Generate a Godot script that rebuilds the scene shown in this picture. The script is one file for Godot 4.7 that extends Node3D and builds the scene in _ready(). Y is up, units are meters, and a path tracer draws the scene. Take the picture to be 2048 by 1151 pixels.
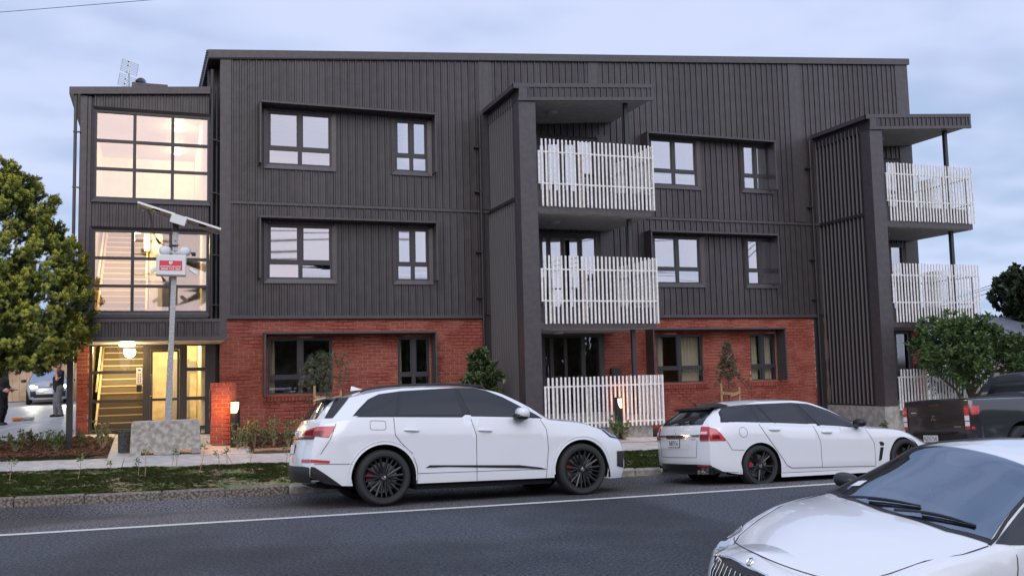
extends Node3D

var M := {}
var taken := {}
var rng := RandomNumberGenerator.new()

func _ready() -> void:
	rng.seed = 7041
	make_camera_and_light()
	make_materials()
	make_ground()
	make_building()
	make_surroundings()
	make_cars()
	make_street_things()
	make_plants()
	make_people()

# ---------------------------------------------------------------- camera, sky, light
func make_camera_and_light() -> void:
	var cam := Camera3D.new()
	cam.name = "camera"
	add_child(cam)
	cam.transform = Transform3D(Basis(Vector3(0.93801944, -0.02359647, 0.34577845), Vector3(-0.00869971, 0.99576222, 0.09155275), Vector3(-0.34647345, -0.08888644, 0.93383904)).orthonormalized(), Vector3(-1.3177, 1.4390, 23.6320))
	cam.fov = rad_to_deg(2.0 * atan(575.5 / 1900.0))
	cam.near = 0.1
	cam.far = 900.0
	cam.current = true
	var we := WorldEnvironment.new()
	we.name = "world_environment"
	var e := Environment.new()
	e.background_mode = Environment.BG_SKY
	e.tonemap_mode = Environment.TONE_MAPPER_LINEAR
	e.tonemap_exposure = 1.22
	e.sdfgi_enabled = true
	e.ssao_enabled = true
	e.ssil_enabled = true
	var sm := PanoramaSkyMaterial.new()
	sm.panorama = sky_picture()
	var sky := Sky.new()
	sky.sky_material = sm
	e.sky = sky
	we.environment = e
	add_child(we)
	var sun := DirectionalLight3D.new()
	sun.name = "daylight_sun"
	sun.light_color = Color(1.0, 0.98, 0.97)
	sun.light_energy = 0.3
	sun.light_angular_distance = 40.0
	sun.shadow_enabled = true
	add_child(sun)
	sun.look_at_from_position(Vector3(-7.0, 16.0, 20.0), Vector3.ZERO)

# overcast evening sky: blue-grey banks of cloud to the east, paler and warmer towards the west where the sun has gone behind the street
func sky_picture() -> ImageTexture:
	var w := 1536
	var h := 768
	var a := FastNoiseLite.new()
	a.seed = 11
	a.noise_type = FastNoiseLite.TYPE_SIMPLEX_SMOOTH
	a.frequency = 1.0
	a.fractal_octaves = 5
	var b := FastNoiseLite.new()
	b.seed = 5
	b.frequency = 1.0
	b.fractal_octaves = 4
	var im := Image.create(w, h, false, Image.FORMAT_RGBF)
	var west := Vector3(-0.30, 0.0, 0.95).normalized()
	for j in h:
		var pol := (j + 0.5) / h * PI
		var y := cos(pol)
		for i in w:
			var az := (i + 0.5) / w * TAU
			var d := Vector3(sin(az) * sin(pol), y, -cos(az) * sin(pol))
			var q := d / maxf(0.12, absf(y) + 0.10)
			var n := a.get_noise_3d(q.x * 0.55, q.z * 0.9, y * 2.0)
			var m := b.get_noise_3d(d.x * 2.2 + 7.0, d.y * 6.0, d.z * 2.2)
			var t := clampf(0.5 + 0.70 * n + 0.42 * m + 0.34 * a.get_noise_3d(q.x * 2.6 + 9.0, q.z * 3.8, y * 5.0), 0.0, 1.0)
			var flat := Vector3(d.x, 0, d.z)
			var f := flat.normalized().dot(west) if flat.length() > 0.001 else 0.0
			f = smoothstep(-0.55, 0.95, f * flat.length())
			var up := clampf(y, 0.0, 1.0)
			# east: slate blue gaps, lilac-white cloud
			var gap := Vector3(0.34, 0.47, 0.65).lerp(Vector3(0.38, 0.475, 0.70), smoothstep(0.0, 0.4, up))
			var bank := Vector3(0.54, 0.62, 0.84).lerp(Vector3(0.54, 0.60, 0.83), smoothstep(0.0, 0.5, up))
			var c := gap.lerp(bank, smoothstep(0.12, 0.82, t))
			# west: pale, warm low down
			var wb := Vector3(1.10, 1.06, 1.16).lerp(Vector3(1.02, 1.09, 1.32), smoothstep(0.05, 0.55, up))
			var wg := Vector3(0.88, 0.92, 1.12).lerp(Vector3(0.84, 0.93, 1.20), smoothstep(0.05, 0.55, up))
			c = c.lerp(wg.lerp(wb, smoothstep(0.15, 0.8, t)), f)
			# warm break low in the west
			var s := flat.normalized().dot(Vector3(-0.20, 0, 0.98).normalized()) if flat.length() > 0.001 else 0.0
			c = c.lerp(Vector3(1.50, 1.10, 0.90), 0.80 * smoothstep(0.90, 1.0, s) * smoothstep(0.55, 0.10, up) * (0.55 + 0.45 * t))
			if y < 0.0:
				c = c.lerp(Vector3(0.10, 0.10, 0.10), smoothstep(0.0, -0.06, y))
			im.set_pixel(i, j, Color(c.x, c.y, c.z))
	return ImageTexture.create_from_image(im)

# ---------------------------------------------------------------- materials
func noise_tex(freq: float, dark: Color, light: Color, seed_: int, oct := 4, lo := 0.25, hi := 0.75, size := 512, cell := false) -> NoiseTexture2D:
	var n := FastNoiseLite.new()
	n.seed = seed_
	n.frequency = freq
	n.fractal_octaves = oct
	n.noise_type = FastNoiseLite.TYPE_CELLULAR if cell else FastNoiseLite.TYPE_SIMPLEX_SMOOTH
	var t := NoiseTexture2D.new()
	t.width = size
	t.height = size
	t.seamless = true
	t.noise = n
	var g := Gradient.new()
	g.offsets = PackedFloat32Array([lo, hi])
	g.colors = PackedColorArray([dark, light])
	t.color_ramp = g
	return t

func normal_tex(freq: float, seed_: int, oct := 4, strength := 4.0, size := 512) -> NoiseTexture2D:
	var n := FastNoiseLite.new()
	n.seed = seed_
	n.frequency = freq
	n.fractal_octaves = oct
	var t := NoiseTexture2D.new()
	t.width = size
	t.height = size
	t.seamless = true
	t.as_normal_map = true
	t.bump_strength = strength
	t.noise = n
	return t

func lin(r: float, g: float, b: float, a := 1.0) -> Color:
	var c := Color(r, g, b).linear_to_srgb()
	c.a = a
	return c

func mat(key: String, c: Color, rough := 0.6, metal := 0.0) -> StandardMaterial3D:
	var m := StandardMaterial3D.new()
	m.resource_name = key
	m.albedo_color = c
	m.roughness = rough
	m.metallic = metal
	M[key] = m
	return m

func tri(m: StandardMaterial3D, tex: Texture2D, metres: float, normal: Texture2D = null, ns := 1.0, world := true) -> StandardMaterial3D:
	m.albedo_texture = tex
	m.uv1_triplanar = true
	m.uv1_world_triplanar = world
	m.uv1_scale = Vector3.ONE / metres
	if normal:
		m.normal_enabled = true
		m.normal_texture = normal
		m.normal_scale = ns
	return m

func make_materials() -> void:
	var g1 := func(v: float) -> Color: return Color(v, v, v)
	var W := Color(1, 1, 1)
	var soft := noise_tex(0.012, g1.call(0.80), W, 3, 5)
	var faint := noise_tex(0.012, g1.call(0.91), W, 3, 5)
	var fine := noise_tex(0.09, g1.call(0.72), W, 4, 3)
	var blotch := noise_tex(0.02, g1.call(0.55), W, 9, 5, 0.3, 0.7)
	var nfine := normal_tex(0.12, 21, 3, 3.0)
	var nwave := normal_tex(0.010, 22, 3, 6.0)
	tri(mat("cladding", lin(0.062, 0.0545, 0.0585), 0.32), faint, 2.6, nwave, 0.10)
	M.cladding.metallic_specular = 0.5
	tri(mat("cladding_b", lin(0.057, 0.050, 0.054), 0.36), faint, 2.6, nwave, 0.13)
	tri(mat("cladding_c", lin(0.067, 0.059, 0.064), 0.29), faint, 2.6, nwave, 0.11)
	tri(mat("flashing", lin(0.070, 0.062, 0.067), 0.34), faint, 1.3, nwave, 0.12)
	mat("dark_metal", lin(0.028, 0.026, 0.029), 0.45)
	mat("frame", lin(0.036, 0.034, 0.039), 0.4)
	mat("slat_metal", lin(0.135, 0.125, 0.130), 0.45)
	tri(mat("soffit", lin(0.60, 0.575, 0.55), 0.8), faint, 2.0)
	tri(mat("white_picket", lin(0.80, 0.785, 0.77), 0.55), noise_tex(0.02, g1.call(0.90), W, 31, 4), 1.2)
	tri(mat("beige_post", lin(0.50, 0.45, 0.38), 0.6), soft, 1.0)
	var bt := noise_tex(0.055, Color(0.74, 0.70, 0.70), W, 41, 4)
	var nb := normal_tex(0.2, 43, 3, 5.0)
	var reds := [Vector3(0.385, 0.098, 0.064), Vector3(0.415, 0.112, 0.074), Vector3(0.355, 0.087, 0.060), Vector3(0.44, 0.125, 0.084)]
	for k in 4:
		tri(mat("brick_%d" % k, lin(reds[k].x, reds[k].y, reds[k].z), 0.85), bt, 0.9, nb, 0.5)
	tri(mat("mortar", lin(0.50, 0.27, 0.21), 0.95), noise_tex(0.006, Color(0.58, 0.40, 0.36), W, 47, 4, 0.38, 0.62), 3.4)
	tri(mat("concrete", lin(0.40, 0.385, 0.36), 0.9), noise_tex(0.015, g1.call(0.85), W, 51, 6), 1.6, nfine, 0.4)
	tri(mat("path_concrete", lin(0.50, 0.48, 0.46), 0.88), noise_tex(0.012, g1.call(0.88), W, 52, 6), 2.2, nfine, 0.3)
	tri(mat("barrier_concrete", lin(0.42, 0.40, 0.365), 0.92), noise_tex(0.022, Color(0.80, 0.785, 0.765), W, 53, 7, 0.25, 0.75), 1.5, nfine, 0.8)
	tri(mat("kerb_stone", lin(0.27, 0.245, 0.215), 0.95), noise_tex(0.05, Color(0.55, 0.51, 0.48), W, 54, 6, 0.25, 0.75), 1.2, nfine, 1.4)
	tri(mat("kerb_new", lin(0.36, 0.335, 0.30), 0.95), noise_tex(0.012, g1.call(0.78), W, 55, 7), 1.2, nfine, 0.8)
	var nasph := normal_tex(0.16, 61, 3, 9.0)
	tri(mat("asphalt", lin(0.108, 0.124, 0.156), 0.82), noise_tex(0.11, g1.call(0.50), W, 62, 3, 0.2, 0.8), 2.6, nasph, 0.9)
	tri(mat("shoulder", lin(0.30, 0.285, 0.305), 0.9), noise_tex(0.11, g1.call(0.42), W, 63, 3, 0.22, 0.78), 2.4, nasph, 1.4)
	for k in ["asphalt", "shoulder"]:
		M[k].detail_enabled = true
		M[k].detail_blend_mode = BaseMaterial3D.BLEND_MODE_MUL
	var big := noise_tex(0.004, g1.call(0.72), W, 64, 4, 0.3, 0.7)
	for k in ["asphalt", "shoulder"]:
		M[k].detail_albedo = big
		M[k].detail_uv_layer = BaseMaterial3D.DETAIL_UV_2
		M[k].uv2_triplanar = true
		M[k].uv2_world_triplanar = true
		M[k].uv2_scale = Vector3.ONE / 9.0
	tri(mat("road_paint", lin(0.66, 0.66, 0.64), 0.7), noise_tex(0.06, g1.call(0.55), W, 65, 4, 0.2, 0.5), 0.6)
	tri(mat("soil", lin(0.10, 0.066, 0.042), 1.0), blotch, 0.5, nfine, 2.0)
	tri(mat("worn_turf", Color(1, 1, 1), 1.0), noise_tex(0.010, lin(0.27, 0.22, 0.13), lin(0.12, 0.17, 0.055), 91, 6, 0.38, 0.54), 5.0, nfine, 2.0)
	tri(mat("far_land", lin(0.10, 0.11, 0.07), 1.0), blotch, 6.0)
	tri(mat("driveway", lin(0.36, 0.345, 0.335), 0.5), noise_tex(0.010, g1.call(0.85), W, 57, 6), 3.0, nfine, 0.3)
	mat("white_paint", lin(0.66, 0.68, 0.71), 0.3)
	M.white_paint.clearcoat_enabled = true
	M.white_paint.clearcoat = 1.0
	M.white_paint.clearcoat_roughness = 0.03
	mat("black_paint", lin(0.012, 0.012, 0.014), 0.35)
	M.black_paint.clearcoat_enabled = true
	M.black_paint.clearcoat_roughness = 0.04
	mat("grey_paint", lin(0.030, 0.034, 0.042), 0.3, 0.5)
	M.grey_paint.clearcoat_enabled = true
	M.grey_paint.clearcoat_roughness = 0.04
	mat("silver_paint", lin(0.42, 0.43, 0.45), 0.3, 0.6)
	M.silver_paint.clearcoat_enabled = true
	mat("trim_black", lin(0.012, 0.012, 0.013), 0.38)
	mat("gap_black", lin(0.030, 0.030, 0.032), 0.9)
	mat("wheel_well", lin(0.006, 0.006, 0.006), 1.0)
	mat("rubber", lin(0.018, 0.018, 0.019), 0.75)
	mat("rim_black", lin(0.016, 0.016, 0.018), 0.28, 0.3)
	mat("disc_steel", lin(0.35, 0.34, 0.33), 0.4, 0.9)
	mat("caliper_red", lin(0.38, 0.02, 0.03), 0.4)
	mat("chrome", lin(0.75, 0.76, 0.78), 0.12, 1.0)
	mat("lens_red", lin(0.42, 0.016, 0.022), 0.12)
	M.lens_red.clearcoat_enabled = true
	mat("lens_deep", lin(0.16, 0.008, 0.014), 0.12)
	mat("lens_pale", lin(0.72, 0.52, 0.52), 0.15)
	mat("lens_clear", lin(0.55, 0.60, 0.66), 0.08, 0.6)
	mat("plate_white", lin(0.72, 0.72, 0.72), 0.45)
	mat("plate_ink", lin(0.02, 0.02, 0.03), 0.6)
	mirror("car_glass", lin(0.22, 0.25, 0.30), 0.05, 1.0, 1.0)
	M.car_glass.albedo_color = lin(0.010, 0.012, 0.016)
	M.car_glass.metallic = 0.0
	M.car_glass.roughness = 0.03
	M.car_glass.metallic_specular = 0.56
	mirror("windscreen", lin(0.42, 0.52, 0.64), 0.03, 1.0, 0.50)
	mirror("window_pane", lin(0.56, 0.59, 0.66), 0.015, 1.0, 0.74)
	mirror("low_pane", lin(0.46, 0.50, 0.56), 0.015, 1.0, 0.34)
	mirror("stair_pane", lin(0.78, 0.74, 0.74), 0.015, 1.0, 0.45)
	mirror("stair_pane_top", lin(0.82, 0.78, 0.78), 0.015, 1.0, 0.66)
	mirror("door_pane", lin(0.4, 0.4, 0.42), 0.015, 1.0, 0.14)
	tri(mat("stair_wall", lin(0.76, 0.68, 0.50), 0.8), faint, 2.0)
	tri(mat("room_wall", lin(0.60, 0.57, 0.52), 0.9), soft, 2.0)
	mat("ochre_wall", lin(0.50, 0.24, 0.06), 0.8)
	mat("stair_carpet", lin(0.16, 0.14, 0.115), 0.95)
	mat("stair_nosing", lin(0.62, 0.50, 0.33), 0.6)
	tri(mat("floor_lino", lin(0.22, 0.19, 0.15), 0.6), soft, 1.0)
	mat("curtain", lin(0.60, 0.54, 0.40), 0.9)
	M.curtain.backlight_enabled = true
	M.curtain.backlight = Color(0.3, 0.28, 0.2)
	glow("warm_lamp", Color(1.0, 0.86, 0.62), 3.0)
	glow("bollard_glow", Color(1.0, 0.88, 0.66), 2.4)
	glow("bollard_dim", Color(1.0, 0.9, 0.75), 1.3)
	glow("headlamp_glow", Color(1.0, 0.98, 0.86), 3.5)
	mat("lamp_white", lin(0.6, 0.58, 0.55), 0.5)
	tri(mat("galvanised", lin(0.50, 0.52, 0.53), 0.42, 0.55), noise_tex(0.03, g1.call(0.75), W, 71, 4), 0.5)
	mat("box_white", lin(0.66, 0.67, 0.68), 0.5)
	mat("panel_back", lin(0.30, 0.31, 0.33), 0.6)
	mat("panel_cell", lin(0.02, 0.025, 0.05), 0.2)
	mat("frame_alu", lin(0.70, 0.71, 0.72), 0.4, 0.3)
	mat("sign_red", lin(0.62, 0.045, 0.07), 0.5)
	mat("cable_black", lin(0.015, 0.015, 0.015), 0.6)
	tri(mat("drum_dark", lin(0.075, 0.078, 0.075), 0.85), blotch, 0.5)
	tri(mat("fence_timber", lin(0.50, 0.36, 0.235), 0.85), noise_tex(0.004, Color(0.88, 0.85, 0.82), W, 81, 3), 2.0)
	tri(mat("stake_timber", lin(0.52, 0.36, 0.20), 0.8), noise_tex(0.03, Color(0.7, 0.65, 0.6), W, 82, 4), 0.4)
	tri(mat("bark", lin(0.13, 0.095, 0.065), 0.95), blotch, 0.3, nfine, 1.5)
	mat("twig", lin(0.30, 0.24, 0.16), 0.9)
	tri(mat("weatherboard", lin(0.30, 0.30, 0.31), 0.8), soft, 2.0)
	tri(mat("roof_iron", lin(0.17, 0.19, 0.23), 0.55), soft, 2.0)
	mat("blade", W, 0.7)
	for k in ["leaf", "blade", "chip"]:
		var lm := mat(k, W, 0.6)
		lm.vertex_color_use_as_albedo = true
	M.leaf.backlight_enabled = true
	M.leaf.backlight = Color(0.35, 0.35, 0.35)
	M.leaf.roughness = 0.45
	M.blade.backlight_enabled = true
	M.blade.backlight = Color(0.6, 0.6, 0.6)
	M.chip.roughness = 0.95
	mat("skin", lin(0.46, 0.24, 0.17), 0.55)
	mat("shirt_black", lin(0.010, 0.010, 0.012), 0.85)
	mat("trouser_grey", lin(0.13, 0.125, 0.13), 0.9)
	mat("jacket_dark", lin(0.022, 0.022, 0.022), 0.8)
	mat("shoe_dark", lin(0.016, 0.014, 0.013), 0.6)
	mat("hair_grey", lin(0.40, 0.38, 0.36), 0.9)
	mat("hair_stubble", lin(0.22, 0.13, 0.10), 0.8)
	mat("patch_white", lin(0.62, 0.60, 0.58), 0.7)
	mat("stop_yellow", lin(0.55, 0.16, 0.04), 0.7)

func mirror(key: String, c: Color, rough: float, metal: float, alpha: float) -> void:
	var m := mat(key, c, rough, metal)
	if alpha < 1.0:
		m.transparency = BaseMaterial3D.TRANSPARENCY_ALPHA
		m.albedo_color.a = alpha
		var im := Image.create(2, 2, false, Image.FORMAT_RGBA8)   # with an albedo texture the pane keeps its coating
		im.fill(Color(1, 1, 1))
		m.albedo_texture = ImageTexture.create_from_image(im)

func glow(key: String, c: Color, energy: float) -> void:
	var m := mat(key, c, 0.5)
	m.emission_enabled = true
	m.emission = c
	m.emission_energy_multiplier = energy

# ---------------------------------------------------------------- naming
func numbered(called: String) -> String:
	var n: int = taken.get(called, 0)
	taken[called] = n + 1
	return called if n == 0 else "%s_%03d" % [called, n]

func tag(o: Node, label := "", category := "", group := "", kind := "") -> Node:
	if label: o.set_meta("label", label)
	if category: o.set_meta("category", category)
	if group: o.set_meta("group", group)
	if kind: o.set_meta("kind", kind)
	return o

func thing(called: String, label: String, category: String, at := Vector3.ZERO, group := "") -> Node3D:
	var o := Node3D.new()
	o.name = numbered(called)
	add_child(o)
	o.position = at
	tag(o, label, category, group)
	return o

func node(called: String, mesh: Mesh, m: Material, parent: Node) -> MeshInstance3D:
	var o := MeshInstance3D.new()
	if parent == self:
		o.name = numbered(called)
	else:
		var key := "%d/%s" % [parent.get_instance_id(), called]
		var n: int = taken.get(key, 0)
		taken[key] = n + 1
		o.name = called if n == 0 else "%s_%03d" % [called, n]
	o.mesh = mesh
	o.material_override = m
	parent.add_child(o)
	return o

func obj(called: String, st: SurfaceTool, m: Material, parent: Node) -> MeshInstance3D:
	return node(called, st.commit(), m, parent)

func struct(called: String, st: SurfaceTool, m: Material) -> MeshInstance3D:
	var o := obj(called, st, m, self)
	o.set_meta("kind", "structure")
	return o

# ---------------------------------------------------------------- shapes
func mb() -> SurfaceTool:
	var st := SurfaceTool.new()
	st.begin(Mesh.PRIMITIVE_TRIANGLES)
	return st

func tri3(st: SurfaceTool, a: Vector3, b: Vector3, c: Vector3, na: Vector3, nb_: Vector3, nc: Vector3) -> void:
	# a, b, c run counter-clockwise seen from outside; Godot wants clockwise
	st.set_normal(na); st.add_vertex(a)
	st.set_normal(nc); st.add_vertex(c)
	st.set_normal(nb_); st.add_vertex(b)

func quad(st: SurfaceTool, a: Vector3, b: Vector3, c: Vector3, d: Vector3) -> void:
	var n := (b - a).cross(d - a)
	if n.length_squared() < 1e-14: n = (c - b).cross(a - b)
	if n.length_squared() < 1e-14: n = (d - c).cross(b - c)
	n = n.normalized()
	tri3(st, a, b, c, n, n, n)
	tri3(st, a, c, d, n, n, n)

func hexa(st: SurfaceTool, p: Array) -> void:
	# p: bottom ring p0..p3 then top ring p4..p7, each counter-clockwise seen from above
	quad(st, p[4], p[5], p[6], p[7])
	quad(st, p[3], p[2], p[1], p[0])
	for k in 4:
		var l := (k + 1) % 4
		quad(st, p[k], p[l], p[l + 4], p[k + 4])

func box(st: SurfaceTool, x0: float, x1: float, y0: float, y1: float, z0: float, z1: float) -> void:
	hexa(st, [Vector3(x0, y0, z1), Vector3(x1, y0, z1), Vector3(x1, y0, z0), Vector3(x0, y0, z0), Vector3(x0, y1, z1), Vector3(x1, y1, z1), Vector3(x1, y1, z0), Vector3(x0, y1, z0)])

# a box with chamfered vertical and horizontal edges
func cbox(st: SurfaceTool, x0: float, x1: float, y0: float, y1: float, z0: float, z1: float, c: float) -> void:
	var xs := [x0, x0 + c, x1 - c, x1]
	var ys := [y0, y0 + c, y1 - c, y1]
	var zs := [z0, z0 + c, z1 - c, z1]
	var v := func(i: int, j: int, k: int) -> Vector3: return Vector3(xs[i], ys[j], zs[k])
	quad(st, v.call(1, 1, 3), v.call(2, 1, 3), v.call(2, 2, 3), v.call(1, 2, 3))
	quad(st, v.call(2, 1, 0), v.call(1, 1, 0), v.call(1, 2, 0), v.call(2, 2, 0))
	quad(st, v.call(3, 1, 2), v.call(3, 1, 1), v.call(3, 2, 1), v.call(3, 2, 2))
	quad(st, v.call(0, 1, 1), v.call(0, 1, 2), v.call(0, 2, 2), v.call(0, 2, 1))
	quad(st, v.call(1, 3, 2), v.call(2, 3, 2), v.call(2, 3, 1), v.call(1, 3, 1))
	quad(st, v.call(1, 0, 1), v.call(2, 0, 1), v.call(2, 0, 2), v.call(1, 0, 2))
	# edges
	quad(st, v.call(1, 2, 3), v.call(2, 2, 3), v.call(2, 3, 2), v.call(1, 3, 2))
	quad(st, v.call(1, 0, 2), v.call(2, 0, 2), v.call(2, 1, 3), v.call(1, 1, 3))
	quad(st, v.call(2, 2, 0), v.call(1, 2, 0), v.call(1, 3, 1), v.call(2, 3, 1))
	quad(st, v.call(2, 0, 1), v.call(1, 0, 1), v.call(1, 1, 0), v.call(2, 1, 0))
	quad(st, v.call(2, 1, 3), v.call(3, 1, 2), v.call(3, 2, 2), v.call(2, 2, 3))
	quad(st, v.call(0, 1, 2), v.call(1, 1, 3), v.call(1, 2, 3), v.call(0, 2, 2))
	quad(st, v.call(3, 1, 1), v.call(2, 1, 0), v.call(2, 2, 0), v.call(3, 2, 1))
	quad(st, v.call(1, 1, 0), v.call(0, 1, 1), v.call(0, 2, 1), v.call(1, 2, 0))
	quad(st, v.call(3, 2, 2), v.call(3, 2, 1), v.call(2, 3, 1), v.call(2, 3, 2))
	quad(st, v.call(0, 2, 1), v.call(0, 2, 2), v.call(1, 3, 2), v.call(1, 3, 1))
	for s in [[2, 2, 3, 3, 2, 2, 2, 3, 2], [1, 2, 3, 1, 3, 2, 0, 2, 2], [2, 2, 0, 2, 3, 1, 3, 2, 1], [1, 2, 0, 0, 2, 1, 1, 3, 1]]:
		quad(st, v.call(s[0], s[1], s[2]), v.call(s[3], s[4], s[5]), v.call(s[6], s[7], s[8]), v.call(s[6], s[7], s[8]))

# smooth grid: fn(u, v) -> Vector3; u runs right and v runs up as seen from outside
func grid(st: SurfaceTool, fn: Callable, nu: int, nv: int, flip := false) -> void:
	var p := []
	for j in nv + 1:
		var row := PackedVector3Array()
		for i in nu + 1:
			row.append(fn.call(float(i) / nu, float(j) / nv))
		p.append(row)
	skin_rows(st, p, flip)

func skin_rows(st: SurfaceTool, p: Array, flip := false) -> void:
	var nv := p.size() - 1
	var nu: int = p[0].size() - 1
	var n := []
	for j in nv + 1:
		var row := PackedVector3Array()
		for i in nu + 1:
			var du: Vector3 = p[j][mini(i + 1, nu)] - p[j][maxi(i - 1, 0)]
			var dv: Vector3 = p[mini(j + 1, nv)][i] - p[maxi(j - 1, 0)][i]
			var c := du.cross(dv)
			if c.length_squared() < 1e-16:
				var j2 := j + 1 if j < nv else j - 1
				var du2: Vector3 = p[j2][mini(i + 1, nu)] - p[j2][maxi(i - 1, 0)]
				c = du2.cross(dv)
			if flip: c = -c
			row.append(c.normalized())
		n.append(row)
	for j in nv:
		for i in nu:
			var a: Vector3 = p[j][i]; var b: Vector3 = p[j][i + 1]; var c: Vector3 = p[j + 1][i + 1]; var d: Vector3 = p[j + 1][i]
			var na: Vector3 = n[j][i]; var nb_: Vector3 = n[j][i + 1]; var nc: Vector3 = n[j + 1][i + 1]; var nd: Vector3 = n[j + 1][i]
			if flip:
				tri3(st, a, c, b, na, nc, nb_)
				tri3(st, a, d, c, na, nd, nc)
			else:
				tri3(st, a, b, c, na, nb_, nc)
				tri3(st, a, c, d, na, nc, nd)

func tube(st: SurfaceTool, pts: Array, r0: float, r1: float, sides := 8, caps := true) -> void:
	var rings := []
	var ref := Vector3(0.31, 0.9, 0.27).normalized()
	var np := pts.size()
	for k in np:
		var dir: Vector3 = (pts[mini(k + 1, np - 1)] - pts[maxi(k - 1, 0)]).normalized()
		var side := dir.cross(ref)
		if side.length() < 0.1: side = dir.cross(Vector3(1, 0, 0))
		side = side.normalized()
		var up := side.cross(dir).normalized()
		ref = up
		var ring := []
		var r := lerpf(r0, r1, float(k) / maxf(1, np - 1))
		for s in sides:
			var a := TAU * s / sides
			var n := side * cos(a) + up * sin(a)
			ring.append([pts[k] + n * r, n])
		rings.append(ring)
	for k in np - 1:
		for s in sides:
			var t := (s + 1) % sides
			var A = rings[k][s]; var B = rings[k][t]; var C = rings[k + 1][t]; var D = rings[k + 1][s]
			tri3(st, A[0], C[0], B[0], A[1], C[1], B[1])
			tri3(st, A[0], D[0], C[0], A[1], D[1], C[1])
	if caps:
		for e in [0, np - 1]:
			var dir: Vector3 = (pts[0] - pts[1]).normalized() if e == 0 else (pts[np - 1] - pts[np - 2]).normalized()
			for s in range(1, sides - 1):
				var a: Vector3 = rings[e][0][0]; var b: Vector3 = rings[e][s][0]; var c: Vector3 = rings[e][s + 1][0]
				if (b - a).cross(c - a).dot(dir) < 0: tri3(st, a, c, b, dir, dir, dir)
				else: tri3(st, a, b, c, dir, dir, dir)

# surface of revolution round an axis from o along d; prof: [distance along, radius] pairs
func lathe(st: SurfaceTool, o: Vector3, d: Vector3, prof: Array, sides := 24) -> void:
	d = d.normalized()
	var s0 := d.cross(Vector3(0.2, 0.1, 0.97) if absf(d.z) < 0.9 else Vector3(0, 1, 0)).normalized()
	var s1 := d.cross(s0)
	for k in prof.size() - 1:
		var p0 = prof[k]; var p1 = prof[k + 1]
		var tn := Vector2(p1[0] - p0[0], p1[1] - p0[1])
		if tn.length() < 1e-7: continue
		var nn := Vector2(-tn.y, tn.x).normalized()   # (along, radial)
		for s in sides:
			var a := TAU * s / sides
			var b := TAU * (s + 1) / sides
			var ra := s0 * cos(a) + s1 * sin(a)
			var rb := s0 * cos(b) + s1 * sin(b)
			var na := ra * nn.y + d * nn.x
			var nb_ := rb * nn.y + d * nn.x
			var A: Vector3 = o + d * p0[0] + ra * p0[1]
			var B: Vector3 = o + d * p0[0] + rb * p0[1]
			var C: Vector3 = o + d * p1[0] + rb * p1[1]
			var D: Vector3 = o + d * p1[0] + ra * p1[1]
			tri3(st, A, B, C, na, nb_, nb_)
			tri3(st, A, C, D, na, nb_, na)

# flat polygon (counter-clockwise as seen with x right and y up), pushed back by depth
func slab2(st: SurfaceTool, poly: PackedVector2Array, tf: Transform3D, depth: float) -> void:
	if Geometry2D.is_polygon_clockwise(poly): poly.reverse()
	var idx := Geometry2D.triangulate_polygon(poly)
	var n := tf.basis.z.normalized()
	var at := func(p: Vector2, z: float) -> Vector3: return tf * Vector3(p.x, p.y, z)
	for k in range(0, idx.size(), 3):
		var a := poly[idx[k]]; var b := poly[idx[k + 1]]; var c := poly[idx[k + 2]]
		if (b - a).cross(c - a) < 0:
			var t := b; b = c; c = t
		tri3(st, at.call(a, 0.0), at.call(b, 0.0), at.call(c, 0.0), n, n, n)
		tri3(st, at.call(a, -depth), at.call(c, -depth), at.call(b, -depth), -n, -n, -n)
	for k in poly.size():
		var l := (k + 1) % poly.size()
		quad(st, at.call(poly[k], -depth), at.call(poly[l], -depth), at.call(poly[l], 0.0), at.call(poly[k], 0.0))

func lettering(text: String, height: float, width: float, depth: float, bold := false, font := "Droid Sans") -> TextMesh:
	var f := SystemFont.new()
	f.font_names = PackedStringArray([font])
	if bold: f.font_weight = 700
	var t := TextMesh.new()
	t.text = text
	t.font = f
	t.font_size = 64
	t.pixel_size = height / 46.0
	t.depth = depth
	if width > 0.0:
		t.pixel_size = 1.0
		var w := t.get_aabb().size.x
		t.pixel_size = width / maxf(w, 1e-6)
		t.depth = depth
	return t

# piecewise curve through [x, y] points: monotone cubic
func cv(a: Array, x: float) -> float:
	var n := a.size()
	if x <= a[0][0]: return a[0][1]
	if x >= a[n - 1][0]: return a[n - 1][1]
	var k := 0
	while x > a[k + 1][0]: k += 1
	var h: float = a[k + 1][0] - a[k][0]
	var dlt: float = (a[k + 1][1] - a[k][1]) / h
	var m0: float = dlt
	var m1: float = dlt
	if k > 0:
		var dp: float = (a[k][1] - a[k - 1][1]) / (a[k][0] - a[k - 1][0])
		m0 = 0.0 if dp * dlt <= 0.0 else 2.0 * dp * dlt / (dp + dlt)
	if k < n - 2:
		var dn: float = (a[k + 2][1] - a[k + 1][1]) / (a[k + 2][0] - a[k + 1][0])
		m1 = 0.0 if dn * dlt <= 0.0 else 2.0 * dn * dlt / (dn + dlt)
	var t: float = (x - a[k][0]) / h
	var t2 := t * t
	var t3 := t2 * t
	return (2 * t3 - 3 * t2 + 1) * a[k][1] + (t3 - 2 * t2 + t) * h * m0 + (-2 * t3 + 3 * t2) * a[k + 1][1] + (t3 - t2) * h * m1

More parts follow.
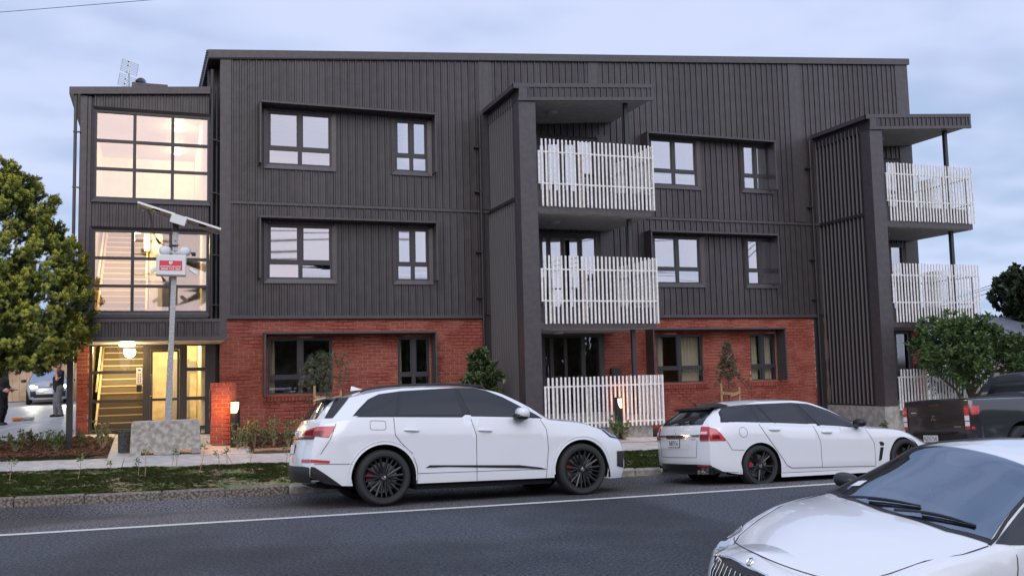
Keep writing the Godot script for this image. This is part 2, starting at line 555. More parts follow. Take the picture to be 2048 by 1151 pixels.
func multi(called: String, mesh: Mesh, m: Material, parent: Node, tfs: Array, cols: Array) -> MultiMeshInstance3D:
	var mm := MultiMesh.new()
	mm.transform_format = MultiMesh.TRANSFORM_3D
	mm.use_colors = true
	mm.mesh = mesh
	mm.instance_count = tfs.size()
	var buf := PackedFloat32Array()
	buf.resize(tfs.size() * 16)
	for i in tfs.size():
		var t: Transform3D = tfs[i]
		var c: Color = cols[i]
		var o := i * 16
		buf[o] = t.basis.x.x; buf[o + 1] = t.basis.y.x; buf[o + 2] = t.basis.z.x; buf[o + 3] = t.origin.x
		buf[o + 4] = t.basis.x.y; buf[o + 5] = t.basis.y.y; buf[o + 6] = t.basis.z.y; buf[o + 7] = t.origin.y
		buf[o + 8] = t.basis.x.z; buf[o + 9] = t.basis.y.z; buf[o + 10] = t.basis.z.z; buf[o + 11] = t.origin.z
		buf[o + 12] = c.r; buf[o + 13] = c.g; buf[o + 14] = c.b; buf[o + 15] = c.a
	mm.buffer = buf
	var o2 := MultiMeshInstance3D.new()
	o2.name = numbered(called) if parent == self else called
	o2.multimesh = mm
	o2.material_override = m
	parent.add_child(o2, true)
	return o2

# ---------------------------------------------------------------- ground, road, kerb, paths
const GZ := [-60.0, -30.0, 0.0, 3.6, 5.15, 8.45]

func gy(x: float, z: float) -> float:
	if z > 8.5:
		var prof := [[8.5, -0.455], [10.65, -0.325], [11.1, -0.337], [14.3, -0.345], [19.2, -0.69], [19.21, -0.57], [22.0, -0.25], [40.0, -0.15]]
		var k := 0
		while k < prof.size() - 2 and z > prof[k + 1][0]: k += 1
		return lerpf(prof[k][1], prof[k + 1][1], clampf((z - prof[k][0]) / (prof[k + 1][0] - prof[k][0]), 0, 1)) - 0.0112 * x
	var xs := clampf(x, -14.0, 30.0)
	var y0: float
	if xs < 0.5: y0 = lerpf(0.28, 0.13, clampf((xs + 3.0) / 3.5, -1.0, 1.0)) if xs > -3.0 else 0.28 - 0.03 * clampf(-3.0 - xs, 0, 3)
	else: y0 = 0.13 - 0.03 * (xs - 0.5)
	var ys := [0.95, 0.62, y0, -0.06 - 0.02 * x, -0.115 - 0.02 * x, -0.325 - 0.0145 * x]
	var j := 0
	while j < 4 and z > GZ[j + 1]: j += 1
	return lerpf(ys[j], ys[j + 1], clampf((z - GZ[j]) / (GZ[j + 1] - GZ[j]), 0, 1))

func strip(st: SurfaceTool, x0: float, x1: float, z0: float, z1: float, lift: float, nx: int, nz: int) -> void:
	grid(st, func(u, v): return Vector3(lerpf(x0, x1, u), gy(lerpf(x0, x1, u), lerpf(z1, z0, v)) + lift, lerpf(z1, z0, v)), nx, nz)

func make_ground() -> void:
	var st := mb()
	grid(st, func(u, v):
		var x := lerpf(-160.0, 160.0, u)
		var z := lerpf(8.3, -220.0, v * v)
		return Vector3(x, gy(x, z) - 0.06, z), 60, 40)
	grid(st, func(u, v):
		var x := lerpf(-160.0, 160.0, u)
		var z := lerpf(220.0, 19.5, 1.0 - v)
		return Vector3(x, gy(x, lerpf(220.0, 19.5, v)) - 0.04, lerpf(220.0, 19.5, v)), 60, 30)
	struct("ground", st, M.far_land)
	st = mb()
	strip(st, -70, 70, 8.5, 11.06, 0.0, 60, 6)
	struct("road_shoulder", st, M.shoulder)
	st = mb()
	strip(st, -70, 70, 11.06, 14.3, 0.0, 60, 3)
	strip(st, -70, 70, 14.3, 19.2, 0.0, 60, 3)
	struct("road", st, M.asphalt)
	st = mb()
	var n := FastNoiseLite.new()
	n.frequency = 3.0
	grid(st, func(u, v):
		var x := lerpf(-30.0, 34.0, u)
		var z := 11.06 + (0.055 if v < 0.5 else -0.055) + 0.012 * n.get_noise_2d(x * 4.0, v * 50.0) + 0.05 * sin(x * 0.35)
		return Vector3(x, gy(x, z) + 0.005, z), 640, 1)
	struct("road_marking", st, M.road_paint)
	# verge
	st = mb()
	grid(st, func(u, v):
		var x := lerpf(-30.0, 34.0, u)
		var z := lerpf(8.34, 5.17, v)
		return Vector3(x, gy(x, z) - 0.01 + 0.03 * n.get_noise_2d(x * 0.5, z * 0.5), z), 200, 16)
	struct("grass_verge", st, M.worn_turf)
	# kerb
	var kerb := Node3D.new()
	kerb.name = "kerb"
	add_child(kerb)
	kerb.set_meta("kind", "structure")
	var x := -9.0
	while x < 20.0:
		var old := x < 0.1
		var l := rng.randf_range(0.85, 1.05) if old else 1.0
		var s := mb()
		cbox(s, 0.004, l - 0.004, -0.22, 0.135, -0.13, 0.0, 0.022 if old else 0.035)
		var o := obj("kerb_stone", s, M.kerb_stone if old else M.kerb_new, kerb)
		o.position = Vector3(x, gy(x, 8.5) + rng.randf_range(-0.008, 0.008), 8.5 + rng.randf_range(-0.01, 0.01) * (1.5 if old else 0.3))
		o.rotation.z = -0.0135 + rng.randf_range(-0.006, 0.006)
		o.rotation.y = rng.randf_range(-0.008, 0.008)
		x += l
	for e in [[-70.0, -9.0], [20.0, 70.0]]:
		var s := mb()
		hexa(s, [Vector3(e[0], gy(e[0], 8.5) - 0.2, 8.5), Vector3(e[1], gy(e[1], 8.5) - 0.2, 8.5), Vector3(e[1], gy(e[1], 8.5) - 0.2, 8.37), Vector3(e[0], gy(e[0], 8.5) - 0.2, 8.37),
			Vector3(e[0], gy(e[0], 8.5) + 0.13, 8.5), Vector3(e[1], gy(e[1], 8.5) + 0.13, 8.5), Vector3(e[1], gy(e[1], 8.5) + 0.13, 8.37), Vector3(e[0], gy(e[0], 8.5) + 0.13, 8.37)])
		obj("kerb_run", s, M.kerb_new, kerb)
	st = mb()
	strip(st, -70, 70, 19.2, 19.5, 0.0, 40, 2)
	struct("near_kerb", st, M.kerb_new)
	# footpath slabs
	var path := Node3D.new()
	path.name = "footpath"
	add_child(path)
	path.set_meta("kind", "structure")
	x = -18.0
	var lens := [1.75, 0.95, 2.1, 1.9, 1.3, 1.75, 1.5]
	var i := 0
	while x < 30.0:
		var l: float = lens[i % lens.size()]
		i += 1
		slab_piece(path, "slab", x, x + l - 0.012, 3.6, 5.15, 0.0, M.path_concrete)
		x += l
	# entry path up to the doors
	var entry := Node3D.new()
	entry.name = "entry_path"
	add_child(entry)
	entry.set_meta("kind", "structure")
	var zb := [3.59, 2.35, 1.1, -0.05]
	for k in 3:
		slab_piece(entry, "slab", -2.26, -0.98, zb[k + 1], zb[k] - 0.012, 0.012, M.path_concrete)
		slab_piece(entry, "slab", -0.97, 0.10 + (0.33 if k == 0 else 0.0), zb[k + 1], zb[k] - 0.012, 0.012, M.path_concrete)
	slab_piece(entry, "threshold_slab", -3.2, -2.27, -0.05, 0.55, 0.02, M.path_concrete)
	# car park
	st = mb()
	strip(st, -26, -6.2, -30, 3.58, 0.004, 12, 12)
	strip(st, -6.2, -3.1, -30, 0.52, 0.004, 4, 12)
	struct("car_park", st, M.driveway)
	st = mb()
	grid(st, func(u, v):
		var a := Vector3(-5.9, 0, 0.9).lerp(Vector3(-4.05, 0, -11.5), u)
		var px: float = a.x + (v - 0.5) * 0.10
		return Vector3(px, gy(px, a.z) + 0.010, a.z), 20, 1, true)
	struct("parking_line", st, M.road_paint)
	# garden beds
	st = mb()
	for b in [[-6.2, -2.27, 0.5, 3.59], [0.44, 6.75, 0.0, 3.59], [10.55, 17.4, 0.0, 3.59], [21.3, 30.0, -6.0, 3.59], [6.75, 7.3, 2.42, 3.59]]:
		var q: Array = b
		grid(st, func(u, v):
			var px: float = lerpf(q[0], q[1], u)
			var pz: float = lerpf(q[3], q[2], v)
			return Vector3(px, gy(px, pz) - 0.004 + 0.035 * n.get_noise_2d(px, pz), pz), 40, 20)
	struct("garden_soil", st, M.soil)
	# concrete aprons in front of the two patios
	st = mb()
	strip(st, 7.3, 10.54, 2.5, 3.59, 0.01, 6, 2)
	strip(st, 17.42, 21.29, 2.5, 3.59, 0.01, 6, 2)
	struct("patio_apron", st, M.path_concrete)

func slab_piece(parent: Node, called: String, x0: float, x1: float, z0: float, z1: float, lift: float, m: Material) -> void:
	var st := mb()
	var p := []
	for y in [-0.12, lift]:
		for q in [[x0, z1], [x1, z1], [x1, z0], [x0, z0]]:
			p.append(Vector3(q[0], gy(q[0], q[1]) + y, q[1]))
	hexa(st, p)
	obj(called, st, m, parent)

# ---------------------------------------------------------------- the apartment building
var bricks_all := []
const RIB := [[0.0, 0.0], [0.001, -0.03], [0.013, -0.03], [0.017, 0.026], [0.050, 0.026], [0.054, -0.03], [0.066, -0.03], [0.067, 0.0], [0.122, 0.0], [0.127, -0.007], [0.132, 0.0], [0.19, 0.0]]

func minus(iv: Array, lo: float, hi: float) -> Array:
	var out := []
	for q in iv:
		if hi <= q[0] or lo >= q[1]: out.append(q)
		else:
			if lo > q[0]: out.append([q[0], lo])
			if hi < q[1]: out.append([hi, q[1]])
	return out

# profiled steel sheets between two height lines, with rectangular openings left out
func clad(parent: Node, x0: float, x1: float, yb: Callable, yt: Callable, holes: Array, z: float, pitch := 0.19, called := "cladding_sheet") -> void:
	var k := pitch / 0.19
	var x := x0
	while x < x1 - 0.01:
		var sheets := {}
		var tray := 0
		while tray < 4 and x < x1 - 0.01:
			var xe := minf(x + pitch, x1)
			var cuts := [x, xe]
			for h in holes:
				for e in [h[0], h[1]]:
					if e > x + 0.001 and e < xe - 0.001: cuts.append(e)
			cuts.sort()
			for c in cuts.size() - 1:
				var a: float = cuts[c]
				var b: float = cuts[c + 1]
				var iv := [[-99.0, 99.0]]
				for h in holes:
					if h[0] < (a + b) / 2 and h[1] > (a + b) / 2: iv = minus(iv, h[2], h[3])
				for s in RIB.size() - 1:
					var p: float = x + RIB[s][0] * k
					var q: float = x + RIB[s + 1][0] * k
					if q <= a or p >= b: continue
					var pa := maxf(p, a)
					var qb := minf(q, b)
					var za: float = z + lerpf(RIB[s][1], RIB[s + 1][1], (pa - p) / maxf(q - p, 1e-6))
					var zb: float = z + lerpf(RIB[s][1], RIB[s + 1][1], (qb - p) / maxf(q - p, 1e-6))
					for w in iv:
						var l0: float = maxf(w[0], yb.call(pa)); var l1: float = maxf(w[0], yb.call(qb))
						var h0: float = minf(w[1], yt.call(pa)); var h1: float = minf(w[1], yt.call(qb))
						if h0 - l0 < 0.004 and h1 - l1 < 0.004: continue
						var key := "%.2f/%.2f" % [w[0], w[1]]
						if not sheets.has(key): sheets[key] = mb()
						quad(sheets[key], Vector3(pa, l0, za), Vector3(qb, l1, zb), Vector3(qb, h1, zb), Vector3(pa, h0, za))
			x = xe
			tray += 1
		for key in sheets: obj(called, sheets[key], [M.cladding, M.cladding_b, M.cladding, M.cladding_c, M.cladding_b][int(absf(x) * 37.0) % 5], parent)

# a backing wall with rectangular openings
func wall(st: SurfaceTool, x0: float, x1: float, y0: float, y1: float, z0: float, z1: float, holes: Array) -> void:
	var xs := [x0, x1]
	for h in holes:
		for e in [h[0], h[1]]:
			if e > x0 and e < x1 and not xs.has(e): xs.append(e)
	xs.sort()
	for i in xs.size() - 1:
		var mid: float = (xs[i] + xs[i + 1]) / 2
		var iv := [[y0, y1]]
		for h in holes:
			if h[0] < mid and h[1] > mid: iv = minus(iv, h[2], h[3])
		for q in iv:
			box(st, xs[i], xs[i + 1], q[0], q[1], z0, z1)

func lay_bricks(x0: float, x1: float, y0: float, y1: float, holes: Array, z: float, shift := 0.0) -> void:
	var row := 0
	var y := y0
	while y < y1 - 0.03:
		var yt := minf(y + 0.076, y1)
		var x := x0 - 0.24 + fposmod(shift + (0.12 if row % 2 else 0.0), 0.24)
		while x < x1:
			var iv := [[maxf(x, x0), minf(x + 0.23, x1)]]
			for h in holes:
				if h[2] < yt - 0.01 and h[3] > y + 0.01: iv = minus(iv, h[0], h[1])
			for q in iv:
				if q[1] - q[0] > 0.03: bricks_all.append([q[0], q[1], y, yt, z])
			x += 0.24
		y += 0.086
		row += 1

func brick_box(st: SurfaceTool, q: Array) -> void:
	var x0: float = q[0]; var x1: float = q[1]; var y0: float = q[2]; var y1: float = q[3]; var z: float = q[4]
	var c := 0.004
	var zb := z - 0.03
	quad(st, Vector3(x0 + c, y0 + c, z), Vector3(x1 - c, y0 + c, z), Vector3(x1 - c, y1 - c, z), Vector3(x0 + c, y1 - c, z))
	quad(st, Vector3(x0, y1, zb), Vector3(x0 + c, y1 - c, z), Vector3(x1 - c, y1 - c, z), Vector3(x1, y1, zb))
	quad(st, Vector3(x0, y0, zb), Vector3(x1, y0, zb), Vector3(x1 - c, y0 + c, z), Vector3(x0 + c, y0 + c, z))
	quad(st, Vector3(x0, y0, zb), Vector3(x0 + c, y0 + c, z), Vector3(x0 + c, y1 - c, z), Vector3(x0, y1, zb))
	quad(st, Vector3(x1, y0, zb), Vector3(x1, y1, zb), Vector3(x1 - c, y1 - c, z), Vector3(x1 - c, y0 + c, z))

func finish_bricks(parent: Node) -> void:
	bricks_all.sort_custom(func(a, b): return a[0] < b[0])
	var rest := [mb(), mb(), mb(), mb()]
	var full := mb()
	brick_box(full, [0.0, 0.23, 0.0, 0.076, 0.0])
	var fm := full.commit()
	var n := 0
	for q in bricks_all:
		var k := rng.randi() % 4
		var z: float = q[4] + rng.randf_range(-0.002, 0.0025)
		if n < 298 and q[1] - q[0] > 0.1:
			n += 1
			var o := node("brick", fm, M["brick_%d" % k], parent)
			o.position = Vector3(q[0], q[2], z)
			o.scale = Vector3((q[1] - q[0]) / 0.23, (q[3] - q[2]) / 0.076, 1)
		else:
			brick_box(rest[k], [q[0], q[1], q[2], q[3], z])
	for k in 4:
		var o := obj("brickwork", rest[k], M["brick_%d" % k], parent)
		o.set_meta("kind", "stuff")

func frame_ring(st: SurfaceTool, x0: float, x1: float, y0: float, y1: float, z0: float, z1: float, t: float) -> void:
	box(st, x0, x1, y1 - t, y1, z0, z1)
	box(st, x0, x1, y0, y0 + t, z0, z1)
	box(st, x0, x0 + t, y0 + t, y1 - t, z0, z1)
	box(st, x1 - t, x1, y0 + t, y1 - t, z0, z1)

func pane(parent: Node, x0: float, x1: float, y0: float, y1: float, z: float, m: Material) -> void:
	var st := mb()
	var a := rng.randf_range(-0.007, 0.007)    # no two sheets of glass hang quite alike
	var b := rng.randf_range(-0.007, 0.007)
	var bow := rng.randf_range(0.001, 0.003)
	grid(st, func(u, v): return Vector3(lerpf(x0, x1, u), lerpf(y0, y1, v), z + a * (u - 0.5) + b * (v - 0.5) - bow * 4.0 * (u * (1 - u) + v * (1 - v) - 0.25)), 6, 6)
	obj("pane", st, m, parent)

func window(parent: Node, x0: float, x1: float, y0: float, y1: float, z: float, m: Material, trim := true) -> Node3D:
	var st := mb()
	frame_ring(st, x0, x1, y0, y1, z - 0.07, z + 0.012, 0.035)
	var xm := (x0 + x1) / 2
	var yt := y0 + 0.40
	box(st, xm - 0.05, xm + 0.05, y0 + 0.035, y1 - 0.035, z - 0.06, z + 0.004)
	box(st, x0 + 0.035, xm - 0.05, yt - 0.045, yt + 0.045, z - 0.058, z + 0.001)
	box(st, xm + 0.05, x1 - 0.035, yt - 0.045, yt + 0.045, z - 0.058, z + 0.001)
	# sash edges inside each upper light
	for s in [[x0 + 0.035, xm - 0.05], [xm + 0.05, x1 - 0.035]]:
		frame_ring(st, s[0] + 0.001, s[1] - 0.001, yt + 0.046, y1 - 0.036, z - 0.05, z - 0.008, 0.028)
	var w := obj("window", st, M.frame, parent)
	for s in [[x0 + 0.03, xm - 0.045], [xm + 0.045, x1 - 0.03]]:
		pane(w, s[0], s[1], yt + 0.04, y1 - 0.03, z - 0.03, m)
		pane(w, s[0], s[1], y0 + 0.03, yt - 0.04, z - 0.03, m)
	if trim:
		var t := mb()
		var q := 0.115
		hexa_trim(t, x0 - q, x1 + q, y0 - q, y1 + 0.03, x0 - 0.004, x1 + 0.004, y0 - 0.004, y1 + 0.004, z + 0.05, z + 0.02)
		obj("window_trim", t, M.flashing, parent)
	return w

# sloping flat surround from an outer rectangle to an inner one
func hexa_trim(st: SurfaceTool, X0: float, X1: float, Y0: float, Y1: float, x0: float, x1: float, y0: float, y1: float, zo: float, zi: float) -> void:
	var o := [Vector3(X0, Y0, zo), Vector3(X1, Y0, zo), Vector3(X1, Y1, zo), Vector3(X0, Y1, zo)]
	var i := [Vector3(x0, y0, zi), Vector3(x1, y0, zi), Vector3(x1, y1, zi), Vector3(x0, y1, zi)]
	for k in 4:
		var l := (k + 1) % 4
		quad(st, o[k], o[l], i[l], i[k])
		var bk: Vector3 = o[k] - Vector3(0, 0, 0.07)
		var bl: Vector3 = o[l] - Vector3(0, 0, 0.07)
		quad(st, bk, bl, o[l], o[k])

func hood(parent: Node, x0: float, x1: float, yt: float, yl: float, yr: float, z: float) -> void:
	var st := mb()
	var p := 0.44
	cbox(st, x0, x1, yt - 0.055, yt, z, z + p, 0.006)
	cbox(st, x0, x0 + 0.045, yl, yt - 0.056, z, z + p - 0.004, 0.005)
	cbox(st, x1 - 0.045, x1, yr, yt - 0.056, z, z + p - 0.004, 0.005)
	obj("window_hood", st, M.flashing, parent)

func band(parent: Node, called: String, x0: float, x1: float, y0: float, y1: float, z0: float, z1: float, m: Material = null) -> MeshInstance3D:
	var st := mb()
	cbox(st, x0, x1, y0, y1, z0, z1, minf(0.008, (y1 - y0) * 0.2))
	return obj(called, st, m if m else M.flashing, parent)

func roof_y(x: float) -> float: return 9.436 + 0.0853 * (x - 0.23)
func tower_y(x: float) -> float: return 8.248 + 0.0834 * (x + 3.349)

func make_building() -> void:
	var B := thing("apartment_building", "three storey apartment building in dark ribbed steel over red brick with white picket balconies", "building")
	var big := [1.12, 2.665]
	var small := [4.32, 5.16]
	var Rbig := [11.73, 13.24]
	var Rsmall := [14.83, 15.715]
	var y3 := [6.69, 8.02]
	var y2 := [3.86, 5.19]
	var y1 := [1.05, 2.41]
	var holes_up := []
	var holes_low := []
	for h in [big, small, Rbig, Rsmall]:
		holes_up.append([h[0], h[1], y3[0], y3[1]])
		holes_up.append([h[0], h[1], y2[0], y2[1]])
		holes_low.append([h[0], h[1], y1[0], y1[1]])
	for ox in [0.0, 10.64]:
		holes_up.append([8.3 + ox, 10.0 + ox, 5.95, 7.86])
		holes_up.append([8.3 + ox, 10.0 + ox, 3.05, 5.14])
		holes_low.append([8.28 + ox, 9.98 + ox, 0.34, 2.41])
	# structure
	var st := mb()
	wall(st, 0.0, 21.2, 2.86, 9.25, -0.2, -0.012, holes_up)
	hexa(st, [Vector3(0, 9.25, -0.012), Vector3(21.2, 9.25, -0.012), Vector3(21.2, 9.25, -0.2), Vector3(0, 9.25, -0.2), Vector3(0, 9.26, -0.012), Vector3(21.2, 11.04, -0.012), Vector3(21.2, 11.04, -0.2), Vector3(0, 9.26, -0.2)])
	obj("wall", st, M.dark_metal, B)
	st = mb()
	wall(st, 0.0, 21.2, -0.4, 2.86, -0.2, -0.014, holes_low)
	obj("mortar_wall", st, M.mortar, B)
	st = mb()
	box(st, 0.0, 0.2, -0.4, 9.24, -9.0, -0.21)
	box(st, 21.0, 21.2, -0.6, 10.9, -9.0, -0.21)
	box(st, 0.21, 20.99, -0.4, 10.8, -9.2, -9.0)
	obj("end_wall", st, M.dark_metal, B)
	st = mb()
	for y in [[0.12, 0.30], [2.55, 2.86], [5.42, 5.73], [8.5, 8.7]]: box(st, 0.21, 20.99, y[0], y[1], -8.9, -0.205)
	box(st, 0.21, 20.99, 0.31, 8.49, -4.4, -4.25)
	for x in [3.5, 6.7, 10.85, 14.2, 17.3]: box(st, x, x + 0.12, 0.31, 8.49, -4.2, -0.21)
	obj("interior_wall", st, M.room_wall, B)
	# roof and its edges
	st = mb()
	hexa(st, [Vector3(-0.30, roof_y(-0.3) - 0.19, 0.09), Vector3(21.25, roof_y(21.25) - 0.19, 0.09), Vector3(21.25, roof_y(21.25) - 0.19, -9.4), Vector3(-0.52, roof_y(-0.52) - 0.19, -9.4),
		Vector3(-0.30, roof_y(-0.3) - 0.012, 0.09), Vector3(21.25, roof_y(21.25) - 0.012, 0.09), Vector3(21.25, roof_y(21.25) - 0.012, -9.4), Vector3(-0.52, roof_y(-0.52) - 0.012, -9.4)])
	var roof := obj("roof", st, M.dark_metal, B)
	st = mb()
	hexa(st, [Vector3(-0.30, roof_y(-0.3) - 0.165, 0.105), Vector3(21.28, roof_y(21.28) - 0.195, 0.105), Vector3(21.28, roof_y(21.28) - 0.195, 0.03), Vector3(-0.30, roof_y(-0.3) - 0.165, 0.03),
		Vector3(-0.30, roof_y(-0.3) + 0.03, 0.105), Vector3(21.28, roof_y(21.28), 0.105), Vector3(21.28, roof_y(21.28), 0.03), Vector3(-0.30, roof_y(-0.3) + 0.03, 0.03)])
	obj("fascia", st, M.flashing, roof)
	st = mb()
	for k in 46:   # ends of the roof sheets along the low eave
		var z := 0.05 - k * 0.2
		var xe := lerpf(-0.30, -0.52, k / 46.0)
		box(st, xe - 0.045, xe + 0.2, roof_y(xe) - 0.03, roof_y(xe) + 0.035, z - 0.06, z)
	obj("sheet_ends", st, M.dark_metal, roof)
	# steel cladding, storey by storey
	var top := func(x: float) -> float: return roof_y(x) - 0.18
	clad(B, 0.235, 21.0, func(_x): return 5.755, top, holes_up, 0.022)
	clad(B, 0.235, 21.0, func(_x): return 2.97, func(_x): return 5.67, holes_up, 0.022)
	for f in [[-0.016, 0.24], [20.72, 21.22]]:
		st = mb()
		hexa(st, [Vector3(f[0], 2.9, 0.052), Vector3(f[1], 2.9, 0.052), Vector3(f[1], 2.9, -0.21), Vector3(f[0], 2.9, -0.21), Vector3(f[0], roof_y(f[0]) - 0.19, 0.052), Vector3(f[1], roof_y(f[1]) - 0.19, 0.052), Vector3(f[1], roof_y(f[1]) - 0.19, -0.21), Vector3(f[0], roof_y(f[0]) - 0.19, -0.21)])
		obj("corner_flashing", st, M.flashing, B)
	for f in [[6.62, 6.98, 5.77], [9.86, 10.16, 8.6], [16.62, 17.02, 5.77], [10.05, 10.42, 5.95], [10.05, 10.42, 3.0]]:
		st = mb()
		var yt: float = roof_y(f[0]) - 0.19 if f[2] != 5.95 and f[2] != 3.0 else (8.0 if f[2] > 4 else 5.66)
		box(st, f[0], f[1], f[2], yt, 0.0, 0.046)
		obj("joint_flashing", st, M.flashing, B)
	band(B, "storey_flashing", 0.241, 20.71, 5.665, 5.745, 0.0, 0.062)
	band(B, "storey_flashing", -0.02, 6.64, 2.872, 2.965, -0.01, 0.085)
	band(B, "storey_flashing", 10.45, 17.28, 2.872, 2.965, -0.01, 0.085)
	band(B, "storey_flashing", 20.3, 21.23, 2.872, 2.965, -0.01, 0.085)
	# screws of the sheets
	st = mb()
	for y in [3.05, 3.62, 4.5, 5.3, 5.6, 5.9, 6.5, 7.4, 8.3, 8.9]:
		var x := 0.235 + 0.135
		while x < 20.6:
			var hit: bool = y > roof_y(x) - 0.25
			for h in holes_up:
				if x > h[0] - 0.14 and x < h[1] + 0.14 and y > h[2] - 0.14 and y < h[3] + 0.1: hit = true
			if not hit: box(st, x - 0.008, x + 0.008, y - 0.008, y + 0.008, 0.02, 0.031)
			x += 0.19
	tag(obj("screws", st, M.dark_metal, B), "", "", "", "stuff")
	# windows
	for h in [big, small, Rbig, Rsmall]:
		window(B, h[0], h[1], y3[0], y3[1], 0.03, M.window_pane)
		window(B, h[0], h[1], y2[0], y2[1], 0.03, M.window_pane)
		window(B, h[0], h[1], y1[0], y1[1], -0.06, M.low_pane, false)
	hood(B, 0.88, 5.32, 8.175, 6.63, 6.62, 0.0)
	hood(B, 0.87, 5.31, 5.345, 3.83, 3.82, 0.0)
	hood(B, 0.985, 5.24, 2.545, 1.01, 0.99, 0.0)
	hood(B, 11.45, 15.74, 8.11, 6.645, 6.645, 0.0)
	hood(B, 11.45, 15.70, 5.315, 3.83, 3.83, 0.0)
	hood(B, 11.40, 15.78, 2.575, 1.05, 1.045, 0.0)
	# curtains
	for c in [[11.78, 12.05, 1], [12.53, 13.2, 1], [14.87, 15.2, 1], [15.28, 15.68, 1], [1.17, 1.30, 1], [4.36, 4.47, 1], [13.05, 13.2, 3], [11.76, 11.95, 3], [15.52, 15.68, 3], [15.5, 15.68, 2], [13.08, 13.2, 2], [14.87, 14.95, 2]]:
		var yy: Array = [y1, y2, y3][c[2] - 1]
		st = mb()
		var n: int = maxi(2, int((c[1] - c[0]) / 0.11))
		grid(st, func(u, v): return Vector3(lerpf(c[0], c[1], u), lerpf(yy[0] - 0.1, yy[1] + 0.04, v), -0.24 + 0.035 * sin(u * n * TAU + sin(v * 2.0 + c[0]) * 0.8) * (0.7 + 0.3 * v)), n * 8, 4)
		obj("curtain", st, M.curtain, B)
	st = mb()
	box(st, 11.2, 13.6, 0.4, 2.54, -2.2, -2.1)
	obj("ochre_partition", st, M.ochre_wall, B)
	# brick skin
	lay_bricks(0.0, 6.66, 0.13, 2.87, holes_low, 0.0, 0.07)
	lay_bricks(9.98, 17.1, -0.30, 2.87, holes_low, 0.0, 0.02)
	lay_bricks(20.62, 21.2, -0.3, 2.87, holes_low, 0.0, 0.11)
	lay_bricks(-3.1, -2.845, 0.30, 2.30, [], 0.0, 0.0)
	for s in [[1.0, 2.80], [4.2, 5.28], [11.61, 13.36], [14.7, 15.84]]:
		var x: float = s[0]
		while x < s[1] - 0.03:
			bricks_all.append([x, x + 0.074, 0.885, 0.985, 0.035])
			x += 0.084
		band(B, "sill", s[0], s[1], 0.985, 1.045, -0.1, 0.03, M.brick_1)
	finish_bricks(B)
	st = mb()
	box(st, -3.1, -2.845, 0.28, 2.3, -0.3, -0.014)
	obj("pier", st, M.mortar, B)
	for x in [6.665, 17.105]: band(B, "corner_flashing", x, x + 0.36, -0.3, 2.868, -0.012, 0.012, M.dark_metal)
	band(B, "footing", 0.3, 6.66, -0.1, 0.128, -0.02, 0.07, M.concrete)
	make_balcony(B, 0.0, 0.05)
	make_balcony(B, 10.64, 0.27)
	for p in [6.60, 17.2]:
		st = mb()
		tube(st, [Vector3(p, 0.1, 0.11), Vector3(p, 8.3, 0.11)], 0.035, 0.035, 10)
		for y in [3.4, 4.6, 6.2, 7.4]: box(st, p - 0.16, p + 0.02, y, y + 0.03, 0.02, 0.15)
		obj("downpipe", st, M.dark_metal, B)
	for v in [[10.26, 10.54, 1.17, 1.51], [20.85, 21.1, 1.15, 1.4]]:
		st = mb()
		cbox(st, v[0], v[1], v[2], v[3], 0.01, 0.1, 0.01)
		for k in 4: box(st, v[0] + 0.03, v[1] - 0.03, v[2] + 0.04 + k * 0.07, v[2] + 0.075 + k * 0.07, 0.1, 0.112)
		obj("meter_box", st, M.dark_metal, B)
	make_tower(B)

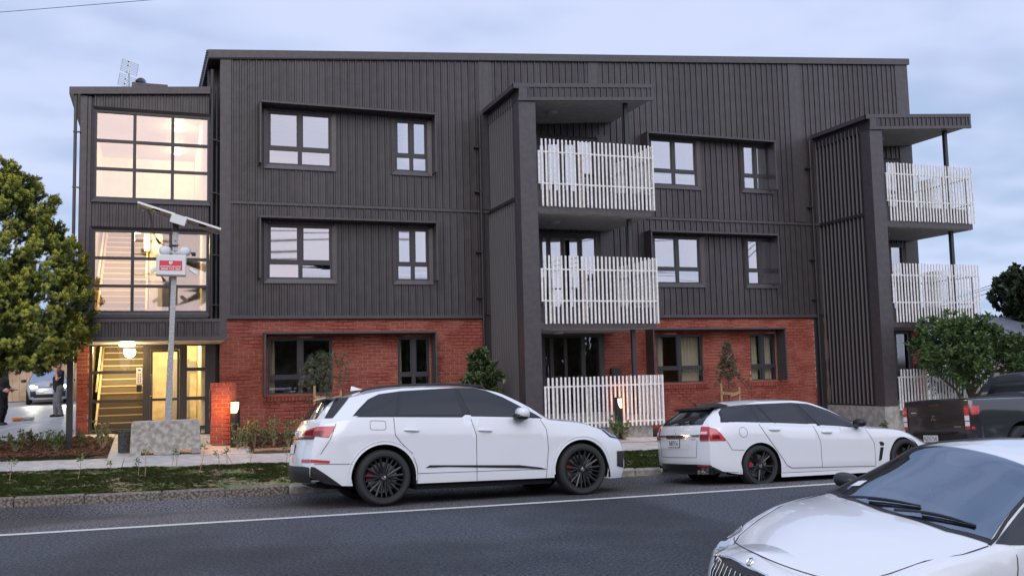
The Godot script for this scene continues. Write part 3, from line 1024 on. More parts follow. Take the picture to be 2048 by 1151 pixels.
func make_balcony(B: Node, ox: float, foot: float) -> void:
	var a := 6.845 + ox
	var b := 7.285 + ox
	var st := mb()
	box(st, a, b, foot, 8.06, 1.98, 2.4)
	obj("column", st, M.flashing, B)
	st = mb()
	box(st, a + 0.09, b - 0.001, foot, 8.05, 0.03, 1.979)
	var scr := obj("slatted_screen", st, M.dark_metal, B)
	var sm := mb()
	cbox(sm, -0.055, 0.0, 0.0, 8.22 - foot, -0.015, 0.015, 0.004)
	var slat := sm.commit()
	for k in 12:
		var o := node("slat", slat, M.slat_metal, scr)
		o.position = Vector3(a + 0.045, foot + 0.04, 0.03 + k * 0.168)
	st = mb()
	box(st, a - 0.03, a + 0.03, 5.66, 5.74, 0.03, 1.99)
	box(st, a - 0.02, a + 0.085, foot, foot + 0.04, 0.03, 1.979)
	box(st, a + 0.001, b, 8.062, 8.42, 0.03, 2.393)
	box(st, a - 0.012, a + 0.06, foot + 0.04, 8.05, 2.0, 2.03)
	obj("rail", st, M.dark_metal, scr)
	# canopy
	var cy := func(x: float) -> float: return 8.465 + 0.078 * (x - 6.7 - ox)
	var x0 := 6.70 + ox
	var x1 := 10.556 + ox
	st = mb()
	var xc := b + 0.003
	hexa(st, [Vector3(xc, cy.call(xc) - 0.40, 2.40), Vector3(x1, cy.call(x1) - 0.37, 2.40), Vector3(x1, cy.call(x1) - 0.37, 0.0), Vector3(xc, cy.call(xc) - 0.40, 0.0),
		Vector3(xc, cy.call(xc) - 0.04, 2.40), Vector3(x1, cy.call(x1) - 0.04, 2.40), Vector3(x1, cy.call(x1) - 0.04, 0.0), Vector3(xc, cy.call(xc) - 0.04, 0.0)])
	var can := obj("canopy", st, M.soffit, B)
	st = mb()
	for q in [[-0.085, 0.015, x0, x1 + 0.02], [-0.42, -0.335, x0 + 0.12, x1 + 0.02]]:
		hexa(st, [Vector3(q[2], cy.call(q[2]) + q[0], 2.455), Vector3(q[3], cy.call(q[3]) + q[0], 2.455), Vector3(q[3], cy.call(q[3]) + q[0], 2.395), Vector3(q[2], cy.call(q[2]) + q[0], 2.395),
			Vector3(q[2], cy.call(q[2]) + q[1], 2.455), Vector3(q[3], cy.call(q[3]) + q[1], 2.455), Vector3(q[3], cy.call(q[3]) + q[1], 2.395), Vector3(q[2], cy.call(q[2]) + q[1], 2.395)])
	for q in [[x0 + 0.145, x0 + 0.37], [x1 - 0.06, x1 + 0.018]]:
		hexa(st, [Vector3(q[0], cy.call(q[0]) - 0.335, 2.45), Vector3(q[1], cy.call(q[1]) - 0.335, 2.45), Vector3(q[1], cy.call(q[1]) - 0.335, 2.4), Vector3(q[0], cy.call(q[0]) - 0.335, 2.4),
			Vector3(q[0], cy.call(q[0]) - 0.085, 2.45), Vector3(q[1], cy.call(q[1]) - 0.085, 2.45), Vector3(q[1], cy.call(q[1]) - 0.085, 2.4), Vector3(q[0], cy.call(q[0]) - 0.085, 2.4)])
	# roof sheet and the side capping over the screen
	hexa(st, [Vector3(x0, 8.36, 2.45), Vector3(x0 + 0.14, 8.36, 2.45), Vector3(x0 + 0.14, 8.36, 0.0), Vector3(x0, 8.36, 0.0), Vector3(x0, 8.475, 2.45), Vector3(x0 + 0.14, 8.486, 2.45), Vector3(x0 + 0.14, 8.486, 0.0), Vector3(x0, 8.475, 0.0)])
	hexa(st, [Vector3(x0 + 0.14, 8.44, 2.394), Vector3(x1, cy.call(x1) - 0.039, 2.394), Vector3(x1, cy.call(x1) - 0.039, 0.0), Vector3(x0 + 0.14, 8.44, 0.0), Vector3(x0 + 0.14, 8.47, 2.394), Vector3(x1, cy.call(x1) - 0.01, 2.394), Vector3(x1, cy.call(x1) - 0.01, 0.0), Vector3(x0 + 0.14, 8.47, 0.0)])
	obj("flashing", st, M.flashing, can)
	clad(can, x0 + 0.37, x1 - 0.06, func(x): return cy.call(x) - 0.335, func(x): return cy.call(x) - 0.085, [], 2.425, 0.165)
	# floors
	for f in [[5.31, 5.90], [2.475, 3.0]]:
		st = mb()
		box(st, b + 0.002, 10.43 + ox, f[0], f[0] + 0.16, 0.0, 2.395)
		box(st, b + 0.002, 10.40 + ox, f[0] + 0.161, f[1], 0.0, 2.33)
		var fl := obj("balcony_floor", st, M.flashing, B)
		st = mb()
		box(st, b + 0.03, 10.40 + ox, f[0] - 0.012, f[0] - 0.003, 0.03, 2.37)
		obj("soffit", st, M.soffit, fl)
	for f in [cy.call(8.2 + ox) - 0.402, 5.295, 2.46]:
		st = mb()
		lathe(st, Vector3(8.2 + ox, f, 1.25), Vector3(0, -1, 0), [[-0.01, 0.15], [0.04, 0.15], [0.055, 0.12], [0.06, 0.0]], 24)
		obj("ceiling_light", st, M.lamp_white, B)
	st = mb()
	for s in [[0.0, 2.47], [3.01, 5.30], [5.91, cy.call(9.98 + ox) - 0.38]]:
		box(st, 9.90 + ox, 10.0 + ox, s[0] - (0.3 if s[0] == 0.0 else 0.0), s[1], 1.98, 2.08)
	obj("post", st, M.frame, B)
	# railings
	railing(B, "balcony_railing", 7.41 + ox, 10.47 + ox, 5.47, 7.145, 6.045, 6.83, 2.44)
	railing(B, "balcony_railing", 7.41 + ox, 10.47 + ox, 2.595, 4.26, 3.155, 3.925, 2.44)
	# doors behind
	for d in [[5.95, 7.86, M.window_pane], [3.05, 5.14, M.window_pane], [0.34, 2.41, M.low_pane]]:
		st = mb()
		var dx := 8.29 + ox
		frame_ring(st, dx, dx + 1.7, d[0], d[1], -0.10, 0.035, 0.055)
		for q in [[0.20, 0.10], [0.62, 0.08], [1.12, 0.12]]: box(st, dx + q[0], dx + q[0] + q[1], d[0] + 0.055, d[1] - 0.055, -0.08, 0.02)
		box(st, dx + 1.24, dx + 1.645, d[0] + 0.85, d[0] + 0.94, -0.078, 0.015)
		box(st, dx + 0.05, dx + 1.2, d[0] + 0.055, d[0] + 0.14, -0.076, 0.012)
		var dr := obj("glazed_door", st, M.frame, B)
		for q in [[0.05, 0.205], [0.295, 0.625], [0.695, 1.125]]: pane(dr, dx + q[0], dx + q[1], d[0] + 0.13, d[1] - 0.05, -0.03, d[2])
		pane(dr, dx + 1.235, dx + 1.65, d[0] + 0.05, d[0] + 0.86, -0.03, d[2])
		pane(dr, dx + 1.235, dx + 1.65, d[0] + 0.93, d[1] - 0.05, -0.03, d[2])
		st = mb()
		hexa_trim(st, dx - 0.09, dx + 1.79, d[0] - 0.02, d[1] + 0.06, dx, dx + 1.7, d[0], d[1], 0.07, 0.03)
		obj("door_trim", st, M.flashing, B)
	# patio slab and plinth
	st = mb()
	box(st, b + 0.01, 10.30 + ox, -0.75, 0.33 - (0.0 if ox < 1.0 else 0.02), -0.01, 2.25)
	obj("patio", st, M.concrete, B)
	st = mb()
	box(st, a - 0.04, b + 0.02, -0.8, foot - 0.003, -0.2, 2.42)
	obj("plinth", st, M.concrete, B)

func picket_mesh(h: float) -> ArrayMesh:
	var st := mb()
	cbox(st, -0.023, 0.023, 0.0, h, -0.012, 0.012, 0.003)
	return st.commit()

func railing(P: Node, called: String, x0: float, x1: float, y0: float, y1: float, r0: float, r1: float, z: float, side := true, zin := 0.12) -> Node3D:
	var st := mb()
	for y in [r0, r1]:
		cbox(st, x0 - 0.10, x1, y - 0.02, y + 0.02, z - 0.052, z - 0.014, 0.004)
		if side: cbox(st, x1 - 0.052, x1 - 0.014, y - 0.018, y + 0.018, zin, z - 0.053, 0.004)
	var R := obj(called, st, M.white_picket, P)
	var n := 29
	var m := picket_mesh(y1 - y0)
	for k in n:
		var o := node("picket", m, M.white_picket, R)
		o.position = Vector3(lerpf(x0, x1, k / (n - 1.0)) + rng.randf_range(-0.004, 0.004), y0 + rng.randf_range(-0.006, 0.006), z)
	var o2 := node("picket", picket_mesh(r1 - r0 + 0.04), M.white_picket, R)
	o2.position = Vector3(x0 - 0.085, r0 - 0.02, z)
	if side:
		var ns := int((z - 0.12 - zin) / 0.109)
		for k in ns:
			var o := node("picket", m, M.white_picket, R)
			o.position = Vector3(x1, y0, z - 0.1 - k * 0.109)
			o.rotation.y = PI / 2
	for k in 4:
		st = mb()
		var px: float = lerpf(x0 + 0.16, x1 - 0.18, k / 3.0)
		box(st, px - 0.03, px + 0.03, y0, r1 - 0.021, z - 0.075, z - 0.053)
		obj("stanchion", st, M.beige_post, R)
	return R

func big_window(parent: Node, x0: float, x1: float, ys: Array, xs: Array, z: float, m: Array) -> void:
	var st := mb()
	var y0: float = ys[0]
	var y1: float = ys[ys.size() - 1]
	frame_ring(st, x0 - 0.03, x1 + 0.03, y0 - 0.03, y1 + 0.03, z - 0.12, z + 0.03, 0.045)
	for k in range(1, xs.size() - 1): box(st, xs[k] - 0.036, xs[k] + 0.036, y0 + 0.015, y1 - 0.015, z - 0.10, z + 0.012)
	for k in range(1, ys.size() - 1):
		for i in xs.size() - 1: box(st, xs[i] + (0.036 if i else 0.015), xs[i + 1] - (0.036 if i < xs.size() - 2 else 0.015), ys[k] - 0.034, ys[k] + 0.034, z - 0.098, z + 0.009)
	var w := obj("stair_window", st, M.frame, parent)
	for k in ys.size() - 1:
		for i in xs.size() - 1: pane(w, xs[i] + 0.005, xs[i + 1] - 0.005, ys[k] + 0.005, ys[k + 1] - 0.005, z - 0.03, m[k])
	st = mb()
	hexa_trim(st, x0 - 0.10, x1 + 0.06, y0 - 0.12, y1 + 0.10, x0 - 0.028, x1 + 0.028, y0 - 0.03, y1 + 0.03, z + 0.09, z + 0.03)
	obj("window_trim", st, M.flashing, parent)

func make_tower(B: Node) -> void:
	var T := B
	var z := -0.05
	var x0 := -3.10
	var x1 := -0.27
	var st := mb()
	# shell
	box(st, x0 + 0.02, x0 + 0.16, 2.3, 8.2, -6.2, -0.10)
	box(st, x1 - 0.14, x1 - 0.02, 0.2, 8.2, -6.2, -0.10)
	box(st, x0 + 0.02, x1 - 0.02, 0.2, 8.2, -6.4, -6.21)
	box(st, x0 + 0.02, x0 + 0.16, 0.2, 2.29, -6.2, -0.31)
	obj("stairwell_wall", st, M.stair_wall, T)
	st = mb()
	box(st, x0 + 0.001, x0 + 0.019, 0.2, 8.2, -6.4, -0.11)
	box(st, x1 - 0.019, x1 + 0.0, 0.2, 8.4, -6.4, -0.11)
	box(st, x1 + 0.002, 0.0, 0.2, 9.2, -0.9, -0.7)
	obj("side_cladding", st, M.dark_metal, T)
	st = mb()
	hexa(st, [Vector3(-3.35, tower_y(-3.35) - 0.17, 0.08), Vector3(x1 + 0.02, tower_y(x1) - 0.17, 0.08), Vector3(x1 + 0.02, tower_y(x1) - 0.17, -6.6), Vector3(-3.35, tower_y(-3.35) - 0.17, -6.6),
		Vector3(-3.35, tower_y(-3.35), 0.08), Vector3(x1 + 0.02, tower_y(x1), 0.08), Vector3(x1 + 0.02, tower_y(x1), -6.6), Vector3(-3.35, tower_y(-3.35), -6.6)])
	var tr := obj("tower_roof", st, M.flashing, T)
	st = mb()
	box(st, -2.06, -1.21, 8.2, 8.94, -1.9, -1.5)
	for k in 3: box(st, -1.92 + k * 0.23, -1.86 + k * 0.23, 8.88, 8.91, -1.505, -1.492)
	obj("roof_kerb", st, M.flashing, tr)
	# windows
	var xs3 := [-2.77, -1.937, -1.094, -0.29]
	var xs2 := [-2.77, -1.955, -1.12, -0.30]
	big_window(T, -2.77, -0.29, [5.715, 6.396, 7.06, 7.74], xs3, z, [M.stair_pane_top, M.stair_pane_top, M.stair_pane_top])
	big_window(T, -2.77, -0.30, [3.063, 3.656, 4.303, 4.925], xs2, z, [M.stair_pane, M.stair_pane, M.stair_pane])
	var hol := [[-2.8, -0.26, 5.68, 7.77], [-2.8, -0.26, 3.03, 4.955]]
	st = mb()
	wall(st, x0, x1, 2.3, 8.08, -0.10, z - 0.012, hol)
	obj("wall", st, M.dark_metal, T)
	clad(T, -2.83, x1, func(_x): return 7.85, func(x): return tower_y(x) - 0.16, [], z + 0.022)
	clad(T, -2.90, x1, func(_x): return 5.03, func(_x): return 5.60, [], z + 0.022)
	clad(T, -2.90, x1, func(_x): return 2.72, func(_x): return 2.94, [], z + 0.022)
	band(T, "corner_flashing", x0 - 0.02, x0 + 0.14, 2.3, 8.09, -0.2, z + 0.05)
	band(T, "flat_cladding", x0 + 0.141, -2.875, 2.3, 8.09, z - 0.01, z + 0.03)
	band(T, "window_apron", -2.88, x1, 2.90, 3.0, z, z + 0.13)
	# pipes
	for p in [[-3.215, 0.0, 0.3, 8.1], [-0.20, 0.02, 2.7, 8.95], [-0.085, -0.12, 2.7, 8.55]]:
		st = mb()
		tube(st, [Vector3(p[0], p[2], p[1]), Vector3(p[0], p[3], p[1])], 0.037, 0.037, 10)
		for y in [3.2, 4.4, 5.9, 7.2]: box(st, p[0] - 0.045, p[0] + 0.12, y, y + 0.025, p[1] - 0.045, p[1] + 0.045)
		obj("downpipe", st, M.cladding if p[0] < -1 else M.dark_metal, T)
	# entrance
	st = mb()
	var zf := -0.05
	box(st, -2.845, -2.775, 0.30, 2.30, zf - 0.1, zf + 0.03)
	box(st, -2.774, -1.70, 2.265, 2.30, zf - 0.1, zf + 0.03)
	box(st, -2.774, -1.70, 0.30, 0.36, zf - 0.1, zf + 0.03)
	for y in [1.666, 1.009]: box(st, -2.774, -1.70, y - 0.035, y + 0.035, zf - 0.09, zf + 0.012)
	box(st, -1.70, -1.545, 0.30, 2.30, zf - 0.1, zf + 0.032)
	box(st, -0.90, -0.735, 0.30, 2.30, zf - 0.1, zf + 0.032)
	box(st, -1.544, -0.901, 2.17, 2.30, zf - 0.1, zf + 0.03)
	box(st, -0.734, -0.33, 2.255, 2.30, zf - 0.1, zf + 0.03)
	for y in [1.70, 1.02, 0.34]: box(st, -0.734, -0.33, y - 0.04, y + 0.04, zf - 0.09, zf + 0.012)
	box(st, -0.33, -0.10, 0.20, 2.30, zf - 0.3, zf + 0.03)
	box(st, -0.10, 0.0, 0.13, 2.30, zf - 0.5, zf - 0.2)
	var en := obj("entrance_frame", st, M.frame, T)
	for y in [[0.35, 0.98], [1.04, 1.635], [1.695, 2.27]]: pane(en, -2.775, -1.70, y[0], y[1], zf - 0.03, M.door_pane)
	for y in [[0.37, 0.985], [1.055, 1.665], [1.735, 2.26]]: pane(en, -0.735, -0.33, y[0], y[1], zf - 0.03, M.door_pane)
	st = mb()
	frame_ring(st, -1.54, -0.905, 0.31, 2.165, zf - 0.075, zf + 0.005, 0.05)
	box(st, -1.49, -0.955, 0.985, 1.045, zf - 0.07, zf + 0.002)
	var dr := obj("entrance_door", st, M.frame, T)
	pane(dr, -1.495, -0.95, 0.355, 0.99, zf - 0.03, M.door_pane)
	pane(dr, -1.495, -0.95, 1.04, 2.12, zf - 0.03, M.door_pane)
	st = mb()
	tube(st, [Vector3(-1.50, 1.09, zf + 0.06), Vector3(-1.50, 1.60, zf + 0.06)], 0.014, 0.014, 8)
	for y in [1.10, 1.59]: tube(st, [Vector3(-1.55, y, zf + 0.06), Vector3(-1.50, y, zf + 0.06)], 0.010, 0.010, 6)
	obj("handle", st, M.chrome, dr)
	# intercom and card reader
	st = mb()
	cbox(st, -1.845, -1.715, 1.38, 1.76, zf + 0.015, zf + 0.05, 0.005)
	var ic := obj("intercom", st, M.frame_alu, T)
	st = mb()
	box(st, -1.81, -1.75, 1.685, 1.72, zf + 0.05, zf + 0.053)
	for r in 6:
		for c in 2: box(st, -1.815 + c * 0.045, -1.785 + c * 0.045, 1.41 + r * 0.04, 1.43 + r * 0.04, zf + 0.05, zf + 0.053)
	obj("buttons", st, M.gap_black, ic)
	st = mb()
	cbox(st, -1.835, -1.725, 1.20, 1.36, zf + 0.015, zf + 0.045, 0.006)
	obj("card_reader", st, M.trim_black, T)
	# porch canopy
	st = mb()
	box(st, -3.10, 0.0, 2.31, 2.71, -0.02, 2.26)
	var pc := obj("porch_canopy", st, M.dark_metal, T)
	clad(pc, -2.90, -0.14, func(_x): return 2.37, func(_x): return 2.68, [], 2.285, 0.185)
	st = mb()
	box(st, -3.11, 0.012, 2.68, 2.75, 2.2, 2.315)
	box(st, -3.11, 0.012, 2.285, 2.37, 2.2, 2.315)
	box(st, -0.14, 0.010, 2.371, 2.679, 2.2, 2.312)
	box(st, -3.11, -2.9, 2.371, 2.679, 2.2, 2.312)
	box(st, -0.001, 0.012, 2.30, 2.72, 0.05, 2.199)
	box(st, -3.112, -3.101, 2.30, 2.72, 0.05, 2.199)
	obj("flashing", st, M.flashing, pc)
	st = mb()
	box(st, -3.09, -0.01, 2.288, 2.305, -0.0, 2.19)
	obj("soffit", st, M.soffit, pc)
	st = mb()
	box(st, -3.11, -2.995, 0.05, 2.284, 2.12, 2.28)
	obj("post", st, M.frame, pc)
	st = mb()
	lathe(st, Vector3(-2.02, 2.288, 0.95), Vector3(0, -1, 0), [[0.0, 0.17], [0.05, 0.17], [0.075, 0.14], [0.082, 0.0]], 28)
	obj("porch_lamp", st, M.warm_lamp, pc)
	lamp("porch_light", Vector3(-2.02, 2.14, 0.95), 1.6, 0.14)
	# stairs
	for f in [0.32, 3.02]:
		var rise := 0.172 if f < 1 else 0.168
		var fl := Node3D.new()
		fl.name = "stair_flight" if f < 1 else "stair_flight_001"
		T.add_child(fl)
		var tr2 := mb(); box(tr2, 0, 1.02, 0, rise, -0.30, 0.0)
		var tm := tr2.commit()
		var ns := mb(); box(ns, 0, 1.02, rise - 0.022, rise + 0.004, -0.03, 0.012)
		var nm := ns.commit()
		for k in 16:
			var o := node("tread", tm, M.stair_carpet, fl)
			o.position = Vector3(-2.70, f + k * rise, -0.75 - k * 0.262)
			var p := node("nosing", nm, M.stair_nosing, fl)
			p.position = o.position
		st = mb()
		for x in [-2.73, -1.66]:
			var q := 0.9
			tube(st, [Vector3(x, f + q, -0.72), Vector3(x, f + q + 16 * rise, -0.72 - 16 * 0.262)], 0.022, 0.022, 8)
			tube(st, [Vector3(x, f + 0.12, -0.72), Vector3(x, f + 0.12 + 16 * rise, -0.72 - 16 * 0.262)], 0.03, 0.03, 6)
		obj("handrail", st, M.stair_nosing, fl)
	st = mb()
	box(st, -1.66, -1.54, 0.3, 2.58, -4.9, -0.95)
	box(st, -1.60, -1.30, 2.86, 5.60, -4.9, -1.1)
	box(st, -1.30, -0.42, 2.86, 5.60, -4.2, -4.1)
	box(st, -1.54, -0.42, 0.3, 2.58, -3.1, -3.0)
	box(st, -2.94, -0.42, 5.73, 8.0, -6.0, -5.9)
	obj("stair_partition", st, M.stair_wall, T)
	st = mb()
	for y in [[2.58, 2.85], [5.42, 5.72]]:
		box(st, -1.66, -0.42, y[0], y[1], -6.2, -0.18)
		box(st, -2.93, -1.661, y[0], y[1], -0.65, -0.18)
		box(st, -2.93, -1.661, y[0], y[1], -6.2, -4.95)
	box(st, -2.93, -0.42, 7.95, 8.06, -6.2, -0.13)
	box(st, -2.93, -0.42, 0.15, 0.315, -6.2, -0.16)
	obj("landing", st, M.floor_lino, T)
	st = mb()
	box(st, -1.16, -0.60, 0.32, 2.0, -2.99, -2.96)
	obj("lobby_door", st, M.panel_back, T)
	st = mb()
	box(st, -0.62, -0.44, 1.62, 1.95, -2.99, -2.97)
	obj("notice_frame", st, M.panel_back, T)
	for l in [[Vector3(-0.95, 7.945, -1.9), 0.17], [Vector3(-0.95, 7.945, -4.6), 0.17], [Vector3(-0.95, 2.575, -1.5), 0.15]]:
		st = mb()
		lathe(st, l[0], Vector3(0, -1, 0), [[0.0, l[1]], [0.05, l[1]], [0.07, l[1] * 0.85], [0.075, 0.0]], 24)
		obj("ceiling_lamp", st, M.warm_lamp, T)
	st = mb()
	box(st, -1.72, -1.605, 4.62, 5.25, -1.14, -1.06)
	obj("wall_lamp", st, M.warm_lamp, T)
	lamp("lobby_light", Vector3(-0.95, 2.42, -1.5), 3.4, 0.12)
	lamp("stair_light", Vector3(-2.2, 2.3, -1.6), 3.2, 0.12)
	lamp("landing_light", Vector3(-1.9, 4.9, -0.95), 3.6, 0.12)
	lamp("upper_landing_light", Vector3(-0.95, 7.78, -1.9), 2.4, 0.12)
	lamp("upper_back_light", Vector3(-0.95, 7.78, -4.6), 2.0, 0.12)

func lamp(called: String, at: Vector3, energy: float, size: float) -> void:
	var l := OmniLight3D.new()
	l.name = called
	l.light_color = Color(1.0, 0.87, 0.64)
	l.light_energy = energy
	l.light_size = size
	l.omni_range = 12.0
	l.omni_attenuation = 2.0
	l.shadow_enabled = true
	add_child(l)
	l.position = at

# ---------------------------------------------------------------- what stands round the building
func make_surroundings() -> void:
	# boarded fence at the back of the car park
	var F := thing("timber_fence", "new pale timber board fence at the back of the car park behind the silver car", "fence")
	var st := mb()
	cbox(st, 0, 0.148, 0, 1.78, -0.012, 0.012, 0.004)
	var bm := st.commit()
	for k in 62:
		var x = -11.6 + k * 0.15
		var o := node("board", bm, M.fence_timber, F)
		o.position = Vector3(x, gy(x, -27.8) + 0.05 + rng.randf_range(-0.012, 0.012), -27.8 + (0.012 if k % 2 else 0.0))
	st = mb()
	for y in [0.35, 0.95, 1.55]: box(st, -11.6, -2.3, 0.65 + y, 0.74 + y, -27.88, -27.83)
	obj("rail", st, M.fence_timber, F)
	# neighbouring house on the right
	var H := thing("neighbour_house", "single storey house with blue-grey iron roof and pale garage door, behind the right end balconies", "house")
	st = mb()
	box(st, 26.3, 40.0, -1.2, 2.12, -16.0, -6.3)
	obj("wall", st, M.weatherboard, H)
	st = mb()
	hexa(st, [Vector3(25.6, 2.14, -5.7), Vector3(40.5, 2.14, -5.7), Vector3(40.5, 2.14, -16.4), Vector3(25.6, 2.14, -16.4), Vector3(28.6, 3.5, -10.2), Vector3(38.0, 3.5, -10.2), Vector3(38.0, 3.5, -11.4), Vector3(28.6, 3.5, -11.4)])
	var hr := obj("roof", st, M.roof_iron, H)
	st = mb()
	box(st, 25.55, 40.55, 2.02, 2.138, -5.75, -5.62)
	obj("gutter", st, M.dark_metal, hr)
	st = mb()
	for k in 7: cbox(st, 27.3, 29.7, -0.55 + k * 0.36, -0.20 + k * 0.36, -6.3, -6.262, 0.012)
	obj("garage_door", st, M.box_white, H)
	st = mb()
	frame_ring(st, 27.2, 29.8, -0.6, 2.05, -6.32, -6.24, 0.09)
	obj("door_frame", st, M.stake_timber, H)
	st = mb()
	frame_ring(st, 31.4, 33.4, 0.3, 1.7, -6.32, -6.25, 0.06)
	box(st, 32.37, 32.43, 0.36, 1.64, -6.31, -6.26)
	var hw := obj("window", st, M.box_white, H)
	pane(hw, 31.45, 33.35, 0.35, 1.65, -6.28, M.low_pane)
	# weathered fence beyond the tree on the right
	var G := thing("paling_fence", "weathered grey paling fence beyond the leafy tree, behind the black pickup truck", "fence")
	st = mb()
	cbox(st, 0, 0.145, 0, 1.5, -0.012, 0.012, 0.004)
	bm = st.commit()
	for k in 56:
		var x = 21.9 + k * 0.15
		var o := node("paling", bm, M.weatherboard, G)
		o.position = Vector3(x, gy(x, 0.5) - 0.1 + rng.randf_range(-0.02, 0.02), 0.4)
	# overhead lines
	var rows := [[Vector3(39.31, 5.31, -14.47), Vector3(41.28, 5.97, -13.68)], [Vector3(39.31, 5.18, -14.48), Vector3(41.28, 5.76, -13.7)], [Vector3(39.36, 4.97, -14.48), Vector3(41.28, 5.65, -13.7)]]
	var say := ["uppermost of the three power lines right of the building", "middle one of the three power lines right of the building", "lowest of the three power lines right of the building"]
	for k in 3:
		var a: Vector3 = rows[k][0]
		var d: Vector3 = rows[k][1] - rows[k][0]
		var pts := []
		for j in 17:
			var t = lerpf(-6.0, 7.0, j / 16.0)
			pts.append(a + d * t * 1.0 + Vector3(0, -0.0025 * t * t, 0))
		st = mb()
		tube(st, pts, 0.016, 0.016, 6)
		tag(obj("power_line", st, M.cable_black, self), say[k], "cable", "power lines on the right")
	st = mb()
	var wp := []
	for j in 13:
		var t = lerpf(-1.5, 6.0, j / 12.0)
		wp.append(Vector3(-4.55, 9.25, 1.76).lerp(Vector3(-1.59, 9.43, 2.87), t) + Vector3(0, 0.004 * t * t, 0))
	tube(st, wp, 0.006, 0.006, 6)
	tag(obj("overhead_wire", st, M.cable_black, self), "thin wire crossing the sky in the top left corner", "cable")

# ---------------------------------------------------------------- cars
# car axes: x forward from the rear axle, y up from the ground, z to the driver's side
func endk(S: Dictionary, x: float) -> float:
	var k := 1.0
	var a: float = (x - S.x0) / S.rl
	if a < 1.0: k -= S.rd * pow(1.0 - clampf(a, 0, 1), 2.2)
	a = (S.x1 - x) / S.fl
	if a < 1.0: k -= S.fd * pow(1.0 - clampf(a, 0, 1), 2.2)
	return k

func half_nom(S: Dictionary, x: float, y: float) -> float:
	var b := cv(S.B, x)
	var k := endk(S, x)
	var wb: float = cv(S.Wm, x) * k
	if y <= b: return wb * cv(S.side, (y - 0.2) / (b - 0.2))
	var r := cv(S.R, x)
	var w0: float = wb * cv(S.side, 1.0) - 0.012
	var f: float = clampf((y - b) / maxf(r - b, 0.02), 0, 1)
	var wr: float = cv(S.Wr, x) * k
	return lerpf(w0, wr, f) + 0.02 * sin(f * PI) * clampf((r - b) / 0.3, 0, 1)

func warp_x(S: Dictionary, x: float, y: float) -> float:
	var wr := pow(clampf(1.0 - (x - S.x0) / S.wl, 0, 1), 1.6)
	var wf := pow(clampf(1.0 - (S.x1 - x) / S.wl, 0, 1), 1.6)
	return x + cv(S.ro, y) * wr - cv(S.fo, y) * wf

func nom_x(S: Dictionary, xw: float, y: float) -> float:
	var x: float = xw
	for k in 8: x = clampf(x + (xw - warp_x(S, x, y)) * 0.8, S.x0, S.x1)
	return x

func half_at(S: Dictionary, x: float, y: float) -> float: return half_nom(S, nom_x(S, x, y), y)

func top_at(S: Dictionary, x: float, z: float) -> float:
	var wr: float = cv(S.Wr, x) * endk(S, x)
	var r := cv(S.R, x)
	return r + (cv(S.T, x) - r) * (1.0 - pow(clampf(absf(z) / wr, 0, 1), 2.3))

func rear_x(S: Dictionary, y: float, z: float) -> float:
	var w := half_nom(S, S.x0, y)
	return warp_x(S, S.x0, y) - S.rb * (1.0 - pow(clampf(absf(z) / w, 0, 1), 2.4))

func front_x(S: Dictionary, y: float, z: float) -> float:
	var w := half_nom(S, S.x1, y)
	return warp_x(S, S.x1, y) + S.fb * (1.0 - pow(clampf(absf(z) / w, 0, 1), 2.4))

func ring(S: Dictionary, x: float, yb: float, s: float) -> PackedVector3Array:
	var out := PackedVector3Array()
	var b := cv(S.B, x)
	var r := cv(S.R, x)
	for k in 15:
		var y: float = lerpf(yb, b, k / 14.0)
		out.append(Vector3(warp_x(S, x, y), y, s * half_nom(S, x, y)))
	for k in range(1, 8):
		var y: float = lerpf(b, maxf(r, b + 0.006), k / 7.0)
		out.append(Vector3(warp_x(S, x, y), y, s * half_nom(S, x, y)))
	var wr: float = cv(S.Wr, x) * endk(S, x)
	for k in range(1, 13):
		var z: float = wr * cos(k / 12.0 * PI / 2)
		var y: float = maxf(top_at(S, x, z), b + 0.006)
		out.append(Vector3(warp_x(S, x, y), y, s * z))
	return out

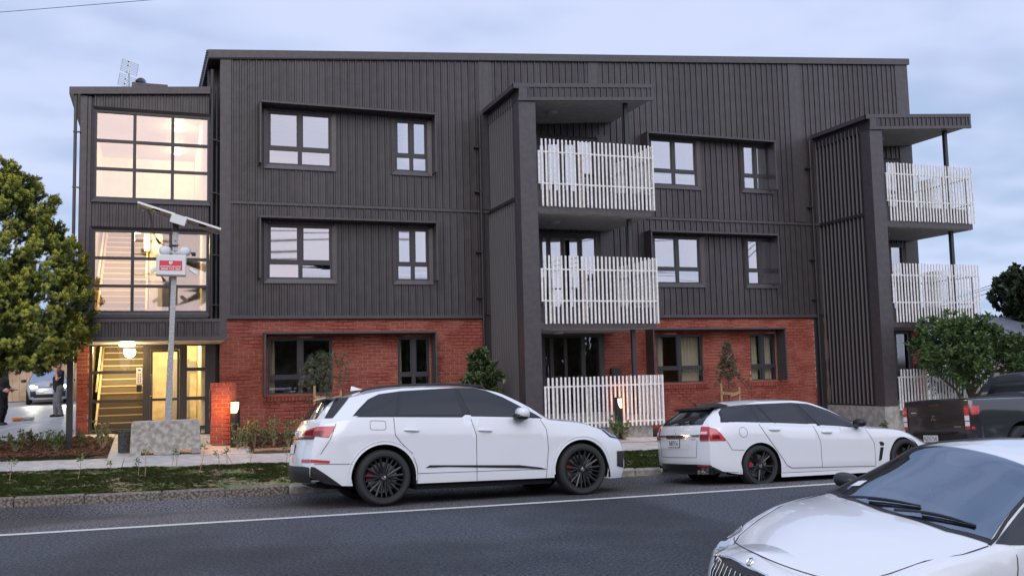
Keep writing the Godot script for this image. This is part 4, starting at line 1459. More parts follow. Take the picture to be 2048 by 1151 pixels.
func car_body(S: Dictionary, car: Node, paint: Material) -> void:
	var xs := []
	var n := 70
	for k in n + 1: xs.append(lerpf(S.x0, S.x1, k / float(n)))
	for e in [0.004, 0.012, 0.03, 0.06]:
		xs.append(S.x0 + e)
		xs.append(S.x1 - e)
	for a in S.arch:
		for k in 25: xs.append(a[0] + a[2] * cos(PI * k / 24.0))
		for e in [-1, 1]: xs.append(a[0] + e * (a[2] + 0.0015))
	xs.sort()
	var st := mb()
	for s in [1.0, -1.0]:
		var rows := []
		for x in xs:
			var yb := cv(S.sill, x)
			for a in S.arch:
				var d: float = absf(x - a[0])
				if d <= a[2]: yb = maxf(yb, a[1] + sqrt(maxf(a[2] * a[2] - d * d, 0.0)))
			rows.append(ring(S, x, minf(yb, cv(S.B, x) - 0.02), s))
		# rows run along x: skin with u = ring, v = x
		var P := rows
		var nv := P.size() - 1
		var nu: int = P[0].size() - 1
		var N := []
		for j in nv + 1:
			var row := PackedVector3Array()
			for i in nu + 1:
				var du: Vector3 = P[j][mini(i + 1, nu)] - P[j][maxi(i - 1, 0)]
				if i == nu: du = Vector3(0, 0, -s) * 0.05
				var dv: Vector3 = P[mini(j + 1, nv)][i] - P[maxi(j - 1, 0)][i]
				var c: Vector3 = dv.cross(du) * s
				row.append(c.normalized() if c.length_squared() > 1e-14 else Vector3(0, 1, 0))
			N.append(row)
		for j in nv:
			for i in nu:
				var c: Vector3 = (P[j][i] + P[j + 1][i + 1]) * 0.5
				if S.has("cut") and S.cut.call(c): continue
				if s > 0:
					tri3(st, P[j][i], P[j + 1][i], P[j + 1][i + 1], N[j][i], N[j + 1][i], N[j + 1][i + 1])
					tri3(st, P[j][i], P[j + 1][i + 1], P[j][i + 1], N[j][i], N[j + 1][i + 1], N[j][i + 1])
				else:
					tri3(st, P[j][i], P[j + 1][i + 1], P[j + 1][i], N[j][i], N[j + 1][i + 1], N[j + 1][i])
					tri3(st, P[j][i], P[j][i + 1], P[j + 1][i + 1], N[j][i], N[j][i + 1], N[j + 1][i + 1])
		# ends
		for e in 2:
			var endr: PackedVector3Array = P[0] if e == 0 else P[nv]
			var fx := func(u, v):
				var q: Vector3 = endr[roundi(v * nu)]
				var z: float = q.z * (1.0 - u)
				var bulge: float = (S.rb if e == 0 else -S.fb) * (1.0 - pow(1.0 - u, 2.4))
				return Vector3(q.x - bulge, q.y, z)
			grid(st, fx, 14, nu, (e == 0) == (s < 0))
	obj("body", st, paint, car)
	# wheel wells and underbody
	st = mb()
	for a in S.arch:
		var w: float = half_at(S, a[0], a[1] + a[2] * 0.7) - 0.02
		for s in [1.0, -1.0]:
			grid(st, func(u, v):
				var t: float = PI * u
				return Vector3(a[0] - (a[2] + 0.004) * cos(t), a[1] + (a[2] + 0.004) * sin(t) - 0.12 * (1 - sin(t)), s * lerpf(w - 0.42, w, v)), 20, 2, s > 0)
			box(st, a[0] - a[2], a[0] + a[2], a[1] - 0.1, a[1] + a[2], s * (w - 0.42) - 0.01, s * (w - 0.42) + 0.01)
	box(st, S.x0 + 0.25, S.x1 - 0.4, 0.24, 0.34, -0.62, 0.62)
	box(st, S.arch[0][0] + S.arch[0][2] + 0.02, S.arch[1][0] - S.arch[1][2] - 0.02, 0.19, 0.30, -cv(S.Wm, 1.4) + 0.10, cv(S.Wm, 1.4) - 0.10)
	box(st, S.x0 + 0.12, S.arch[0][0] - S.arch[0][2] - 0.02, 0.26, 0.40, -0.7, 0.7)
	obj("underbody", st, M.wheel_well, car)

func span_at(poly: Array, x: float) -> Array:
	var lo := 1e9
	var hi := -1e9
	for k in poly.size():
		var p = poly[k]
		var q = poly[(k + 1) % poly.size()]
		if (p[0] <= x and q[0] >= x) or (q[0] <= x and p[0] >= x):
			var ys := [p[1], q[1]] if absf(q[0] - p[0]) < 1e-9 else [lerpf(p[1], q[1], (x - p[0]) / (q[0] - p[0]))]
			for y in ys:
				lo = minf(lo, y)
				hi = maxf(hi, y)
	return [lo, hi]

# lay a shape drawn in two coordinates on a surface at(a, b) -> Vector3, lifted by eps along its outside
func patch(st: SurfaceTool, poly: Array, at: Callable, outside: Vector3, eps: float, n := 26, m := 6) -> void:
	var xs := []
	for p in poly:
		if not xs.has(p[0]): xs.append(p[0])
	xs.sort()
	var a: float = xs[0]
	var b: float = xs[xs.size() - 1]
	for k in range(1, n): xs.append(lerpf(a, b, k / float(n)))
	xs.sort()
	var rows := []
	var h := 0.004
	for x in xs:
		var sp := span_at(poly, clampf(x, a + 1e-5, b - 1e-5))
		var row := []
		for j in m + 1:
			var y: float = lerpf(sp[0], sp[1], j / float(m))
			var p: Vector3 = at.call(x, y)
			var nn: Vector3 = (at.call(x + h, y) - at.call(x - h, y)).cross(at.call(x, y + h) - at.call(x, y - h))
			if nn.dot(outside) < 0: nn = -nn
			nn = nn.normalized()
			row.append([p + nn * eps, nn])
		rows.append(row)
	for i in rows.size() - 1:
		for j in m:
			var A = rows[i][j]; var B = rows[i + 1][j]; var C = rows[i + 1][j + 1]; var D = rows[i][j + 1]
			var f: Vector3 = (B[0] - A[0]).cross(D[0] - A[0]) + (D[0] - C[0]).cross(B[0] - C[0])
			if f.dot(outside) >= 0:
				tri3(st, A[0], B[0], C[0], A[1], B[1], C[1])
				tri3(st, A[0], C[0], D[0], A[1], C[1], D[1])
			else:
				tri3(st, A[0], C[0], B[0], A[1], C[1], B[1])
				tri3(st, A[0], D[0], C[0], A[1], D[1], C[1])

func on_side(S: Dictionary, st: SurfaceTool, poly: Array, eps: float, s := 1.0) -> void:
	patch(st, poly, func(x, y): return Vector3(x, y, s * half_at(S, x, y)), Vector3(0, 0, s), eps)

func on_rear(S: Dictionary, st: SurfaceTool, poly: Array, eps: float) -> void:
	patch(st, poly, func(z, y): return Vector3(rear_x(S, y, z), y, z), Vector3(-1, 0, 0), eps)

func on_front(S: Dictionary, st: SurfaceTool, poly: Array, eps: float) -> void:
	patch(st, poly, func(z, y): return Vector3(front_x(S, y, z), y, z), Vector3(1, 0, 0), eps)

func on_top(S: Dictionary, st: SurfaceTool, poly: Array, eps: float) -> void:
	patch(st, poly, func(x, z):
		var y: float = top_at(S, x, z)
		return Vector3(warp_x(S, x, y), y, z), Vector3(0, 1, 0), eps, 26, 14)

func seam_side(S: Dictionary, st: SurfaceTool, line: Array, s := 1.0, r := 0.0032) -> void:
	var pts := []
	for k in line.size() - 1:
		for j in 6:
			var t: float = j / 6.0
			var x: float = lerpf(line[k][0], line[k + 1][0], t)
			var y: float = lerpf(line[k][1], line[k + 1][1], t)
			pts.append(Vector3(x, y, s * (half_at(S, x, y) + 0.0035)))
	var e = line[line.size() - 1]
	pts.append(Vector3(e[0], e[1], s * (half_at(S, e[0], e[1]) + 0.0035)))
	tube(st, pts, r, r, 5)

func scaled(poly: Array, k: float) -> Array:
	return poly.map(func(p): return [p[0] * k, p[1] * k])

func wheel(car: Node, at: Vector3, r: float, rim: float, width: float, style: int, s: float, caliper := true) -> void:
	var W := Node3D.new()
	var key := "%d/wheel" % car.get_instance_id()
	var n: int = taken.get(key, 0)
	taken[key] = n + 1
	W.name = "wheel" if n == 0 else "wheel_%03d" % n
	car.add_child(W)
	W.position = at
	var d := Vector3(0, 0, s)
	var h := width / 2
	var st := mb()
	lathe(st, Vector3.ZERO, d, [[-h, rim], [-h - 0.006, (rim + r) / 2], [-h + 0.018, r - 0.012], [-h + 0.045, r], [h - 0.045, r], [h - 0.018, r - 0.012], [h + 0.002, r - 0.03], [h + 0.007, (rim + r) / 2], [h + 0.004, rim + 0.012], [h - 0.002, rim]], 48)
	for q in [-0.06, -0.02, 0.02, 0.06]: lathe(st, Vector3.ZERO, d, [[q - 0.004, r + 0.001], [q - 0.002, r + 0.0035], [q + 0.002, r + 0.0035], [q + 0.004, r + 0.001]], 32)
	obj("tyre", st, M.rubber, W)
	st = mb()
	lathe(st, Vector3.ZERO, d, [[h - 0.004, rim + 0.005], [h + 0.006, rim], [h + 0.004, rim - 0.012], [h - 0.012, rim - 0.022], [-h, rim - 0.04]], 48)
	var spokes := []   # [angle, hub angle, half width in, half width out]
	if style == 0:
		for k in 5:
			var a: float = TAU * k / 5.0 + PI / 2
			for q in [[-0.10, -0.20, 0.020, 0.016], [0.10, 0.20, 0.020, 0.016], [-0.28, -0.50, 0.015, 0.010], [0.28, 0.50, 0.015, 0.010]]: spokes.append([a + q[1], a + q[0], q[2], q[3]])
	elif style == 1:
		for k in 5:
			var a: float = TAU * k / 5.0 - PI / 2
			for q in [[-0.16, -0.24, 0.017, 0.015], [0.16, 0.24, 0.017, 0.015], [0.0, 0.0, 0.012, 0.008]]: spokes.append([a + q[1], a + q[0], q[2], q[3]])
	else:
		for k in 6:
			var a: float = TAU * k / 6.0
			spokes.append([a - 0.12, a - 0.08, 0.022, 0.02])
			spokes.append([a + 0.12, a + 0.08, 0.022, 0.02])
	for q in spokes:
		var i := Vector3(cos(q[1]), sin(q[1]), 0) * 0.055
		var o := Vector3(cos(q[0]), sin(q[0]), 0) * (rim - 0.010)
		var t := Vector3(-sin(q[0]), cos(q[0]), 0)
		var zi: float = s * (h - 0.045)
		var zo: float = s * (h - 0.012)
		var b := Vector3(0, 0, -s * 0.035)
		var p0: Vector3 = i - t * q[2] + Vector3(0, 0, zi); var p1: Vector3 = i + t * q[2] + Vector3(0, 0, zi)
		var p2: Vector3 = o + t * q[3] + Vector3(0, 0, zo); var p3: Vector3 = o - t * q[3] + Vector3(0, 0, zo)
		var m0: Vector3 = (p0 + p1) / 2 + Vector3(0, 0, s * 0.012); var m1: Vector3 = (p2 + p3) / 2 + Vector3(0, 0, s * 0.006)
		if s > 0:
			quad(st, p0, m0, m1, p3); quad(st, m0, p1, p2, m1)
			quad(st, p1, p1 + b, p2 + b, p2); quad(st, p3, p3 + b, p0 + b, p0)
		else:
			quad(st, p3, m1, m0, p0); quad(st, m1, p2, p1, m0)
			quad(st, p2, p2 + b, p1 + b, p1); quad(st, p0, p0 + b, p3 + b, p3)
	lathe(st, Vector3.ZERO, d, [[h - 0.09, 0.075], [h - 0.045, 0.072], [h - 0.032, 0.058], [h - 0.030, 0.0]], 24)
	var rm := obj("rim", st, M.rim_black, W)
	st = mb()
	lathe(st, Vector3.ZERO, d, [[h - 0.033, 0.030], [h - 0.026, 0.029], [h - 0.024, 0.0]], 20)
	obj("centre_cap", st, M.chrome if style < 2 else M.rim_black, W)
	st = mb()
	lathe(st, Vector3.ZERO, d, [[-0.02, rim * 0.72], [0.0, rim * 0.72], [0.0, 0.08], [0.01, 0.08]], 32)
	obj("brake_disc", st, M.disc_steel, W)
	st = mb()
	lathe(st, Vector3.ZERO, d, [[-h + 0.01, rim - 0.03], [-0.03, rim - 0.05], [-0.03, 0.0]], 24)
	obj("rim_inside", st, M.wheel_well, W)
	if caliper:
		st = mb()
		for k in 6:
			var a0: float = PI * 0.86 + k * 0.10
			var a1: float = a0 + 0.10
			var p := []
			for z in [-0.01, s * 0.045]:
				for q in [[a0, 0.5], [a1, 0.5], [a1, 0.80], [a0, 0.80]]: p.append(Vector3(cos(q[0]) * rim * q[1], sin(q[0]) * rim * q[1], z))
			if s > 0: hexa_z(st, p)
			else: hexa_z(st, [p[4], p[5], p[6], p[7], p[0], p[1], p[2], p[3]])
		obj("caliper", st, M.caliper_red, W)

func hexa_z(st: SurfaceTool, p: Array) -> void:
	# back ring p0..p3 and front ring p4..p7
	quad(st, p[4], p[7], p[6], p[5])
	for k in 4:
		var l := (k + 1) % 4
		quad(st, p[l], p[k], p[k + 4], p[l + 4])

func blob(st: SurfaceTool, c: Vector3, r: Vector3, p := 2.0, nu := 20, nv := 12) -> void:
	grid(st, func(u, v):
		var a: float = TAU * u
		var b: float = PI * (v - 0.5)
		var d := Vector3(cos(a) * cos(b), sin(b), -sin(a) * cos(b))
		var q: float = pow(pow(absf(d.x), p) + pow(absf(d.y), p) + pow(absf(d.z), p), -1.0 / p)
		return c + d * q * r, nu, nv)

func plate(car: Node, text: String, at: Vector3, basis: Basis, w := 0.36, h := 0.125) -> void:
	var st := mb()
	cbox(st, -w / 2 - 0.006, w / 2 + 0.006, -h / 2 - 0.006, h / 2 + 0.006, -0.012, -0.001, 0.003)
	var o := obj("number_plate", st, M.trim_black, car)
	o.transform = Transform3D(basis, at)
	st = mb()
	cbox(st, -w / 2, w / 2, -h / 2, h / 2, -0.004, 0.002, 0.001)
	obj("plate_face", st, M.plate_white, o)
	if text:
		var t := lettering(text, 0.08, w * 0.86, 0.002, true, "Droid Sans Mono")
		var l := node("plate_number", t, M.plate_ink, o)
		l.position = Vector3(0, 0, 0.0035)
		l.scale = Vector3(1, 1.35, 1)

func door_handle(S: Dictionary, parent: Node, x: float, y: float, drop: float, s: float, m: Material) -> void:
	var st := mb()
	var pts := []
	for k in 9:
		var t: float = k / 8.0
		var px: float = x + 0.20 * t
		var py: float = y - drop * t
		pts.append(Vector3(px, py, s * (half_at(S, px, py) + 0.012 + 0.026 * sin(PI * t))))
	tube(st, pts, 0.017, 0.017, 8)
	obj("handle", st, m, parent)

# place a car: contact point of its near rear tyre, half width at the tyre, slope along and across
func park(car: Node3D, contact: Vector3, hw: float, along: float, across: float) -> void:
	var bx := Vector3(cos(along), sin(along), 0)
	var bz := Vector3(0, sin(across), cos(across))
	bz = (bz - bx * bz.dot(bx)).normalized()
	var b := Basis(bx, bz.cross(bx), bz)
	car.transform = Transform3D(b, contact - bz * hw)

func make_cars() -> void:
	make_tall_suv()
	make_wagon()
	make_pickup()
	make_coupe()
	make_hatch()

func doors(S: Dictionary, car: Node, polys: Array, handles: Array, paint: Material) -> void:
	for s in [1.0, -1.0]:
		for k in polys.size():
			var st := mb()
			on_side(S, st, polys[k], 0.004, s)
			var d := obj("door", st, paint, car)
			if k < handles.size(): door_handle(S, d, handles[k][0], handles[k][1], handles[k][2], s, paint)

func side_glass(S: Dictionary, car: Node, outline: Array, panes: Array, m: Material) -> void:
	for s in [1.0, -1.0]:
		var st := mb()
		on_side(S, st, outline, 0.005, s)
		obj("window_surround", st, M.trim_black, car)
		for p in panes:
			st = mb()
			on_side(S, st, p, 0.009, s)
			obj("side_window", st, m, car)

func make_tall_suv() -> void:
	var car := thing("tall_suv", "white sport utility vehicle with black wheels and roof rail, parked nearest the glazed stair tower", "car", Vector3.ZERO, "white cars parked at the far kerb")
	var S := {
		"x0": -1.00, "x1": 3.78, "rl": 0.45, "rd": 0.10, "fl": 0.75, "fd": 0.20, "wl": 1.5, "rb": 0.14, "fb": 0.20,
		"B": [[-1.0, 1.16], [-0.37, 1.205], [0.2, 1.195], [1.2, 1.17], [2.35, 1.12], [2.6, 1.095], [3.2, 1.035], [3.55, 0.955], [3.78, 0.85]],
		"R": [[-1.0, 1.46], [-0.6, 1.50], [-0.3, 1.545], [0.3, 1.605], [0.9, 1.618], [1.4, 1.60], [1.75, 1.545], [2.05, 1.42], [2.30, 1.275], [2.52, 1.13], [2.65, 1.105], [3.2, 1.055], [3.55, 0.975], [3.78, 0.865]],
		"T": [[-1.0, 1.50], [-0.64, 1.545], [-0.3, 1.60], [0.36, 1.665], [0.9, 1.675], [1.42, 1.655], [1.75, 1.60], [2.05, 1.48], [2.30, 1.345], [2.6, 1.19], [2.75, 1.15], [2.95, 1.14], [3.21, 1.105], [3.5, 1.045], [3.78, 0.95]],
		"Wm": [[-1.0, 0.97], [0.0, 0.99], [1.5, 0.985], [3.0, 0.985], [3.78, 0.96]],
		"Wr": [[-1.0, 0.60], [-0.3, 0.615], [0.9, 0.63], [1.42, 0.63], [1.75, 0.645], [2.05, 0.69], [2.30, 0.76], [2.52, 0.85], [3.0, 0.86], [3.78, 0.80]],
		"side": [[0.0, 0.955], [0.12, 0.985], [0.30, 0.990], [0.55, 0.996], [0.75, 1.0], [0.86, 0.985], [1.0, 0.955]],
		"ro": [[0.28, 0.07], [0.47, 0.0], [0.65, 0.015], [0.93, 0.07], [1.10, 0.13], [1.21, 0.20], [1.52, 0.44]],
		"fo": [[0.25, 0.05], [0.42, 0.0], [0.65, 0.02], [0.78, 0.07], [0.9, 0.18], [1.0, 0.30]],
		"sill": [[-1.0, 0.42], [-0.62, 0.29], [-0.3, 0.28], [3.2, 0.27], [3.55, 0.22], [3.78, 0.22]],
		"arch": [[0.0, 0.371, 0.462], [2.99, 0.365, 0.452]],
	}
	car_body(S, car, M.white_paint)
	var k := 0.985
	var rear_door := [[0.15, 1.185], [0.165, 0.95], [0.25, 0.84], [0.40, 0.70], [0.475, 0.50], [0.478, 0.42], [1.335, 0.41], [1.335, 0.92], [1.265, 1.165]]
	var front_door := [[1.275, 1.165], [1.345, 0.92], [1.346, 0.41], [2.40, 0.41], [2.44, 0.70], [2.42, 0.98], [2.34, 1.115]]
	doors(S, car, [rear_door, front_door], [[0.29, 1.018, 0.015], [1.37, 0.99, 0.015]], M.white_paint)
	var glass := []
	for p in [[[-0.375, 1.237], [-0.134, 1.464], [0.042, 1.536], [0.285, 1.565], [0.165, 1.226]], [[0.213, 1.226], [0.342, 1.577], [1.125, 1.613], [1.183, 1.209]], [[1.304, 1.199], [1.187, 1.607], [1.426, 1.603], [1.616, 1.562], [1.863, 1.455], [2.112, 1.312], [2.307, 1.200], [2.37, 1.160]]]:
		glass.append(scaled(p, k))
	side_glass(S, car, scaled([[-0.44, 1.224], [-0.33, 1.335], [-0.17, 1.475], [0.0, 1.550], [0.33, 1.592], [1.13, 1.632], [1.44, 1.628], [1.63, 1.588], [1.88, 1.482], [2.13, 1.338], [2.33, 1.222], [2.43, 1.150], [1.3, 1.186], [0.2, 1.212]], k), glass, M.car_glass)
	for s in [1.0, -1.0]:
		var st := mb()
		for line in [[[0.145, 1.19], [0.158, 0.95], [0.245, 0.835], [0.40, 0.695], [0.47, 0.50], [0.474, 0.28]], [[1.268, 1.17], [1.340, 0.92], [1.341, 0.28]], [[2.345, 1.12], [2.425, 0.98], [2.447, 0.70], [2.405, 0.28]], [[0.474, 0.415], [2.40, 0.405]], [[-0.65, 1.13], [-0.735, 0.91], [-0.86, 0.72]], [[-0.94, 0.590], [-0.44, 0.578]], [[-0.40, 0.575], [-0.42, 0.50]]]: seam_side(S, st, line, s)
		obj("panel_gap", st, M.gap_black, car)
		st = mb()
		seam_side(S, st, [[-0.19, 1.14], [-0.19, 1.05], [-0.17, 1.03], [0.01, 1.025], [0.03, 1.045], [0.03, 1.13], [0.01, 1.148], [-0.17, 1.155], [-0.19, 1.14]], s, 0.0025)
		obj("fuel_flap", st, M.gap_black, car)
		st = mb()
		on_side(S, st, scaled([[0.593, 0.497], [0.657, 0.530], [2.012, 0.482], [2.344, 0.436], [2.456, 0.404], [2.122, 0.435], [0.916, 0.498]], k), 0.016, s)
		obj("side_blade", st, M.trim_black, car)
		st = mb()   # flared arch lips
		for a in S.arch:
			for q in [[0.0, 0.010], [0.042, 0.006]]:
				var pts := []
				for j in 31:
					var t: float = -0.10 + (PI + 0.20) * j / 30.0
					var p := Vector2(a[0] - (a[2] + q[0]) * cos(t), a[1] + (a[2] + q[0]) * sin(t))
					if p.y > 0.30: pts.append(Vector3(p.x, p.y, s * (half_at(S, p.x, p.y) + 0.002)))
				tube(st, pts, q[1], q[1], 8)
		obj("arch_flare", st, M.white_paint, car)
		st = mb()
		on_side(S, st, [[-0.93, 1.075], [-0.955, 0.965], [-0.755, 0.940], [-0.655, 1.090], [-0.86, 1.088]], 0.012, s)
		on_rear(S, st, [[s * 0.42, 0.975], [s * 0.52, 1.040], [s * 0.85, 1.088], [s * 0.858, 0.945], [s * 0.70, 0.945]], 0.012)
		obj("tail_light", st, M.lens_red, car)
		st = mb()
		on_side(S, st, [[-0.945, 1.03], [-0.955, 0.97], [-0.84, 0.955], [-0.80, 1.03]], 0.016, s)
		on_rear(S, st, [[s * 0.50, 0.985], [s * 0.60, 1.03], [s * 0.852, 1.05], [s * 0.856, 0.96]], 0.016)
		obj("tail_light_lens", st, M.lens_deep, car)
		st = mb()
		on_side(S, st, [[-0.98, 0.655], [-0.99, 0.612], [-0.745, 0.595], [-0.735, 0.63]], 0.008, s)
		on_rear(S, st, [[s * 0.62, 0.655], [s * 0.62, 0.61], [s * 0.862, 0.61], [s * 0.862, 0.655]], 0.008)
		obj("reflector", st, M.lens_red, car)
		st = mb()
		on_side(S, st, [[-0.98, 0.56], [-0.985, 0.43], [-0.80, 0.33], [-0.57, 0.285], [-0.60, 0.31], [-0.80, 0.46], [-0.93, 0.55]], 0.010, s)
		obj("rear_valance_side", st, M.trim_black, car)
		st = mb()
		on_side(S, st, [[-0.79, 1.20], [-0.585, 1.485], [-0.40, 1.50], [-0.69, 1.195]], 0.008, s)
		obj("rear_quarter_trim", st, M.trim_black, car)
		st = mb()   # headlamp
		on_side(S, st, [[3.34, 0.985], [3.50, 0.955], [3.66, 0.87], [3.72, 0.80], [3.52, 0.83]], 0.008, s)
		obj("headlamp_housing", st, M.trim_black, car)
		st = mb()
		on_side(S, st, [[3.37, 0.972], [3.50, 0.945], [3.64, 0.865], [3.66, 0.815], [3.53, 0.845]], 0.013, s)
		on_front(S, st, [[s * 0.55, 0.86], [s * 0.55, 0.76], [s * 0.735, 0.78], [s * 0.735, 0.88]], 0.010)
		obj("headlamp", st, M.lens_clear, car)
		st = mb()
		on_side(S, st, [[3.62, 0.62], [3.61, 0.40], [3.75, 0.37], [3.77, 0.62]], 0.010, s)
		on_front(S, st, [[s * 0.50, 0.58], [s * 0.50, 0.34], [s * 0.745, 0.34], [s * 0.745, 0.62]], 0.010)
		obj("front_vent", st, M.trim_black, car)
		# mirror
		st = mb()
		blob(st, Vector3(2.02, 1.215, s * 1.07), Vector3(0.10, 0.085, 0.13), 2.6)
		var mi := obj("door_mirror", st, M.white_paint, car)
		st = mb()
		blob(st, Vector3(2.00, 1.165, s * 1.06), Vector3(0.11, 0.055, 0.125), 2.6)
		tube(st, [Vector3(2.08, 1.135, s * 0.92), Vector3(2.04, 1.15, s * 1.02)], 0.035, 0.025, 8)
		obj("mirror_base", st, M.trim_black, mi)
		# roof rail
		st = mb()
		var pts := []
		for j in 25:
			var x: float = lerpf(-0.25, 1.62, j / 24.0)
			var e: float = smoothstep(0.0, 0.06, j / 24.0) * smoothstep(1.0, 0.94, j / 24.0)
			pts.append(Vector3(x, top_at(S, x, 0.56) + 0.008 + 0.028 * e, s * 0.575))
		tube(st, pts, 0.016, 0.016, 8)
		obj("roof_rail", st, M.trim_black, car)
	var st := mb()
	on_rear(S, st, [[-0.62, 1.20], [-0.52, 1.46], [0.52, 1.46], [0.62, 1.20]], 0.008)
	obj("rear_window", st, M.car_glass, car)
	st = mb()
	on_rear(S, st, [[-0.93, 0.545], [-0.93, 0.34], [0.93, 0.34], [0.93, 0.545], [0.7, 0.56], [-0.7, 0.56]], 0.012)
	on_rear(S, st, [[-0.5, 0.955], [-0.5, 0.925], [0.86, 0.925], [0.86, 0.955]], 0.012)
	obj("rear_valance", st, M.trim_black, car)
	st = mb()   # roof spoiler
	grid(st, func(u, v):
		var z: float = lerpf(-0.58, 0.58, u)
		return Vector3(lerpf(-0.56, -0.74, v) - 0.04 * (1 - pow(z / 0.58, 2)), lerpf(top_at(S, -0.9, z) + 0.012, 1.50, v), z), 16, 4, true)
	grid(st, func(u, v):
		var z: float = lerpf(-0.58, 0.58, u)
		return Vector3(lerpf(-0.50, -0.74, v) - 0.04 * (1 - pow(z / 0.58, 2)), lerpf(1.44, 1.478, v), z), 16, 4)
	grid(st, func(u, v):
		var z: float = lerpf(-0.58, 0.58, u)
		return Vector3(-0.74 - 0.04 * (1 - pow(z / 0.58, 2)), lerpf(1.478, 1.50, v), z), 16, 1, true)
	obj("roof_spoiler", st, M.white_paint, car)
	st = mb()
	for s in [1.0, -1.0]:
		tube(st, [Vector3(-0.70, 0.375, s * 0.66), Vector3(-1.02, 0.365, s * 0.66)], 0.045, 0.048, 14)
		tube(st, [Vector3(-0.70, 0.375, s * 0.55), Vector3(-1.04, 0.365, s * 0.55)], 0.045, 0.048, 14)
	obj("exhaust_tip", st, M.chrome, car)
	st = mb()
	hexa(st, [Vector3(-0.28, 1.61, 0.012), Vector3(-0.10, 1.63, 0.012), Vector3(-0.10, 1.63, -0.012), Vector3(-0.28, 1.61, -0.012), Vector3(-0.27, 1.68, 0.004), Vector3(-0.24, 1.675, 0.004), Vector3(-0.24, 1.675, -0.004), Vector3(-0.27, 1.68, -0.004)])
	obj("roof_aerial", st, M.white_paint, car)
	plate(car, "", Vector3(rear_x(S, 0.79, 0) - 0.012, 0.79, 0), Basis(Vector3(0, 0, 1), Vector3(0.12, 0.99, 0), Vector3(-0.99, 0.12, 0)))
	st = mb()
	for q in 4:
		lathe_ring(st, Vector3(rear_x(S, 1.02, 0.0) - 0.012, 1.02, -0.105 + 0.07 * q), Vector3(-1, 0, 0), 0.046, 0.006)
	obj("badge", st, M.chrome, car)
	st = mb()
	on_top(S, st, [[1.52, -0.60], [1.80, -0.64], [2.3, -0.74], [2.55, -0.80], [2.66, -0.45], [2.70, 0.0], [2.66, 0.45], [2.55, 0.80], [2.3, 0.74], [1.80, 0.64], [1.52, 0.60]], 0.008)
	obj("windscreen", st, M.car_glass, car)
	for s in [1.0, -1.0]:
		wheel(car, Vector3(0.0, 0.376, s * 0.852), 0.378, 0.288, 0.285, 0, s)
		wheel(car, Vector3(2.99, 0.376, s * 0.852), 0.378, 0.288, 0.285, 0, s)
	park(car, Vector3(1.565, -0.325, 10.66), 0.99, -0.0183, 0.060)

func lathe_ring(st: SurfaceTool, c: Vector3, axis: Vector3, r: float, t: float) -> void:
	lathe(st, c, axis, [[-t, r - t], [0, r - 2 * t], [t, r - t], [0, r], [-t, r - t]].map(func(q): return [q[0], q[1]]), 28)

